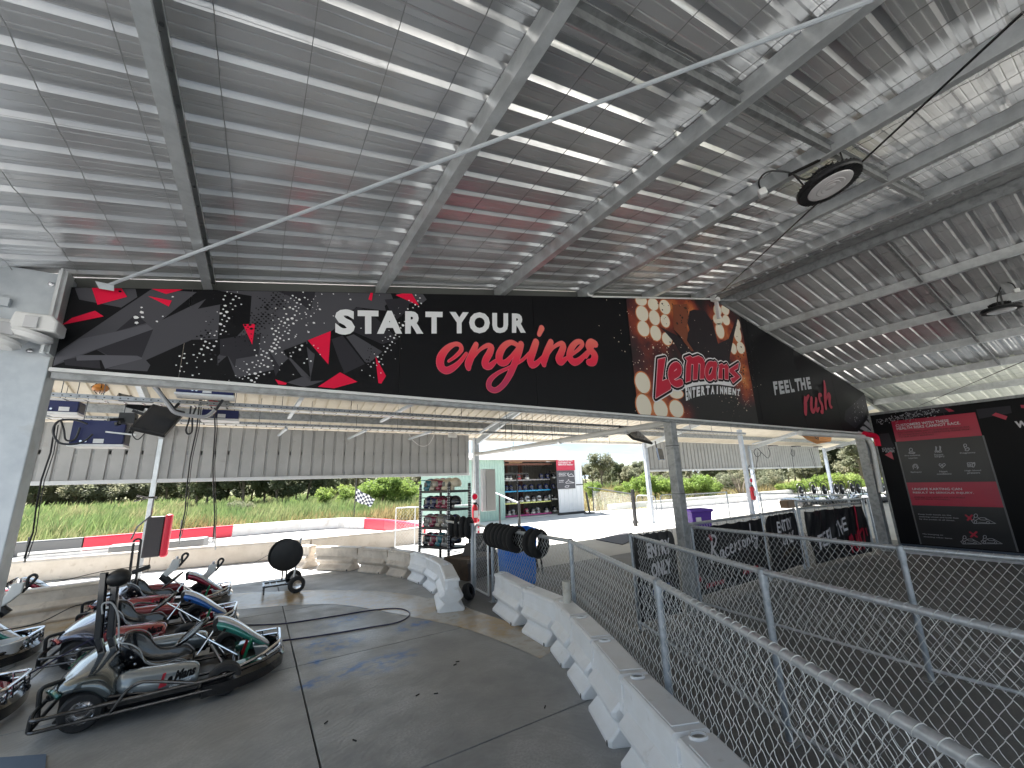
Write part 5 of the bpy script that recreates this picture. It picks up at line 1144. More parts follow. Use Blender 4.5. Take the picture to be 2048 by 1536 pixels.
    for x_, z_ in [(-.40, .36), (-.37, .30), (-.22, .20), (-.19, .17)]:
        for s in (-1, 1): b.lathe([(.012, -.004), (.012, .006), (.004, .012)], 8, Matrix.Translation((x_, s*.222, z_)) @ Matrix.Rotation(R(-90*s), 4, 'X'))
    b.build('seat_bolt', CHROME, t)
    # chassis
    b = MB(); b.box(-.78, .55, -.44, .44, .055, .075); b.box(-.46, .02, .22, .44, .08, .20); b.box(-.46, .02, -.44, -.22, .08, .20); b.box(-.78, -.45, -.36, .36, .08, .24); b.build('floor_tray', BLACK, t, bevel=.008)
    b = MB()
    side = [V(-.86, -.60, 0), V(-.84, -.635, 0), V(.14, -.625, 0), V(.32, -.60, 0), V(.60, -.43, 0), V(.74, -.24, 0)]
    for z in (.10, .175):
        for s in (1, -1): b.tube(fillet([V(p.x, p.y*s, z) for p in side], .06, 4), .014, 8)
    for s in (1, -1):
        b.tube(fillet([V(-.42, s*.635, .11), V(-.34, s*.655, .25), V(-.27, s*.66, .29), V(-.16, s*.65, .26), V(.08, s*.635, .185)], .06, 5), .012, 8)
    b.build('side_rail', STEELB, t, smooth=True)
    b = MB(); b.tube(fillet([V(-.86, -.60, .10), V(-.86, -.60, .20), V(-.86, .60, .20), V(-.86, .60, .10)], .04), .016, 8); b.tube([V(-.86, -.60, .10), V(-.86, .60, .10)], .016, 8)
    for s in (-1, 1): b.tube(fillet([V(-.86, s*.45, .12), V(-.88, s*.45, .33), V(-.76, s*.40, .34)], .04), .016, 8)
    b.build('rear_bumper', BLACK, t, smooth=True)
    b = MB(); fr = fillet([V(.14, -.60, 0), V(.34, -.59, 0), V(.60, -.44, 0), V(.75, -.22, 0), V(.77, 0, 0), V(.75, .22, 0), V(.60, .44, 0), V(.34, .59, 0), V(.14, .60, 0)], .08, 4)
    b.loft([[p+V(0, 0, .045)-p.normalized()*.02, p+V(0, 0, .045)+p.normalized()*.03, p+V(0, 0, .13)+p.normalized()*.035, p+V(0, 0, .165)+p.normalized()*.0, p+V(0, 0, .165)-p.normalized()*.02] for p in fr]); b.build('front_bumper', BLACKG, t, smooth=True)
    b = MB(); up = fillet([V(.28, -.56, .17), V(.56, -.42, .21), V(.74, -.23, .255), V(.76, .23, .255), V(.56, .42, .21), V(.28, .56, .17)], .05, 4); b.tube(up, .013, 8); b.tube([p+V(.0, 0, -.05) for p in up[5:-5]], .011, 8)
    for y_ in (-.2, -.1, .1, .2): b.tube([V(.753, y_, .25), V(.762, y_, .15)], .010, 6)
    for s in (-1, 1): b.tube([V(.61, s*.36, .223), V(.63, s*.36, .12)], .010, 6)
    b.build('front_hoop', CHROME, t, smooth=True)
    # nose fairing
    def nr(x, w, z0, z1): return [V(x, -w*.8, z0), V(x, -w, z0+(z1-z0)*.6), V(x, -w*.8, z1*.985), V(x, 0, z1), V(x, w*.8, z1*.985), V(x, w, z0+(z1-z0)*.6), V(x, w*.8, z0)]
    NS = [(.16, .075, .425, .50), (.185, .10, .405, .515), (.30, .125, .36, .475), (.42, .125, .29, .39), (.52, .10, .225, .30), (.62, .07, .17, .22), (.665, .03, .15, .18)]
    b = MB(); b.loft([nr(*s) for s in NS]); b.build('nose_side', MN, t, smooth=True, sub=1, angle=180)
    b = MB(); b.loft([[V(x, -w*1.0, z1-.025), V(x, -w*.80, z1+.006), V(x, -w*.4, z1+.022), V(x, w*.4, z1+.022), V(x, w*.80, z1+.006), V(x, w*1.0, z1-.025)] for x, w, z0, z1 in NS]); b.build('nose_top', mat('nose_silver', (.55, .57, .60), .15, .5, coat=.8), t, smooth=True, sub=1, angle=180)
    b = MB(); b.prism([(.165, .40), (.15, .51), (.19, .53), (.21, .41)], 'y', -.085, .085); b.build('nose_pad', BLACK, t, bevel=.012)
    b = MB(); b.lathe([(.014, 0), (.014, .004)], 10, Matrix.Translation((.255, -.118, .42)) @ Matrix.Rotation(R(90), 4, 'X')); b.build('nose_badge', PBLACK, t)
    # steering
    b = MB(); C_ = V(.0, 0, .43); n_v = V(-.64, 0, .77).normalized(); u_ = V(0, 1, 0); w_ = n_v.cross(u_)
    b.tube([C_+(u_*cos(a)+w_*sin(a))*.145 for a in [2*pi*k/24 for k in range(24)]], .013, 8, closed=True)
    for a in (0, 2.1, 4.2): b.bar(C_-n_v*.02, C_+(u_*cos(a)+w_*sin(a))*.14, .03, .008)
    b.build('steering_wheel', BLACKG, t, smooth=True)
    b = MB(); b.loft([[C_+(u_*cos(a)+w_*sin(a))*r_-n_v*d_ for a in [2*pi*k/16 for k in range(16)]] for r_, d_ in [(.10, .004), (.10, -.006)]]); b.build('wheel_pad', mat('wheel_pad', (.10, .13, .17), .25, coat=.4), t)
    b = MB(); b.tube([C_-n_v*.01, V(.40, 0, .13)], .012, 8); b.tube([V(.16, -.07, .30), V(.30, -.16, .08)], .013, 8); b.tube([V(.16, .07, .30), V(.30, .16, .08)], .013, 8); b.tube([V(.17, -.05, .42), V(.06, -.1, .24)], .008, 6); b.build('steering_column', CHROME, t, smooth=True)
    # front axle, pedals
    b = MB(); b.tube([V(.36, -.46, .13), V(.36, .46, .13)], .014, 8); b.tube([V(.40, -.40, .11), V(.40, .40, .12)], .008, 6); b.tube([V(.36, -.3, .1), V(.62, -.22, .12), V(.62, .22, .12), V(.36, .3, .1)], .012, 6); b.tube([V(-.4, -.25, .1), V(.4, -.2, .1)], .014, 6); b.tube([V(-.4, .25, .1), V(.4, .2, .1)], .014, 6); b.build('front_axle', STEELB, t, smooth=True)
    for s, mm in ((-1, mat('pedal_green', (.01, .20, .09), .3)), (1, mat('pedal_red', (.50, .02, .03), .3))):
        b = MB(); b.bar(V(.43, s*.14, .09), V(.485, s*.15, .29), .022); b.tube([V(.485, s*.11, .29), V(.485, s*.19, .29)], .012, 8); b.build('pedal', mm, t)
    b = MB(); b.prism([(.56, .10), (.51, .22), (.63, .20), (.69, .12)], 'y', -.10, .10); b.build('battery_box', mat('clear_silver', (.5, .52, .54), .2, .6), t, bevel=.012)
    b = MB()
    for s in (-1, 1): b.prism([(.38, .09), (.36, .155), (.54, .175), (.66, .125), (.64, .09)], 'y', s*.30-.07, s*.30+.07)
    b.build('foot_fairing', MA, t, bevel=.012)
    for x_, r_, w2, yw in ((-.60, .138, .17, .50), (.30, .128, .12, .52)):
        for s in (-1, 1):
            wt = b = MB(); T_ = Matrix.Translation((x_, s*yw, r_)) @ Matrix.Rotation(R(90), 4, 'X')
            b.lathe([(r_*.58, -w2/2), (r_*.86, -w2/2), (r_*.97, -w2*.40), (r_, -w2*.25), (r_, w2*.25), (r_*.97, w2*.40), (r_*.86, w2/2), (r_*.58, w2/2)], 28, T_, caps=False); tt = b.build('tyre', RUBBER, t, smooth=True)
            b = MB(); b.lathe([(r_*.60, -w2*.47), (r_*.56, -w2*.30), (r_*.30, -w2*.24), (r_*.28, -w2*.36), (.0, -w2*.36)], 20, T_, caps=False); b.lathe([(r_*.60, w2*.47), (r_*.56, w2*.30), (r_*.30, w2*.24), (r_*.28, w2*.36), (.0, w2*.36)], 20, T_, caps=False)
            for q in range(3):
                a = 2*pi*q/3; b.lathe([(.008, 0), (.008, w2*.42)], 6, T_ @ Matrix.Translation((r_*.42*cos(a), r_*.42*sin(a), 0)))
            b.build('rim', CHROME if x_ < 0 else STEELB, t, smooth=True)
    if post:
        b = MB()
        for x0, x1 in ((-.62, -.735), (-.54, -.655)):
            b.bar(V(x0, -.06, .38), V(x0-.05, -.05, .52), .035, .05); b.bar(V(x0-.05, -.05, .51), V(x1+.02, -.03, 1.06), .034, .055)
        for z_ in (.62, .74, .86): b.bar(V(-.69, -.04, z_), V(-.59, -.04, z_+.01), .02, .02)
        b.build('headrest_frame', BLACKG, t, bevel=.006)
        b = MB(); b.sphere((-.61, -.02, 1.0), .105, 18, 12, (.85, .8, .72)); b.build('headrest_pad', BLACK, t, smooth=True)
        b = MB(); b.tube(smooth_path([V(-.67, -.07, .72), V(-.68, -.07, .80), V(-.62, -.07, .80), V(-.56, -.07, .68), V(-.53, -.08, .5)], 4), .007, 6); b.build('belt_webbing', mat('piping_grey', (.45, .46, .47), .4), t, smooth=True)
    return t
k1 = kart('silver kart with green nose and tall black headrest post, nearest'); k1.location = (-.38, 5.40, 0); k1.rotation_euler = (0, 0, R(1))
k2 = kart('silver kart with red side pods and blue nose behind the nearest kart', body=(.13, .14, .19), accent=(.30, .015, .03), pod=(.27, .03, .035), nosec=(.015, .12, .42), post=False); k2.location = (-.82, 7.02, 0); k2.rotation_euler = (0, 0, R(0))
k3 = kart('dark red kart with grey charging lead plugged in', body=(.14, .12, .15), accent=(.30, .01, .03), pod=(.20, .006, .02), nosec=(.28, .01, .035), post=False); k3.location = (-.95, 8.62, 0); k3.rotation_euler = (0, 0, R(0))
k4 = dup(k3, label='red nosed kart cut by the left picture edge at bottom'); k4.location = (-2.30, 5.55, 0)
k5 = dup(k1, label='green nosed silver kart behind the white bucket at left'); k5.location = (-2.72, 7.25, 0)
for c in list(k5.children):
    if c.name.startswith('headrest') or c.name.startswith('belt'): bpy.data.objects.remove(c)
k6 = dup(k3, label='red and violet kart behind the left column, its lead plugged in'); k6.location = (-3.15, 9.95, 0)
b = MB()
for z0, z1, x0, y0 in [(.42, 1.02, -.52, .0), (.42, 1.04, -.44, .0)]: b.bar(V(x0, y0, z0), V(x0-.02, y0, z1), .024, .03)
b.tube(arc((-.50, 0, 1.03), .045, 0, pi, 8, 'y'), .014, 6); hf = b.build('headrest_frame', BLACK, k3)
b = MB(); b.bar(V(-.50, 0, .60), V(-.30, 0, .66), .06, .06); b.build('headrest_arm', BLACK, k3, bevel=.01)
b = MB(); b.sphere((-.35, .0, .98-.2), .0001); 
def hit(q, Y0): return PY(q[0], q[1], Y0)
lead([(428, 792)], 0, 0, 'black overhead charging lead with grey handle, right of the pair', hit((427, 1128), 8.85), 0)
lead([(400, 794)], 0, 0, 'black overhead charging lead with grey handle, left of the pair', hit((354, 1118), 8.6), 0)
b = MB(); 
ld = lead([(110, 850)], 0, 0, 'dark charging lead crossing in front of the left column', hit((40, 1165), 7.6), 0)

# far karts on the right: seat hoop, seat, wheel and body each
def far_kart(p, label, first=None):
    if first is not None: return dup(first, loc=p, label=label)
    t = thing('go_kart', label, 'go-kart', p, 0, 'far karts parked beyond the right hand fence')
    b = MB(); b.tube(arc((0, 0, .85), .17, 0, pi, 10, 'y')[::-1]+[V(.17, 0, .2)], .018, 6); b.tube([V(-.17, 0, .85), V(-.17, 0, .2)], .018, 6); b.tube([V(.17, 0, .6), V(.30, -.5, .15)], .016, 5); b.build('seat_hoop', BLACK, t, smooth=True)
    b = MB(); b.sphere((0, 0, .66), .13, 12, 8, (.85, .5, 1.9)); b.build('seat', BLACK, t, smooth=True)
    b = MB(); b.box(-.04, .04, -.08, -.07, .66, .72); b.build('number_mark', FLATW, t)
    b = MB(); b.prism([(-.5, .1), (-.5, .3), (-.2, .35), (.2, .35), (.5, .3), (.5, .1)], 'y', -.9, .7); b.build('body', BLACKG, t, bevel=.04)
    b = MB()
    for s in (-1, 1):
        for y_ in (-.55, .5): b.lathe([(.13, -.08), (.14, 0), (.13, .08)], 14, Matrix.Translation((s*.55, y_, .14)) @ Matrix.Rotation(R(90), 4, 'Y'))
    b.build('wheel', RUBBER, t, smooth=True)
    b = MB(); b.prism([(-.2, .3), (.2, .3), (.10, .42), (-.10, .42)], 'y', -1.0, -.8); b.build('nose_cone', CHROME, t)
    b = MB(); b.tube(arc((0, -.5, .5), .11, 0, 2*pi, 12, 'y'), .012, 5); b.build('steering_wheel', BLACK, t)
    return t
fk = None; fl = [(1598, 972), (1623, 970), (1645, 967), (1668, 966), (1680, 964), (1700, 962), (1713, 960), (1735, 962), (1762, 966)]
nn = ['leftmost far kart with narrow black seat hoop', 'far kart with white numbered seat, second from left', 'third far kart from the left below the bluish post', 'far numbered kart just right of the bluish post', 'fifth far kart from left, its hoop behind the numbered one', 'far kart with white numbered hoop left of grey post', 'far kart close to the left of the grey post', 'far kart half hidden by the grey post', 'rightmost far kart beside the black wall']
for i, (x_, y_) in enumerate(fl):
    p = G(x_+10, 1012-4*(i % 2)-.06*(x_-1598)); fk0 = far_kart((p.x, p.y, 0), nn[i], fk); fk = fk or fk0; fk0.scale = (1.2, 1.2, 1.12); fk0.rotation_euler = (0, 0, R(-25))

# ================================================================== CABLE REEL TROLLEY, FLOOR CABLES, BUCKET, MAT
rt = thing('cable_reel_trolley', 'black cable reel on a two wheeled trolley with upright handle', 'cable reel', (.62, 8.75, 0))
b = MB(); b.tube([V(.14, -.30, .0), V(-.25, -.25, .16)], .012) if False else None
b = MB(); RX = Matrix.Rotation(R(12), 4, 'Z')
c_ = PY(572, 1109, 8.75); cx_, cz_ = c_.x-.62, c_.z
b.lathe([(.26, -.10), (.265, -.095), (.262, -.085), (.12, -.08), (.12, .06), (.262, .065), (.265, .075), (.25, .08)], 36, Matrix.Translation((cx_, 0, cz_)) @ RX @ Matrix.Rotation(R(90), 4, 'X')); b.build('reel', BLACK, rt, smooth=True)
b = MB(); b.bar(V(cx_-.03, 0, cz_-.2), V(cx_-.03, 0, .16), .025); b.bar(V(cx_+.03, 0, cz_-.2), V(cx_+.03, 0, .16), .025); b.bar(V(cx_-.30, -.1, .13), V(.12, -.1, .13), .03); b.bar(V(cx_-.30, .25, .13), V(.12, .25, .13), .03); b.bar(V(cx_-.30, -.12, .13), V(cx_-.30, .27, .13), .03); b.bar(V(cx_-.2, -.1, .13), V(cx_-.2, .25, .13), .012); b.bar(V(cx_-.1, -.1, .13), V(cx_-.1, .25, .13), .012)
b.bar(V(cx_-.29, -.1, .13), V(cx_-.29, -.1, 0), .02); b.bar(V(cx_-.29, .25, .13), V(cx_-.29, .25, 0), .02); b.build('frame', BLACKG, rt)
b = MB(); h_ = PY(602, 1078, 8.9); b.tube([V(.12, .1, .12), V(h_.x-.62, .15, h_.z)], .014, 8); b.sphere(V(h_.x-.62, .15, h_.z), .025, 8, 6); b.build('handle', GALV, rt, smooth=True)
for y_ in (-.28, .38):
    b = MB(); T_ = Matrix.Translation((.15, y_, .135)) @ Matrix.Rotation(R(90), 4, 'X') @ Matrix.Rotation(R(8), 4, 'Y'); b.lathe([(.07, -.04), (.115, -.045), (.135, -.02), (.135, .02), (.115, .045), (.07, .04)], 24, T_, caps=False); b.build('tyre', RUBBER, rt, smooth=True)
    b = MB(); b.lathe([(.073, -.03), (.05, -.02), (.045, -.03), (.02, -.03), (.018, -.05), (0, -.05)], 18, T_, caps=False); b.lathe([(.073, .03), (.05, .02), (.0, .02)], 18, T_, caps=False); b.build('rim', CHROME, rt, smooth=True)
HOSE = mat('navy_hose', (.012, .014, .06), .35)
cable('navy blue hose looping across the concrete floor', [G(x_, y_)+V(0, 0, .008) for x_, y_ in [(380, 1262), (450, 1253), (560, 1249), (660, 1235), (740, 1222), (790, 1218), (815, 1223), (818, 1233), (795, 1246), (740, 1256), (650, 1271), (560, 1283), (480, 1288), (420, 1300)]], .0085, HOSE)
cable('thin dark cable pulled from the reel to karts', [G(540, 1140)+V(0, 0, .35), G(500, 1143)+V(0, 0, .15), G(440, 1160)+V(0, 0, .1), V(-.4, 8.6, .35)], .006)
cable('navy cable stretched low across the rear karts', [PY(0, 1380, 5.9), PY(100, 1325, 6.1), PY(180, 1280, 6.2), PY(215, 1262, 6.3)], .008, HOSE)
cable('thin black cable strung over the left hand karts', [PY(0, 1262, 6.6), PY(80, 1245, 6.8), PY(150, 1212, 7), PY(200, 1208, 7.1)], .006)
cable('thin dark cable strung from left column past headrest', [PY(40, 1170, 8), PY(120, 1162, 8), PY(210, 1142, 8.2), PY(300, 1130, 8.6)], .005)
p = PY(2, 1350, 5.9); b = MB(); b.lathe([(.11, 0), (.135, .24), (.145, .24), (.145, .255), (.128, .255), (.105, .02)], 24); t = b.build('bucket', WHITE, smooth=True); t.location = (-1.66, 6.05, 0); t.location = G(-2, 1338); tag(t, 'white plastic bucket standing by the left kart', 'bucket')
q = [G(-20, 1520), G(92, 1512), G(88, 1560), G(-40, 1570)]; b = MB(); b.hexa([v+V(0, 0, .001) for v in q]+[v+V(0, 0, .012) for v in q]); t = b.build('floor_mat', mat('blue_mat', (.12, .17, .25), .8, bump=(40, .2))); tag(t, 'pale blue mat corner at bottom left', 'mat')
# small debris
random.seed(8)
for i, (x_, y_) in enumerate([(652, 1446), (872, 1388), (835, 1391), (709, 1482), (910, 1330), (1090, 1415), (915, 1324)]):
    p = G(x_, y_); b = MB(); a = random.uniform(0, 3); b.bar(V(-.018*cos(a), -.018*sin(a), .004), V(.018*cos(a), .018*sin(a), .005), .008, .006); t = b.build('leaf_litter', mat('dead_leaf', (.02, .017, .015), .8)); t.location = p; tag(t, 'tiny dark bit of litter on the concrete floor', 'litter', 'bits of litter on the concrete')
# padded pole, bracket
pd = thing('padded_board', 'red and black padded board strapped to the thin pole', 'crash pad', PY(319, 1072, 11.0))
b = MB(); b.box(-.22, .05, -.10, .06, -.38, .38); b.build('black_face', mat('pad_grey_black', (.05, .045, .05), .6), pd, bevel=.02)
b = MB(); b.box(.052, .17, -.11, .07, -.40, .41); b.build('red_side', TR, pd, bevel=.04)
bb = thing('wire_bracket', 'bent dark rod bracket clamped to the thin pole', 'bracket', PY(308, 995, 11.1))
b = MB(); b.tube([V(.05, 0, 0), V(-.12, 0, .0), V(-.27, 0, .05)], .018, 6); b.tube([V(-.12, 0, 0), V(-.30, 0, -.06)], .014, 6); b.tube([V(.0, 0, 0), V(.0, 0, -.35), V(-.18, 0, -.55), V(-.24, 0, -.78)], .016, 6); b.build('rod', STEELB, bb, smooth=True)
# chequered flag
fg = thing('chequered_flag', 'black and white chequered flag drooping from thin pole in grass', 'flag', G(707, 1047))
p0 = G(707, 1047); b = MB(); b.tube([V(0, 0, 0), V(.02, 0, 2.25)], .02, 6); b.build('pole', STEELB, fg)
Yf = p0.y; q00 = PY(711, 976, Yf)-p0; q10 = PY(750, 998, Yf)-p0; q01 = PY(710, 1003, Yf)-p0; q11 = PY(741, 1013, Yf)-p0
bw, bk = MB(), MB(); N_, M_ = 8, 5
def fp_(u, v): p = (q00*(1-u)+q10*u)*(1-v)+(q01*(1-u)+q11*u)*v; return p+V(0, .06*sin(u*9+v*2), .03*sin(u*12))
for i in range(N_):
    for j in range(M_):
        u0, u1, v0, v1 = i/N_, (i+1)/N_, j/M_, (j+1)/M_
        (bw if (i+j) % 2 else bk).add([fp_(u0, v0), fp_(u1, v0), fp_(u1, v1), fp_(u0, v1)], [(0, 1, 2, 3)])
bw.build('white_check', WHITE, fg, norm=False); bk.build('black_check', mat('flag_black', (.05, .05, .09), .8), fg, norm=False)
# ================================================================== HELMET SHED
YS = 17.2
GREEN = mat('pale_green_wall_sheet', (.33, .47, .41), .5, .0, noise=(2, (.29, .42, .37), .4, .7)); DOORW = mat('pale_sliding_door', (.60, .62, .64), .5)
xl, xd0, xd1, xr = PY(891, 1000, YS).x, PY(1010, 1000, YS).x, PY(1115, 1000, YS).x, PY(1168, 1000, YS).x
sd = thing('helmet_shed', 'pale green corrugated shed with open front full of helmets', 'shed', (xd0, YS, 0)); ze = 2.80
b = MB()
def wsheet(x0, x1, y, z0, z1, p, m, nm, parent, ax='x', d=.02):
    n = max(1, round(abs(x1-x0)/p)); o = []
    for i in range(n):
        c = x0+(i+.5)*(x1-x0)/n; h = (x1-x0)/n; o += [(c-h*.5, 0), (c-h*.16, 0), (c-h*.09, d), (c+h*.09, d), (c+h*.16, 0)]
    o.append((x1, 0)); N = len(o); b = MB()
    f = (lambda a, h, z: (a, y-h, z)) if ax == 'x' else (lambda a, h, z: (y-h, a, z))
    b.add([f(a, h, z) for z in (z0, z1) for a, h in o], [(i, i+1, N+i+1, N+i) for i in range(N-1)]); return b.build(nm, m, parent, world=True, norm=False)
wsheet(xl, xd0, YS, 0, ze, .14, GREEN, 'front_wall', sd); wsheet(YS, YS+3.2, xl, 0, ze, .14, GREEN, 'side_wall', sd, 'y')
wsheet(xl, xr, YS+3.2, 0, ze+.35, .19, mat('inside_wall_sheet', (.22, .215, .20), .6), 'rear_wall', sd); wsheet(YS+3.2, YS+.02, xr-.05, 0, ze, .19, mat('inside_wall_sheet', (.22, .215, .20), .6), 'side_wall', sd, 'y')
b = MB(); b.box(xl, xr, YS+.01, YS+3.2, -.01, .03); b.build('floor_board', CONC_OUT, sd, world=True)
RW = mat('white_roof_sheet', (.72, .73, .74), .4, .2)
b = MB(); n = 40
xa, xb, xc, xe = xl-.15, xr+.1, xl+1.4, PY(1112, 905, YS+2.2).x
b.add([(xa, YS-.15, ze+.05), (xb, YS-.15, ze+.05), (xe, YS+2.2, ze+.42), (xc, YS+2.2, ze+.42), (xa, YS+3.4, ze+.05), (xb, YS+3.4, ze+.05)], [(0, 1, 2, 3), (3, 2, 5, 4), (1, 5, 2), (0, 3, 4)]); b.build('roof', RW, sd, world=True)
b = MB(); x_ = xc
while x_ < xe: b.bar((x_, YS+2.2, ze+.44), (x_, YS-.15, ze+.065), .03, .02); x_ += .2
b.build('roof_rib', RW, sd, world=True)
b = MB(); b.box(xa, xb, YS-.19, YS-.10, ze-.06, ze+.05); b.build('gutter', WHITE, sd, world=True, bevel=.01)
b = MB(); b.box(xd0, xr-.1, YS-.05, YS+.02, ze-.14, ze-.07); b.build('door_track', mat('rusty_brown', (.22, .12, .08), .7), sd, world=True)
wsheet(xd1, xr-.1, YS-.10, .10, ze-.06, .27, DOORW, 'sliding_door', sd, d=.012)
b = MB(); b.box(xd1-.03, xr-.08, YS-.15, YS-.09, .04, .10); b.box(xd1+1.2, xr-.08, YS-.13, YS-.11, 1.42, 1.47); b.box(xd1-.05, xr-.1, YS-.2, YS-.02, -.01, .06); b.build('door_rail', BLKP, sd, world=True)
b = MB()
for fx in (.42, .68, .72): b.box(xd0+(xd1-xd0)*fx, xd0+(xd1-xd0)*fx+.09, YS+2.0, YS+2.1, 0, ze)
b.box(xd0, xd1, YS+.3, YS+.4, ze-.30, ze-.2); b.build('timber_stud', mat('red_timber', (.12, .05, .035), .7), sd, world=True)
b = MB(); b.hexa([PY(1018, 927, YS+.6), PY(1042, 927, YS+.6), PY(1042, 924, YS+.6), PY(1018, 924, YS+.6)]+[PY(1028, 920, YS+1.4), PY(1050, 920, YS+1.4), PY(1050, 918, YS+1.4), PY(1028, 918, YS+1.4)]); b.build('roof_hatch', mat('hatch_timber', (.75, .50, .28), .6), sd, world=True)
# poster on the sliding door
ps = thing('safety_poster', 'small red and grey unsafe karting poster on the shed door', 'poster', (PY(1113, 950, YS-.14).x, YS-.14, 1.6))
def PS(x_, y_, k=0): return PY(960+x_/9.309, 900+y_/9.309, YS-.14-.003*k)
def prect(nm, m, q, k): b = MB(); x0, y0, x1, y1 = q; P_ = [PS(x0, y1, k), PS(x1, y1, k), PS(x1, y0, k), PS(x0, y0, k)]; P_[1].z = P_[0].z; P_[2].z = P_[3].z; P_[3].x = P_[0].x; P_[2].x = P_[1].x; b.add(P_, [(0, 1, 2, 3)]); b.build(nm, m, ps, world=True, norm=False)
prect('red_part', WRED, (1425, 150, 1770, 382), 1); prect('grey_part', mat('poster_slate', (.05, .05, .06), .5), (1440, 384, 1780, 730), 1)
b = MB()
for tx, q in [('UNSAFE KARTING', (1455, 212, 1725, 186)), ('CAN RESULT IN', (1455, 252, 1690, 226)), ('SERIOUS INJURY', (1455, 292, 1740, 264)), ('KEEP BOTH HANDS ON', (1465, 440, 1605, 428)), ('THE STEERING WHEEL', (1465, 465, 1590, 452)), ('AND BOTH FEET BY THE', (1465, 490, 1605, 478)), ('NO BUMPING', (1470, 575, 1560, 562)), ('OR SHUNTING', (1470, 605, 1555, 592))]:
    x0, y0, x1, y1 = q; a_, c_, d_ = PS(x0, y0, 3), PS(x1, y0, 3), PS(x0, y1, 3); c_.z = a_.z; d_.x = a_.x; put_text(b, tx, a_, c_, d_, bold=.04)
for P_ in [[(1620, 430), (1650, 470)], [(1650, 425), (1625, 470)], [(1640, 480), (1700, 440), (1750, 490), (1650, 495)], [(1590, 610), (1640, 570), (1690, 590), (1755, 610), (1600, 620)], [(1640, 545), (1660, 560)], [(1580, 690), (1600, 665), (1660, 665), (1640, 695), (1580, 690)]]:
    stroke(b, [PS(x_, y_, 3) for x_, y_ in P_], .02)
b.build('lettering', WTX, ps, world=True, norm=False)

# ---- helmets
VIS = mat('helmet_visor', (.02, .02, .025), .15, coat=.5)
def helmet(col, peak=True, rim=None, name='helmet'):
    t = thing(name, 'x', 'helmet'); m = mat('helmet_%d_%d_%d' % tuple(int(k*100) for k in col), col, .25, coat=.6)
    b = MB(); rings = []
    for i in range(9):
        th = .12+i*(pi*.62)/8; rings.append([V(.125*sin(th)*cos(a)*(1.12 if cos(a) > 0 else 1.05)+.0, .115*sin(th)*sin(a), .13+.125*cos(th)) for a in [2*pi*k/16 for k in range(16)]])
    b.loft(rings, caps=True); b.build('shell', m, t, smooth=True, angle=180)
    b = MB(); b.loft([[V((.150*s_)*cos(a)+.01, .108*s_*sin(a), z) for a in [-1.4+2.8*k/8 for k in range(9)]]+[V(.11*cos(a)+.01, .075*sin(a), z) for a in [1.4-2.8*k/8 for k in range(9)]] for z, s_ in ((.005, .86), (.03, 1.0), (.06, 1.0), (.082, .92))]); b.build('chin_guard', m if rim is None else mat('helmet_rim', rim, .3), t, smooth=True)
    b = MB(); b.loft([[V(.128*cos(a)+.018, .108*sin(a), z) for a in [-1.1+2.2*k/8 for k in range(9)]] for z in (.085, .175)], closed=False, caps=False); b.build('visor', VIS, t, smooth=True)
    if peak: b = MB(); b.add([V(.09, -.09, .20), V(.09, .09, .20), V(.24, .07, .215), V(.24, -.07, .215), V(.09, -.08, .225), V(.09, .08, .225), V(.23, .06, .225), V(.23, -.06, .225)], [(3, 2, 1, 0), (4, 5, 6, 7), (0, 1, 5, 4), (1, 2, 6, 5), (2, 3, 7, 6), (3, 0, 4, 7)]); b.build('peak', m, t)
    return t
HC = {'teal': (.02, .15, .20), 'maroon': (.20, .02, .05), 'cream': (.60, .52, .38), 'black': (.012, .012, .016), 'navy': (.015, .02, .07), 'grey': (.25, .25, .24), 'sand': (.38, .33, .26), 'white': (.65, .65, .62), 'red': (.45, .04, .05)}
HP = {}
def put_helmet(colr, p, rz, label, group, peak=True, s=1.):
    key = (colr, peak); p = Vector(p)
    if key not in HP: t = HP[key] = helmet(HC[colr], peak, rim=(.6, .6, .55) if colr == 'black' and not peak else None)
    else: t = dup(HP[key])
    t.location = p; t.rotation_euler = (0, 0, rz); t['label'] = label; t['group'] = group; t.scale = (s, s, s); return t
# shelves and helmets in the shed
rk = thing('helmet_rack', 'black steel rack with coloured shelf edges inside the shed', 'rack', (xd0+1, YS+.5, 0))
ys_ = YS+.45; lv = []
for nm, py, colr in [('grey', 958.5, (.25, .24, .24)), ('blue', 980, (.02, .28, .50)), ('yellow', 1003.5, (.60, .62, .20)), ('pink', 1028, (.45, .06, .22))]:
    z = PY(1060, py, ys_).z; lv.append(z); b = MB(); b.box(xd0+.03, xd1-.02, ys_-.02, ys_+.01, z-.06, z); b.build('shelf_edge', mat('shelf_edge_'+nm, colr, .5), rk, world=True); b = MB(); b.box(xd0+.03, xd1-.02, ys_+.01, ys_+.6, z-.03, z-.01); b.build('shelf', BLACK, rk, world=True)
b = MB()
for f in (.0, .30, .99): b.box(xd0+.04+(xd1-xd0-.1)*f, xd0+.10+(xd1-xd0-.1)*f, ys_-.03, ys_+.03, 0, 2.2)
b.box(xd0, xd0+1.7, ys_, ys_+.05, 2.05, 2.13); b.build('upright', BLACK, rk, world=True)
cx9 = lambda x_: PY(960+x_/9.309, 980, ys_+.15).x
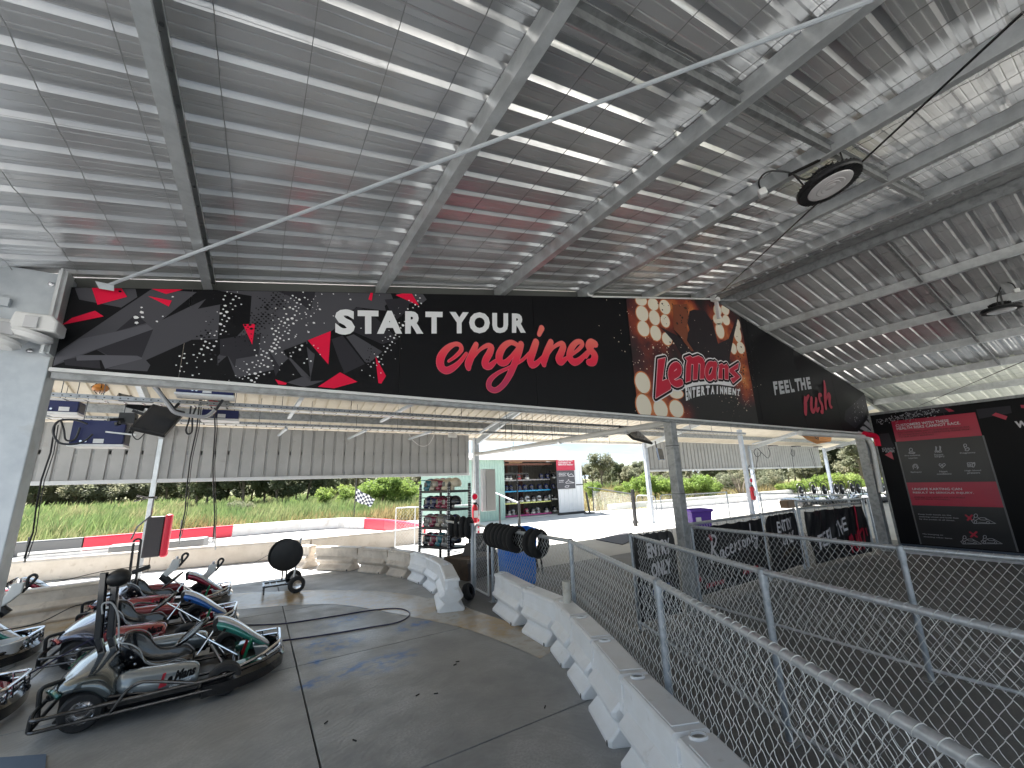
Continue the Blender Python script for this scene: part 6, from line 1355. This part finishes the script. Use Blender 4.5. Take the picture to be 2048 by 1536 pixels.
rows = [([490, 560, 720, 870, 1150, 1265, 1385], ['black', 'black', 'red', 'black', 'navy', 'navy', 'black'], 'top grey shelf'), ([485, 570, 725, 830, 955, 1110, 1235, 1365], ['navy']*8, 'blue edged shelf'), ([505, 590, 755, 870, 985, 1090, 1210, 1310, 1390], ['black', 'black', 'black', 'white', 'black', 'white', 'black', 'white', 'black'], 'yellow edged shelf'), ([520, 600, 845, 960, 1060, 1215, 1365], ['black', 'grey', 'maroon', 'black', 'grey', 'black', 'black'], 'pink edged bottom shelf')]
ordw = ['leftmost', 'second', 'third', 'fourth', 'fifth', 'sixth', 'seventh', 'eighth', 'ninth']
for (xs_, cs_, rn), z in zip(rows, lv):
    for i, (x_, c_) in enumerate(zip(xs_, cs_)): put_helmet(c_, (cx9(x_), ys_+.16, z), R(-90+(-15+8*(i % 4))), '%s helmet, %s on the %s in shed' % (c_, ordw[i], rn), 'helmets inside the shed', peak=False, s=1.15)

# ---- free standing helmet shelf
FL, NC, FR = G(838, 1143), G(897, 1150), G(940, 1144); BL = FL+FR-NC
hs = thing('helmet_shelf', 'black open steel shelf of colourful helmets by the pit gate', 'shelf', NC); ZT = [.50, .87, 1.24, 1.60]
DKS = mat('dark_shelf_steel', (.05, .045, .045), .45, .4)
for P_ in (FL, NC, FR, BL): b = MB(); b.box(P_.x-.022, P_.x+.022, P_.y-.022, P_.y+.022, 0, 1.74); b.build('upright', DKS, hs, world=True)
b = MB()
for P_ in (FL, NC, FR):
    z = .1
    while z < 1.7: b.box(P_.x-.008, P_.x+.008, P_.y-.0245, P_.y-.0225, z, z+.025); b.box(P_.x-.0245, P_.x-.0225, P_.y-.008, P_.y+.008, z, z+.025); z += .05
tag(b.build('slot_hole', WHITE, hs, world=True), kind='stuff')
for z in ZT:
    b = MB(); q = [FL, NC, FR, BL]; b.hexa([p+V(0, 0, z-.012) for p in q]+[p+V(0, 0, z) for p in q])
    for a, c in zip(q, q[1:]+q[:1]): b.bar(a+V(0, 0, z-.02), c+V(0, 0, z-.02), .02, .045)
    b.build('shelf_board', DKS, hs, world=True)
ex = (NC-FL); ey = (FR-NC); rzs = math.atan2(-ex.y, -ex.x)+R(28)
SR = [(['teal', 'sand', 'maroon', 'cream', 'cream'], 'top shelf'), (['navy', 'navy', 'maroon', 'maroon', 'black'], 'second shelf'), (['grey', 'maroon', 'sand', 'grey', 'navy'], 'third shelf'), (['black', 'maroon', 'teal', 'grey', 'black'], 'lowest shelf')]
for (cs_, rn), z in zip(SR, reversed(ZT)):
    for i, c_ in enumerate(cs_):
        f = .08+.215*i; p = FL+ex*(f)+ey*(.40)+V(0, 0, z)
        put_helmet(c_, p, rzs+R(8-6*(i % 3)), '%s peaked helmet, %s from the left on the %s' % (c_, ['first', 'second', 'third', 'fourth', 'fifth'][i], rn), 'peaked helmets on the free standing shelf', s=1.02)

# ---- neck braces hung on the fence rails
def brace_proto():
    t = thing('neck_brace', 'x', 'neck brace'); P_ = [V(.0+.03*sin(a), .118*sin(a), .135*cos(a)) for a in [pi*(.08)+2*pi*k/28*.96 for k in range(29)]]
    b = MB(); b.tube(P_, [.042+.012*sin(pi*k/28) for k in range(29)], 10); b.build('padded_ring', mat('brace_fabric', (.010, .010, .011), .85, bump=(80, .2)), t, smooth=True)
    b = MB(); b.bar(V(0, .03, -.13), V(.0, .03, -.17), .024, .006, up=V(1, 0, 0)); b.build('strap', BLACK, t)
    b = MB(); b.box(.046, .049, -.02, .03, .10, .13); b.build('buckle', mat('brace_label', (.20, .20, .20), .5), t); return t
br0 = brace_proto()
def put_brace(p, rz, label, group, tilt=0, first=False, strap=False):
    t = br0 if first else dup(br0); t.location = p; t.rotation_euler = (tilt, 0, rz); t['label'] = label; t['group'] = group
    if strap:
        b = MB(); b.bar(V(0, .03, -.15), V(.0, .05, -.33), .028, .008, up=V(1, 0, 0)); b.build('long_strap', BLACK, t); b = MB(); b.box(.001, .012, .036, .064, -.38, -.32); b.build('strap_buckle', mat('brace_label', (.20, .20, .20), .5), t)
a_, c_ = V(3.20, 5.86, 1.05), V(3.18, 3.93, 1.05)
wd = ['first', 'second', 'third', 'fourth', 'fifth', 'sixth', 'last']
k = 0
for i, f in enumerate([.03, .09, .15, .21, .27, .335, .385]):
    put_brace(a_.lerp(c_, f)+V(0, 0, -.09), R(-90+random.uniform(-8, 8)), '%s black neck brace in the bunch on the fence over the blue bin' % wd[i], 'neck braces bunched on the fence over the blue bin', R(random.uniform(-6, 6)), first=(i == 0))
for i, f in enumerate([.60, .66]): put_brace(a_.lerp(c_, f)+V(0, 0, -.09), R(-80+10*i), '%s black neck brace of the pair with hanging straps' % ['rear', 'front'][i], 'pair of neck braces hung apart on the fence', strap=True)
for i in range(4): put_brace(GP.lerp(G(893, 1043, 1.08), .12+.22*i)+V(0, 0, -.05), R(-30+6*i), '%s black neck brace hung beside the helmet shelf' % wd[i], 'neck braces hung beside the helmet shelf')
b = MB(); b.tube([GP, G(893, 1043, 1.10)], .02, 8); t = b.build('hanging_rail', GALV, smooth=True); tag(t, 'short steel rail holding braces beside the helmet shelf', 'rail')

# ---- bins
def bin_(p, w, d, h, col, label, cat_='bin', taper=.82, rz=0, name='wheelie_bin'):
    t = thing(name, label, cat_, p, rz); m = mat(name+'_plastic', col, .38, bump=(20, .05))
    def rg(s, z): return [V(-w/2*s, -d/2*s, z), V(w/2*s, -d/2*s, z), V(w/2*s, d/2*s, z), V(-w/2*s, d/2*s, z)]
    b = MB(); b.loft([rg(taper, .04), rg(taper+.02, .10), rg(.97, h-.08)], caps=False); b.add(rg(taper, .045), [(0, 1, 2, 3)]); o = b.build('body', m, t, bevel=.02); k_ = o.modifiers.new('thick', 'SOLIDIFY'); k_.thickness = .006
    b = MB(); b.loft([rg(.98, h-.10), rg(1.07, h-.08), rg(1.07, h-.03), rg(1.02, h), rg(.95, h-.01), rg(.95, h-.10)], caps=False); b.build('rim', m, t, bevel=.006)
    b = MB()
    for x_ in (-w*.3, 0, w*.3): b.box(x_-.015, x_+.015, -d/2*1.0-.008, -d/2*.94, .5, h-.12)
    b.build('rib', m, t)
    return t
pb = G(1037, 1168); bin_((4.05, 6.52, 0), .62, .58, .93, (.02, .24, .85), 'bright blue wheelie bin with open top behind the fence', rz=R(-15))
bt_ = bin_((13.0, 9.15, 0), .80, .6, .62, (.10, .025, .36), 'purple plastic tub behind the grey middle post', 'tub', .84, R(-20), 'plastic_tub')
b = MB(); b.box(-.25, -.05, -.285, -.275, .18, .36); b.build('paper_label', WHITE, bt_)
cb = thing('equipment_crate', 'brown crate of bits behind the pit gate mesh', 'crate', (3.75, 7.7, 0), R(20))
b = MB(); b.box(-.42, .42, -.3, .3, 0, .36); b.build('side_panel', mat('crate_brown', (.12, .085, .06), .7, noise=(8, (.08, .055, .04), .4, .7)), cb, bevel=.01); b = MB(); b.box(-.44, .44, -.32, -.29, .30, .37); b.box(-.44, .44, .29, .32, .30, .37); b.build('rim', mat('crate_rim', (.22, .17, .13), .7), cb)
b = MB(); b.bar(V(-.1, 0, .36), V(.10, .1, .56), .25, .02); b.bar(V(.2, 0, .45), V(.3, -.1, .62), .2, .02); b.build('loose_panel', mat('dull_panel', (.10, .09, .085), .6), cb)
tb = thing('tyre_stack', 'stack of old tyres behind the pit gate', 'tyre', (4.35, 8.4, 0))
for i in range(4): b = MB(); b.lathe([(.16, i*.16+.01), (.27, i*.16+.0), (.30, i*.16+.05), (.30, i*.16+.11), (.27, i*.16+.155), (.16, i*.16+.15)], 22, caps=False); b.build('tyre', RUBBER, tb, smooth=True)
kt = thing('dropped_tyre', 'small black tyre leaning behind the end barrier', 'tyre', G(937, 1200), R(40)); b = MB(); b.lathe([(.06, -.05), (.10, -.055), (.12, -.03), (.12, .03), (.10, .055), (.06, .05)], 22, Matrix.Translation((0, 0, .12)) @ Matrix.Rotation(R(70), 4, 'X'), caps=False); b.build('tread', RUBBER, kt, smooth=True)

# ---- electrical cabinet on the middle far post, extinguishers, conduits
ec = thing('electrical_cabinet', 'tall narrow grey cabinet strapped to the far post by the shed', 'cabinet', (5.75, 11.1, .9))
a_ = PY(965, 1025, 11.0); c_ = PY(986, 938, 11.0)
b = MB(); b.box(a_.x+.12, c_.x+.05, 10.95, 11.12, a_.z+.03, c_.z); b.build('door', mat('cabinet_grey', (.38, .38, .38), .5), ec, world=True, bevel=.01); b = MB(); b.box(a_.x+.0, a_.x+.115, 10.97, 11.12, a_.z+.03, c_.z); b.build('side', mat('cabinet_light', (.62, .63, .65), .5), ec, world=True, bevel=.01)
b = MB(); b.tube([(5.50, 11.1, 0), (5.50, 11.1, 3.0)], .022, 8); b.tube([(5.44, 11.1, 0), (5.44, 11.1, 3.0)], .016, 8); b.box(5.40, 5.50, 11.0, 11.08, 1.20, 1.42); b.build('conduit', WHITE, ec, world=True)
b = MB(); b.box(5.52, 5.60, 10.98, 10.99, .1, .95); b.build('sticker_strip', FLATW, ec, world=True)
b = MB(); 
for i in range(5): b.add([(5.56+.03*cos(a), 10.976, .2+.16*i+.045*sin(a)) for a in [2*pi*k/8 for k in range(8)]], [tuple(range(8))])
b.build('sticker_mark', PRED, ec, world=True, norm=False)
def ext(p, label, rz=0, s=1.):
    t = thing('fire_extinguisher', label, 'fire extinguisher', p, rz, 'red fire extinguishers on the posts'); m = mat('extinguisher_red', (.60, .015, .03), .25, coat=.5)
    b = MB(); b.lathe([(.06, 0), (.085, .02), (.085, .42), (.05, .49), (.02, .50)], 16); b.build('cylinder', m, t, smooth=True); b = MB(); b.box(-.03, .06, -.02, .02, .50, .56); b.tube(smooth_path([V(.04, 0, .53), V(.12, 0, .46), V(.11, 0, .2)], 5), .012, 6); b.build('valve', BLACK, t)
    b = MB(); b.box(-.07, .07, -.088, -.085, .15, .34); b.build('print_label', FLATW, t); t.scale = (s, s, s)
    b = MB(); b.lathe([(.11, 0), (.11, .01)], 18, Matrix.Translation((0, .0, .72)) @ Matrix.Rotation(R(90), 4, 'X')); b.build('sign_disc', FLATW, t); b = MB(); b.lathe([(.08, 0), (.08, .004)], 18, Matrix.Translation((0, -.0135, .72)) @ Matrix.Rotation(R(90), 4, 'X')); b.build('sign_mark', PRED, t); return t
for q, lb in [((1508, 1000), 'red extinguisher and disc sign on the bright post over the gates'), ((1752, 975), 'red extinguisher on the post at the right edge of the opening')]:
    p = PY(q[0], q[1], 9.3 if q[0] < 1600 else 6.0); ext(p, lb, s=1.05)
    b = MB(); b.box(p.x-.02, p.x+.12, p.y+.1, p.y+.24, 0, zc(p.y+.2)-.05); t = b.build('bay_post', POSTW); tag(t, 'bright bluish post carrying the extinguisher ' + ('over the gates' if q[0] < 1600 else 'next to the black wall'), 'post')
ext(PY(950, 1046, 10.9), 'red extinguisher wrapped in plastic at the cabinet post')
wp = thing('downpipe', 'white downpipe with red elbow at the right end of the sign beam', 'pipe', (12, 3.7, 2.4))
q = [PY(1640, 874, YB+.25), PY(1728, 870, YB-.05), PY(1745, 876, YB-.1), PY(1753, 900, YB-.1), PY(1760, 950, YB+.6)]
b = MB(); b.tube(fillet([PY(1600, 866, YB-.02), PY(1735, 874, YB-.02), PY(1745, 895, YB-.02), PY(1762, 985, YB-.02)], .15, 6), .05, 12); b.build('pipe', WHITE, wp, world=True, smooth=True)
b = MB(); b.tube(fillet([PY(1730, 868, YB-.06), PY(1752, 872, YB-.06), PY(1757, 892, YB-.06)], .12, 6), .06, 12); b.build('elbow_wrap', PRED, wp, world=True, smooth=True)
gm = thing('grate_mat', 'dark rubber grate mat lying on the apron floor', 'mat', G(1240, 1076)); q = [G(1192, 1080), G(1245, 1090), G(1290, 1072), G(1250, 1066)]
b = MB(); b.hexa([v+V(0, 0, .003) for v in q]+[v+V(0, 0, .02) for v in q]); b.build('mat', mat('grate_black', (.035, .035, .045), .7, bump=(50, .6)), gm, world=True)
h2 = thing('ramp_handrail', 'silver and black handrail standing before the shed entrance', 'handrail', G(1040, 1060)); 
a_, c_ = G(1030, 1062), G(1000, 1050); T1, T2 = PY(1038, 1006, 12.4), PY(984, 983, 13.4)
b = MB(); b.tube([T2, T1], .028, 8); b.build('top_rail', GALV_L, h2, world=True, smooth=True)
b = MB(); b.tube([T1+V(0, 0, .06), V(T1.x, T1.y, 0)], .04, 8); b.tube([V(T1.x, T1.y, .55), V(T1.x-.25, T1.y-.2, 0)], .03, 8); b.tube([T2.lerp(T1, .28), V(T2.lerp(T1, .28).x, T2.lerp(T1, .28).y, 0)], .03, 8); b.build('post', BLKP, h2, world=True, smooth=True)
yc = thing('drum_crate', 'wooden brown box resting on the low fence near the far karts', 'box', PY(1577, 1008, 5.4)); b = MB(); b.box(-.22, .22, -.1, .1, -.09, .09); b.build('box', mat('cardboard_brown', (.30, .20, .13), .7), yc, bevel=.01)

# ================================================================== VEGETATION AND FAR LAND
def leafmat(nm, c1, c2, c3):
    M = mat(nm, c1, .6, noise=(.9, c2, .35, .65), dirt=(.25, c3, .48, .62)); bs_ = M.node_tree.nodes['Principled BSDF']; bs_.inputs['Specular IOR Level'].default_value = .25
    bs_.inputs['Transmission Weight'].default_value = 0
    n = M.node_tree.nodes; l = M.node_tree.links; tr = n.new('ShaderNodeBsdfTranslucent'); ms = n.new('ShaderNodeMixShader'); ms.inputs[0].default_value = .5
    l.new(bs_.inputs['Base Color'].links[0].from_socket, tr.inputs['Color']); o = n['Material Output']; l.new(bs_.outputs[0], ms.inputs[1]); l.new(tr.outputs[0], ms.inputs[2]); l.new(ms.outputs[0], o.inputs['Surface']); return M
GR = leafmat('meadow_grass', (.15, .20, .07), (.105, .165, .068), (.24, .23, .12)); STRAW = leafmat('dry_straw_grass', (.30, .23, .12), (.22, .17, .08), (.16, .17, .06))
LF_B = leafmat('bright_shrub_leaf', (.21, .29, .07), (.15, .23, .055), (.26, .32, .09)); LF_D = leafmat('dark_tree_leaf', (.12, .14, .08), (.09, .11, .065), (.16, .17, .10)); LF_E = leafmat('eucalypt_leaf', (.20, .21, .14), (.15, .165, .11), (.26, .25, .17)); BARK = mat('bark', (.16, .13, .10), .9, noise=(6, (.09, .07, .055), .4, .7))
def seen(p, m=1.15):
    d = Vector(p)-V(0, 0, H); w = d.dot(_f)
    return w > 1 and abs(d.dot(_r)/w) < m*1024/FPX
def blades(n, y0, y1, h0, h1, wf, m, label, nm, region, seed):
    rnd = random.Random(seed); b = MB(); vs = []; fs = []; c = 0; tries = 0
    while c < n and tries < n*8:
        tries += 1; t = rnd.random(); y = y0+(y1-y0)*t**1.25; x = rnd.uniform(-62, 95) if y > 50 else rnd.uniform(-34, 70)
        if not seen((x, y, 0)) or not region(x, y): continue
        h = rnd.uniform(h0, h1)*(.75+.5*math.sin(x*.7)*math.sin(y*.5)); w = wf*(.6+y*.030)
        a = rnd.uniform(0, pi); lx, ly = rnd.gauss(.15, .22)*h, rnd.gauss(0, .2)*h; dx, dy = cos(a)*w, sin(a)*w; k = len(vs)
        vs += [(x-dx, y-dy, -.16), (x+dx, y+dy, -.16), (x+dx*.7+lx*.35, y+dy*.7+ly*.35, -.16+h*.55), (x-dx*.7+lx*.35, y-dy*.7+ly*.35, -.16+h*.55), (x+lx, y+ly, -.16+h)]
        fs += [(k, k+1, k+2, k+3), (k+3, k+2, k+4)]; c += 1
    me = bpy.data.meshes.new(nm); me.from_pydata(vs, [], fs); me.materials.append(m); o = bpy.data.objects.new(nm, me); COL.objects.link(o); tag(o, label, 'grass', kind='stuff'); return o
def left_f(x, y): return y > 21.2 and x < 13+.25*y and not (x > 5 and y < 23.8)
def straw_f(x, y): return (x > 15.5 and y > 18.3 and x > 8+.3*y) 
blades(42000, 21.0, 60, .5, 1.15, .018, GR, 'tall green grass filling the field beyond the track', 'meadow_grass', left_f, 1)
blades(16000, 55, 130, .6, 1.1, .035, GR, 'distant pale grass reaching the tree line', 'far_meadow_grass', lambda x, y: True, 2)
blades(24000, 18.3, 60, .35, .9, .018, STRAW, 'dry straw coloured grass beyond the apron fence', 'straw_grass', straw_f, 3)
blades(9000, 13, 18, .25, .6, .012, STRAW, 'dry grass patch between apron and gates', 'apron_grass', lambda x, y: 16.3 < x < 19 and y > 17.4, 4)
blades(12000, 20.9, 30, .35, .9, .016, STRAW, 'straw coloured reeds along the far track edge', 'reed_strip', lambda x, y: -5 < x < 14 and y < 25+.4*x, 6)
def crown(n, r, hz, base, leaf, lumps, m, name, seed, droop_=0.):
    rnd = random.Random(seed); L_ = []
    for _ in range(lumps):
        a = rnd.uniform(0, 2*pi); q = rnd.random()**.5*r*.72; L_.append((q*cos(a), q*sin(a), base+hz*(.12+.8*rnd.random()), rnd.uniform(.22, .42)*r))
    vs = []; fs = []
    for _ in range(n):
        lx, ly, lz, lr = rnd.choice(L_); v = V(rnd.gauss(0, 1), rnd.gauss(0, 1), rnd.gauss(0, 1)).normalized()*lr*rnd.uniform(.55, 1.08)
        p = V(lx, ly, lz)+V(v.x, v.y, v.z*.85); s = leaf*rnd.uniform(.6, 1.4); u = V(rnd.gauss(0, 1), rnd.gauss(0, 1), rnd.gauss(0, .6)).normalized(); w = u.cross(V(rnd.gauss(0, 1), rnd.gauss(0, 1), rnd.gauss(0, 1))).normalized()
        k = len(vs); vs += [p-u*s, p-w*s*.45, p+u*s-V(0, 0, droop_*s), p+w*s*.45]; fs.append((k, k+1, k+2, k+3))
    me = bpy.data.meshes.new(name); me.from_pydata([tuple(v) for v in vs], [], fs); me.materials.append(m); return me, L_
def tree_proto(name, label, cat_, r, hz, base, leaf, n, lumps, m, seed, trunk=True, tr=.16):
    t = thing(name, label, cat_); me, L_ = crown(n, r, hz, base, leaf, lumps, m, 'crown', seed); o = bpy.data.objects.new('crown', me); COL.objects.link(o); o.parent = t
    b = MB(); rnd = random.Random(seed+50)
    b.tube([V(0, 0, -.2), V(.1*r, 0, base*.6), V(.05*r, .05*r, base+hz*.5), V(0, 0, base+hz*.85)], [tr, tr*.8, tr*.5, tr*.15], 7)
    for lx, ly, lz, lr in L_[:7]: b.tube([V(.05*r, .03*r, base*.7+.2*lz), V(lx*.5, ly*.5, lz*.8), V(lx, ly, lz+lr*.5)], [tr*.4, tr*.28, tr*.08], 5)
    b.build('trunk', BARK, t, smooth=True); return t
TP = {'dark': tree_proto('casuarina_tree', 'x', 'tree', 2.6, 5.6, .9, .20, 4200, 20, LF_D, 1), 'euc': tree_proto('eucalyptus_tree', 'x', 'tree', 2.4, 5.2, 1.8, .17, 3600, 15, LF_E, 2, tr=.22), 'mid': tree_proto('bushy_tree', 'x', 'tree', 2.8, 3.6, .4, .18, 3800, 16, LF_E, 3), 'shrub': tree_proto('bright_shrub', 'x', 'shrub', 1.25, 1.7, .1, .075, 3200, 13, LF_B, 4, tr=.05), 'dshrub': tree_proto('grey_shrub', 'x', 'shrub', 1.4, 1.6, .0, .09, 2400, 12, LF_E, 5, tr=.05)}
used_ = set(); rnd = random.Random(12)
def plant(kind, x, y, s, label, group, sz=1.):
    t = TP[kind] if kind not in used_ else dup(TP[kind]); used_.add(kind); t.location = (x, y, -.16); t.rotation_euler = (0, 0, rnd.uniform(0, 6.28)); t.scale = (s, s, s*sz); t['label'] = label; t['group'] = group
def at_px(px, d): g = ray(px, 960); g.z = 0; g.normalize(); w = g.x*_f.x+g.y*_f.y; return g*d
p = at_px(1205, 78); plant('euc', p.x, p.y, 1.02, 'tall grey green eucalyptus standing alone against the sky', 'trees along the skyline')
p = at_px(1258, 80); plant('euc', p.x, p.y, .62, 'smaller eucalyptus to the right of the tall lone one', 'trees along the skyline')
i = 0
for px in [395, 418, 440, 462, 486, 508, 530, 553, 576, 598, 620, 641]:
    p = at_px(px, 58+rnd.uniform(-5, 5)); i += 1; plant('dark', p.x, p.y, rnd.uniform(.8, 1.05), '%s dark feathery tree from the left in the stand beyond the field' % ORD[i-1], 'dark trees in a stand beyond the field')
for px in list(range(62, 400, 17)):
    p = at_px(px, 112+rnd.uniform(-8, 8)); plant(rnd.choice(['dark', 'mid', 'mid']), p.x, p.y, rnd.uniform(1.0, 1.45), 'distant rounded tree along the far left field edge', 'distant trees along the far left field edge')
for px in list(range(650, 900, 16)):
    p = at_px(px, 66+rnd.uniform(-8, 12)); plant(rnd.choice(['mid', 'euc']), p.x, p.y, rnd.uniform(.7, 1.0), 'grey green tree behind the chequered flag bushes', 'grey green trees behind the flag')
for px in list(range(1170, 1800, 14)):
    p = at_px(px, 92+rnd.uniform(-14, 14)); plant(rnd.choice(['mid', 'mid', 'dark', 'euc']), p.x, p.y, rnd.uniform(.68, .98)*(1.35 if px > 1640 else 1), 'grey green tree in the wood beyond the right hand track', 'trees in the wood beyond the right hand track')
SC_ = [0, 0, 0]
for px, d, s in [(595, 44, .5), (655, 44, 1.0), (700, 42, 1.1), (738, 40, 1.25), (765, 39, 1.45), (790, 40, 1.5), (815, 42, 1.2), (860, 44, 1.2), (1185, 38, 1.0), (1240, 40, .75), (1262, 37, .95), (1285, 35, 1.15), (1310, 34, 1.35), (1335, 35, 1.15), (1362, 36, 1.0), (1385, 34, 1.2), (1405, 35, 1.15), (1425, 37, .8), (1558, 44, .8), (1580, 42, 1.0), (1605, 42, 1.1), (1640, 44, 1.35), (1664, 42, 1.45), (1690, 42, 1.4), (1715, 44, 1.1), (1760, 46, 1.1)]:
    p = at_px(px, d); g_i = 0 if px < 900 else 1 if px < 1500 else 2; SC_[g_i] += 1
    plant('shrub', p.x, p.y, s*(.62 if px > 1500 else .85 if px > 900 else 1), ['%s bright green shrub listed in the bank behind the chequered flag', '%s bright green shrub from the left beyond the right hand gates', '%s tall bright green shrub from the left, right of the far cladding'][g_i].replace('listed', 'from the left' if px > 600 else 'far left') % ORD[SC_[g_i]-1], ['bright shrubs behind the flag', 'bright shrubs beyond the gates', 'bright shrubs right of the far cladding'][0 if px < 900 else 1 if px < 1500 else 2])
for px, d, s in [(1450, 52, 1.1), (1475, 54, 1.2), (1520, 50, .9), (1545, 56, 1.3), (840, 50, 1.0), (880, 52, 1.2), (480, 40, .6), (500, 41, .5), (1345, 60, 1.3), (1300, 62, 1.2)]:
    p = at_px(px, d); plant('dshrub', p.x, p.y, s, 'dull grey green shrub scattered in the far grass' if px > 1000 else 'dull grey green shrub near the dark stand of trees', 'dull shrubs scattered in the grass')
# bare shrub
p = at_px(1478, 36); bs2 = thing('bare_shrub', 'leafless brown shrub with fanned twigs beyond the gates', 'shrub', (p.x, p.y, -.1)); b = MB()
for k in range(26):
    a = rnd.uniform(0, 2*pi); e = rnd.uniform(.5, 1.3); q = V(cos(a)*cos(e), sin(a)*cos(e), sin(e)); b.tube([V(0, 0, 0), q*.9+V(0, 0, .1), q*rnd.uniform(1.5, 2.4)+V(rnd.uniform(-.3, .3), 0, rnd.uniform(-.1, .3))], [.035, .02, .007], 4)
b.build('twigs', BARK, bs2)
# far wood and hills
def hills(y, h, m, nm, seed, x0=-900, x1=1600, z0=-2):
    rnd_ = random.Random(seed); b = MB(); N = 120; P_ = [rnd_.uniform(0, 6) for _ in range(5)]
    hh = [h*(.5+.25*sin(i*.11+P_[0])+.16*sin(i*.27+P_[1])+.07*sin(i*.7+P_[2])) for i in range(N+1)]; xs_ = [x0+(x1-x0)*i/N for i in range(N+1)]
    rows_ = [(y-h*3, 0.), (y-h*1.5, .55), (y, 1), (y+h*3, .0)]
    b.add([(x_, yy2, z0+hh[i]*f) for yy2, f in rows_ for i, x_ in enumerate(xs_)], [(j*(N+1)+i, j*(N+1)+i+1, (j+1)*(N+1)+i+1, (j+1)*(N+1)+i) for j in range(3) for i in range(N)])
    tag(b.build(nm, m, smooth=True, norm=False, angle=180), kind='structure')
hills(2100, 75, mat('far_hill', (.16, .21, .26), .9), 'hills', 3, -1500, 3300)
mw, _l = crown(26000, 1, 1, 0, .02, 1, LF_E, 'far_wood', 9)
rnd2 = random.Random(3); vs = []; fs = []
for _ in range(30000):
    px = rnd2.uniform(-60, 2100); d = rnd2.uniform(125, 150); q = at_px(px, d); hh = (4.2+1.8*sin(px*.031)+1.0*sin(px*.11+1))*rnd2.random()**.6
    if 1165 < px < 1300: hh *= .8
    c = V(q.x, q.y, hh-.2); s = rnd2.uniform(.25, .6); u = V(rnd2.gauss(0, 1), rnd2.gauss(0, 1), rnd2.gauss(0, .6)).normalized(); w = u.cross(V(rnd2.gauss(0, 1), rnd2.gauss(0, 1), rnd2.gauss(0, 1))).normalized(); k = len(vs); vs += [tuple(c-u*s), tuple(c-w*s*.6), tuple(c+u*s), tuple(c+w*s*.6)]; fs.append((k, k+1, k+2, k+3))
me = bpy.data.meshes.new('far_wood'); me.from_pydata(vs, [], fs); me.materials.append(LF_E); o = bpy.data.objects.new('far_wood', me); COL.objects.link(o); tag(o, 'far woodland strip along the horizon', 'woodland', kind='stuff')
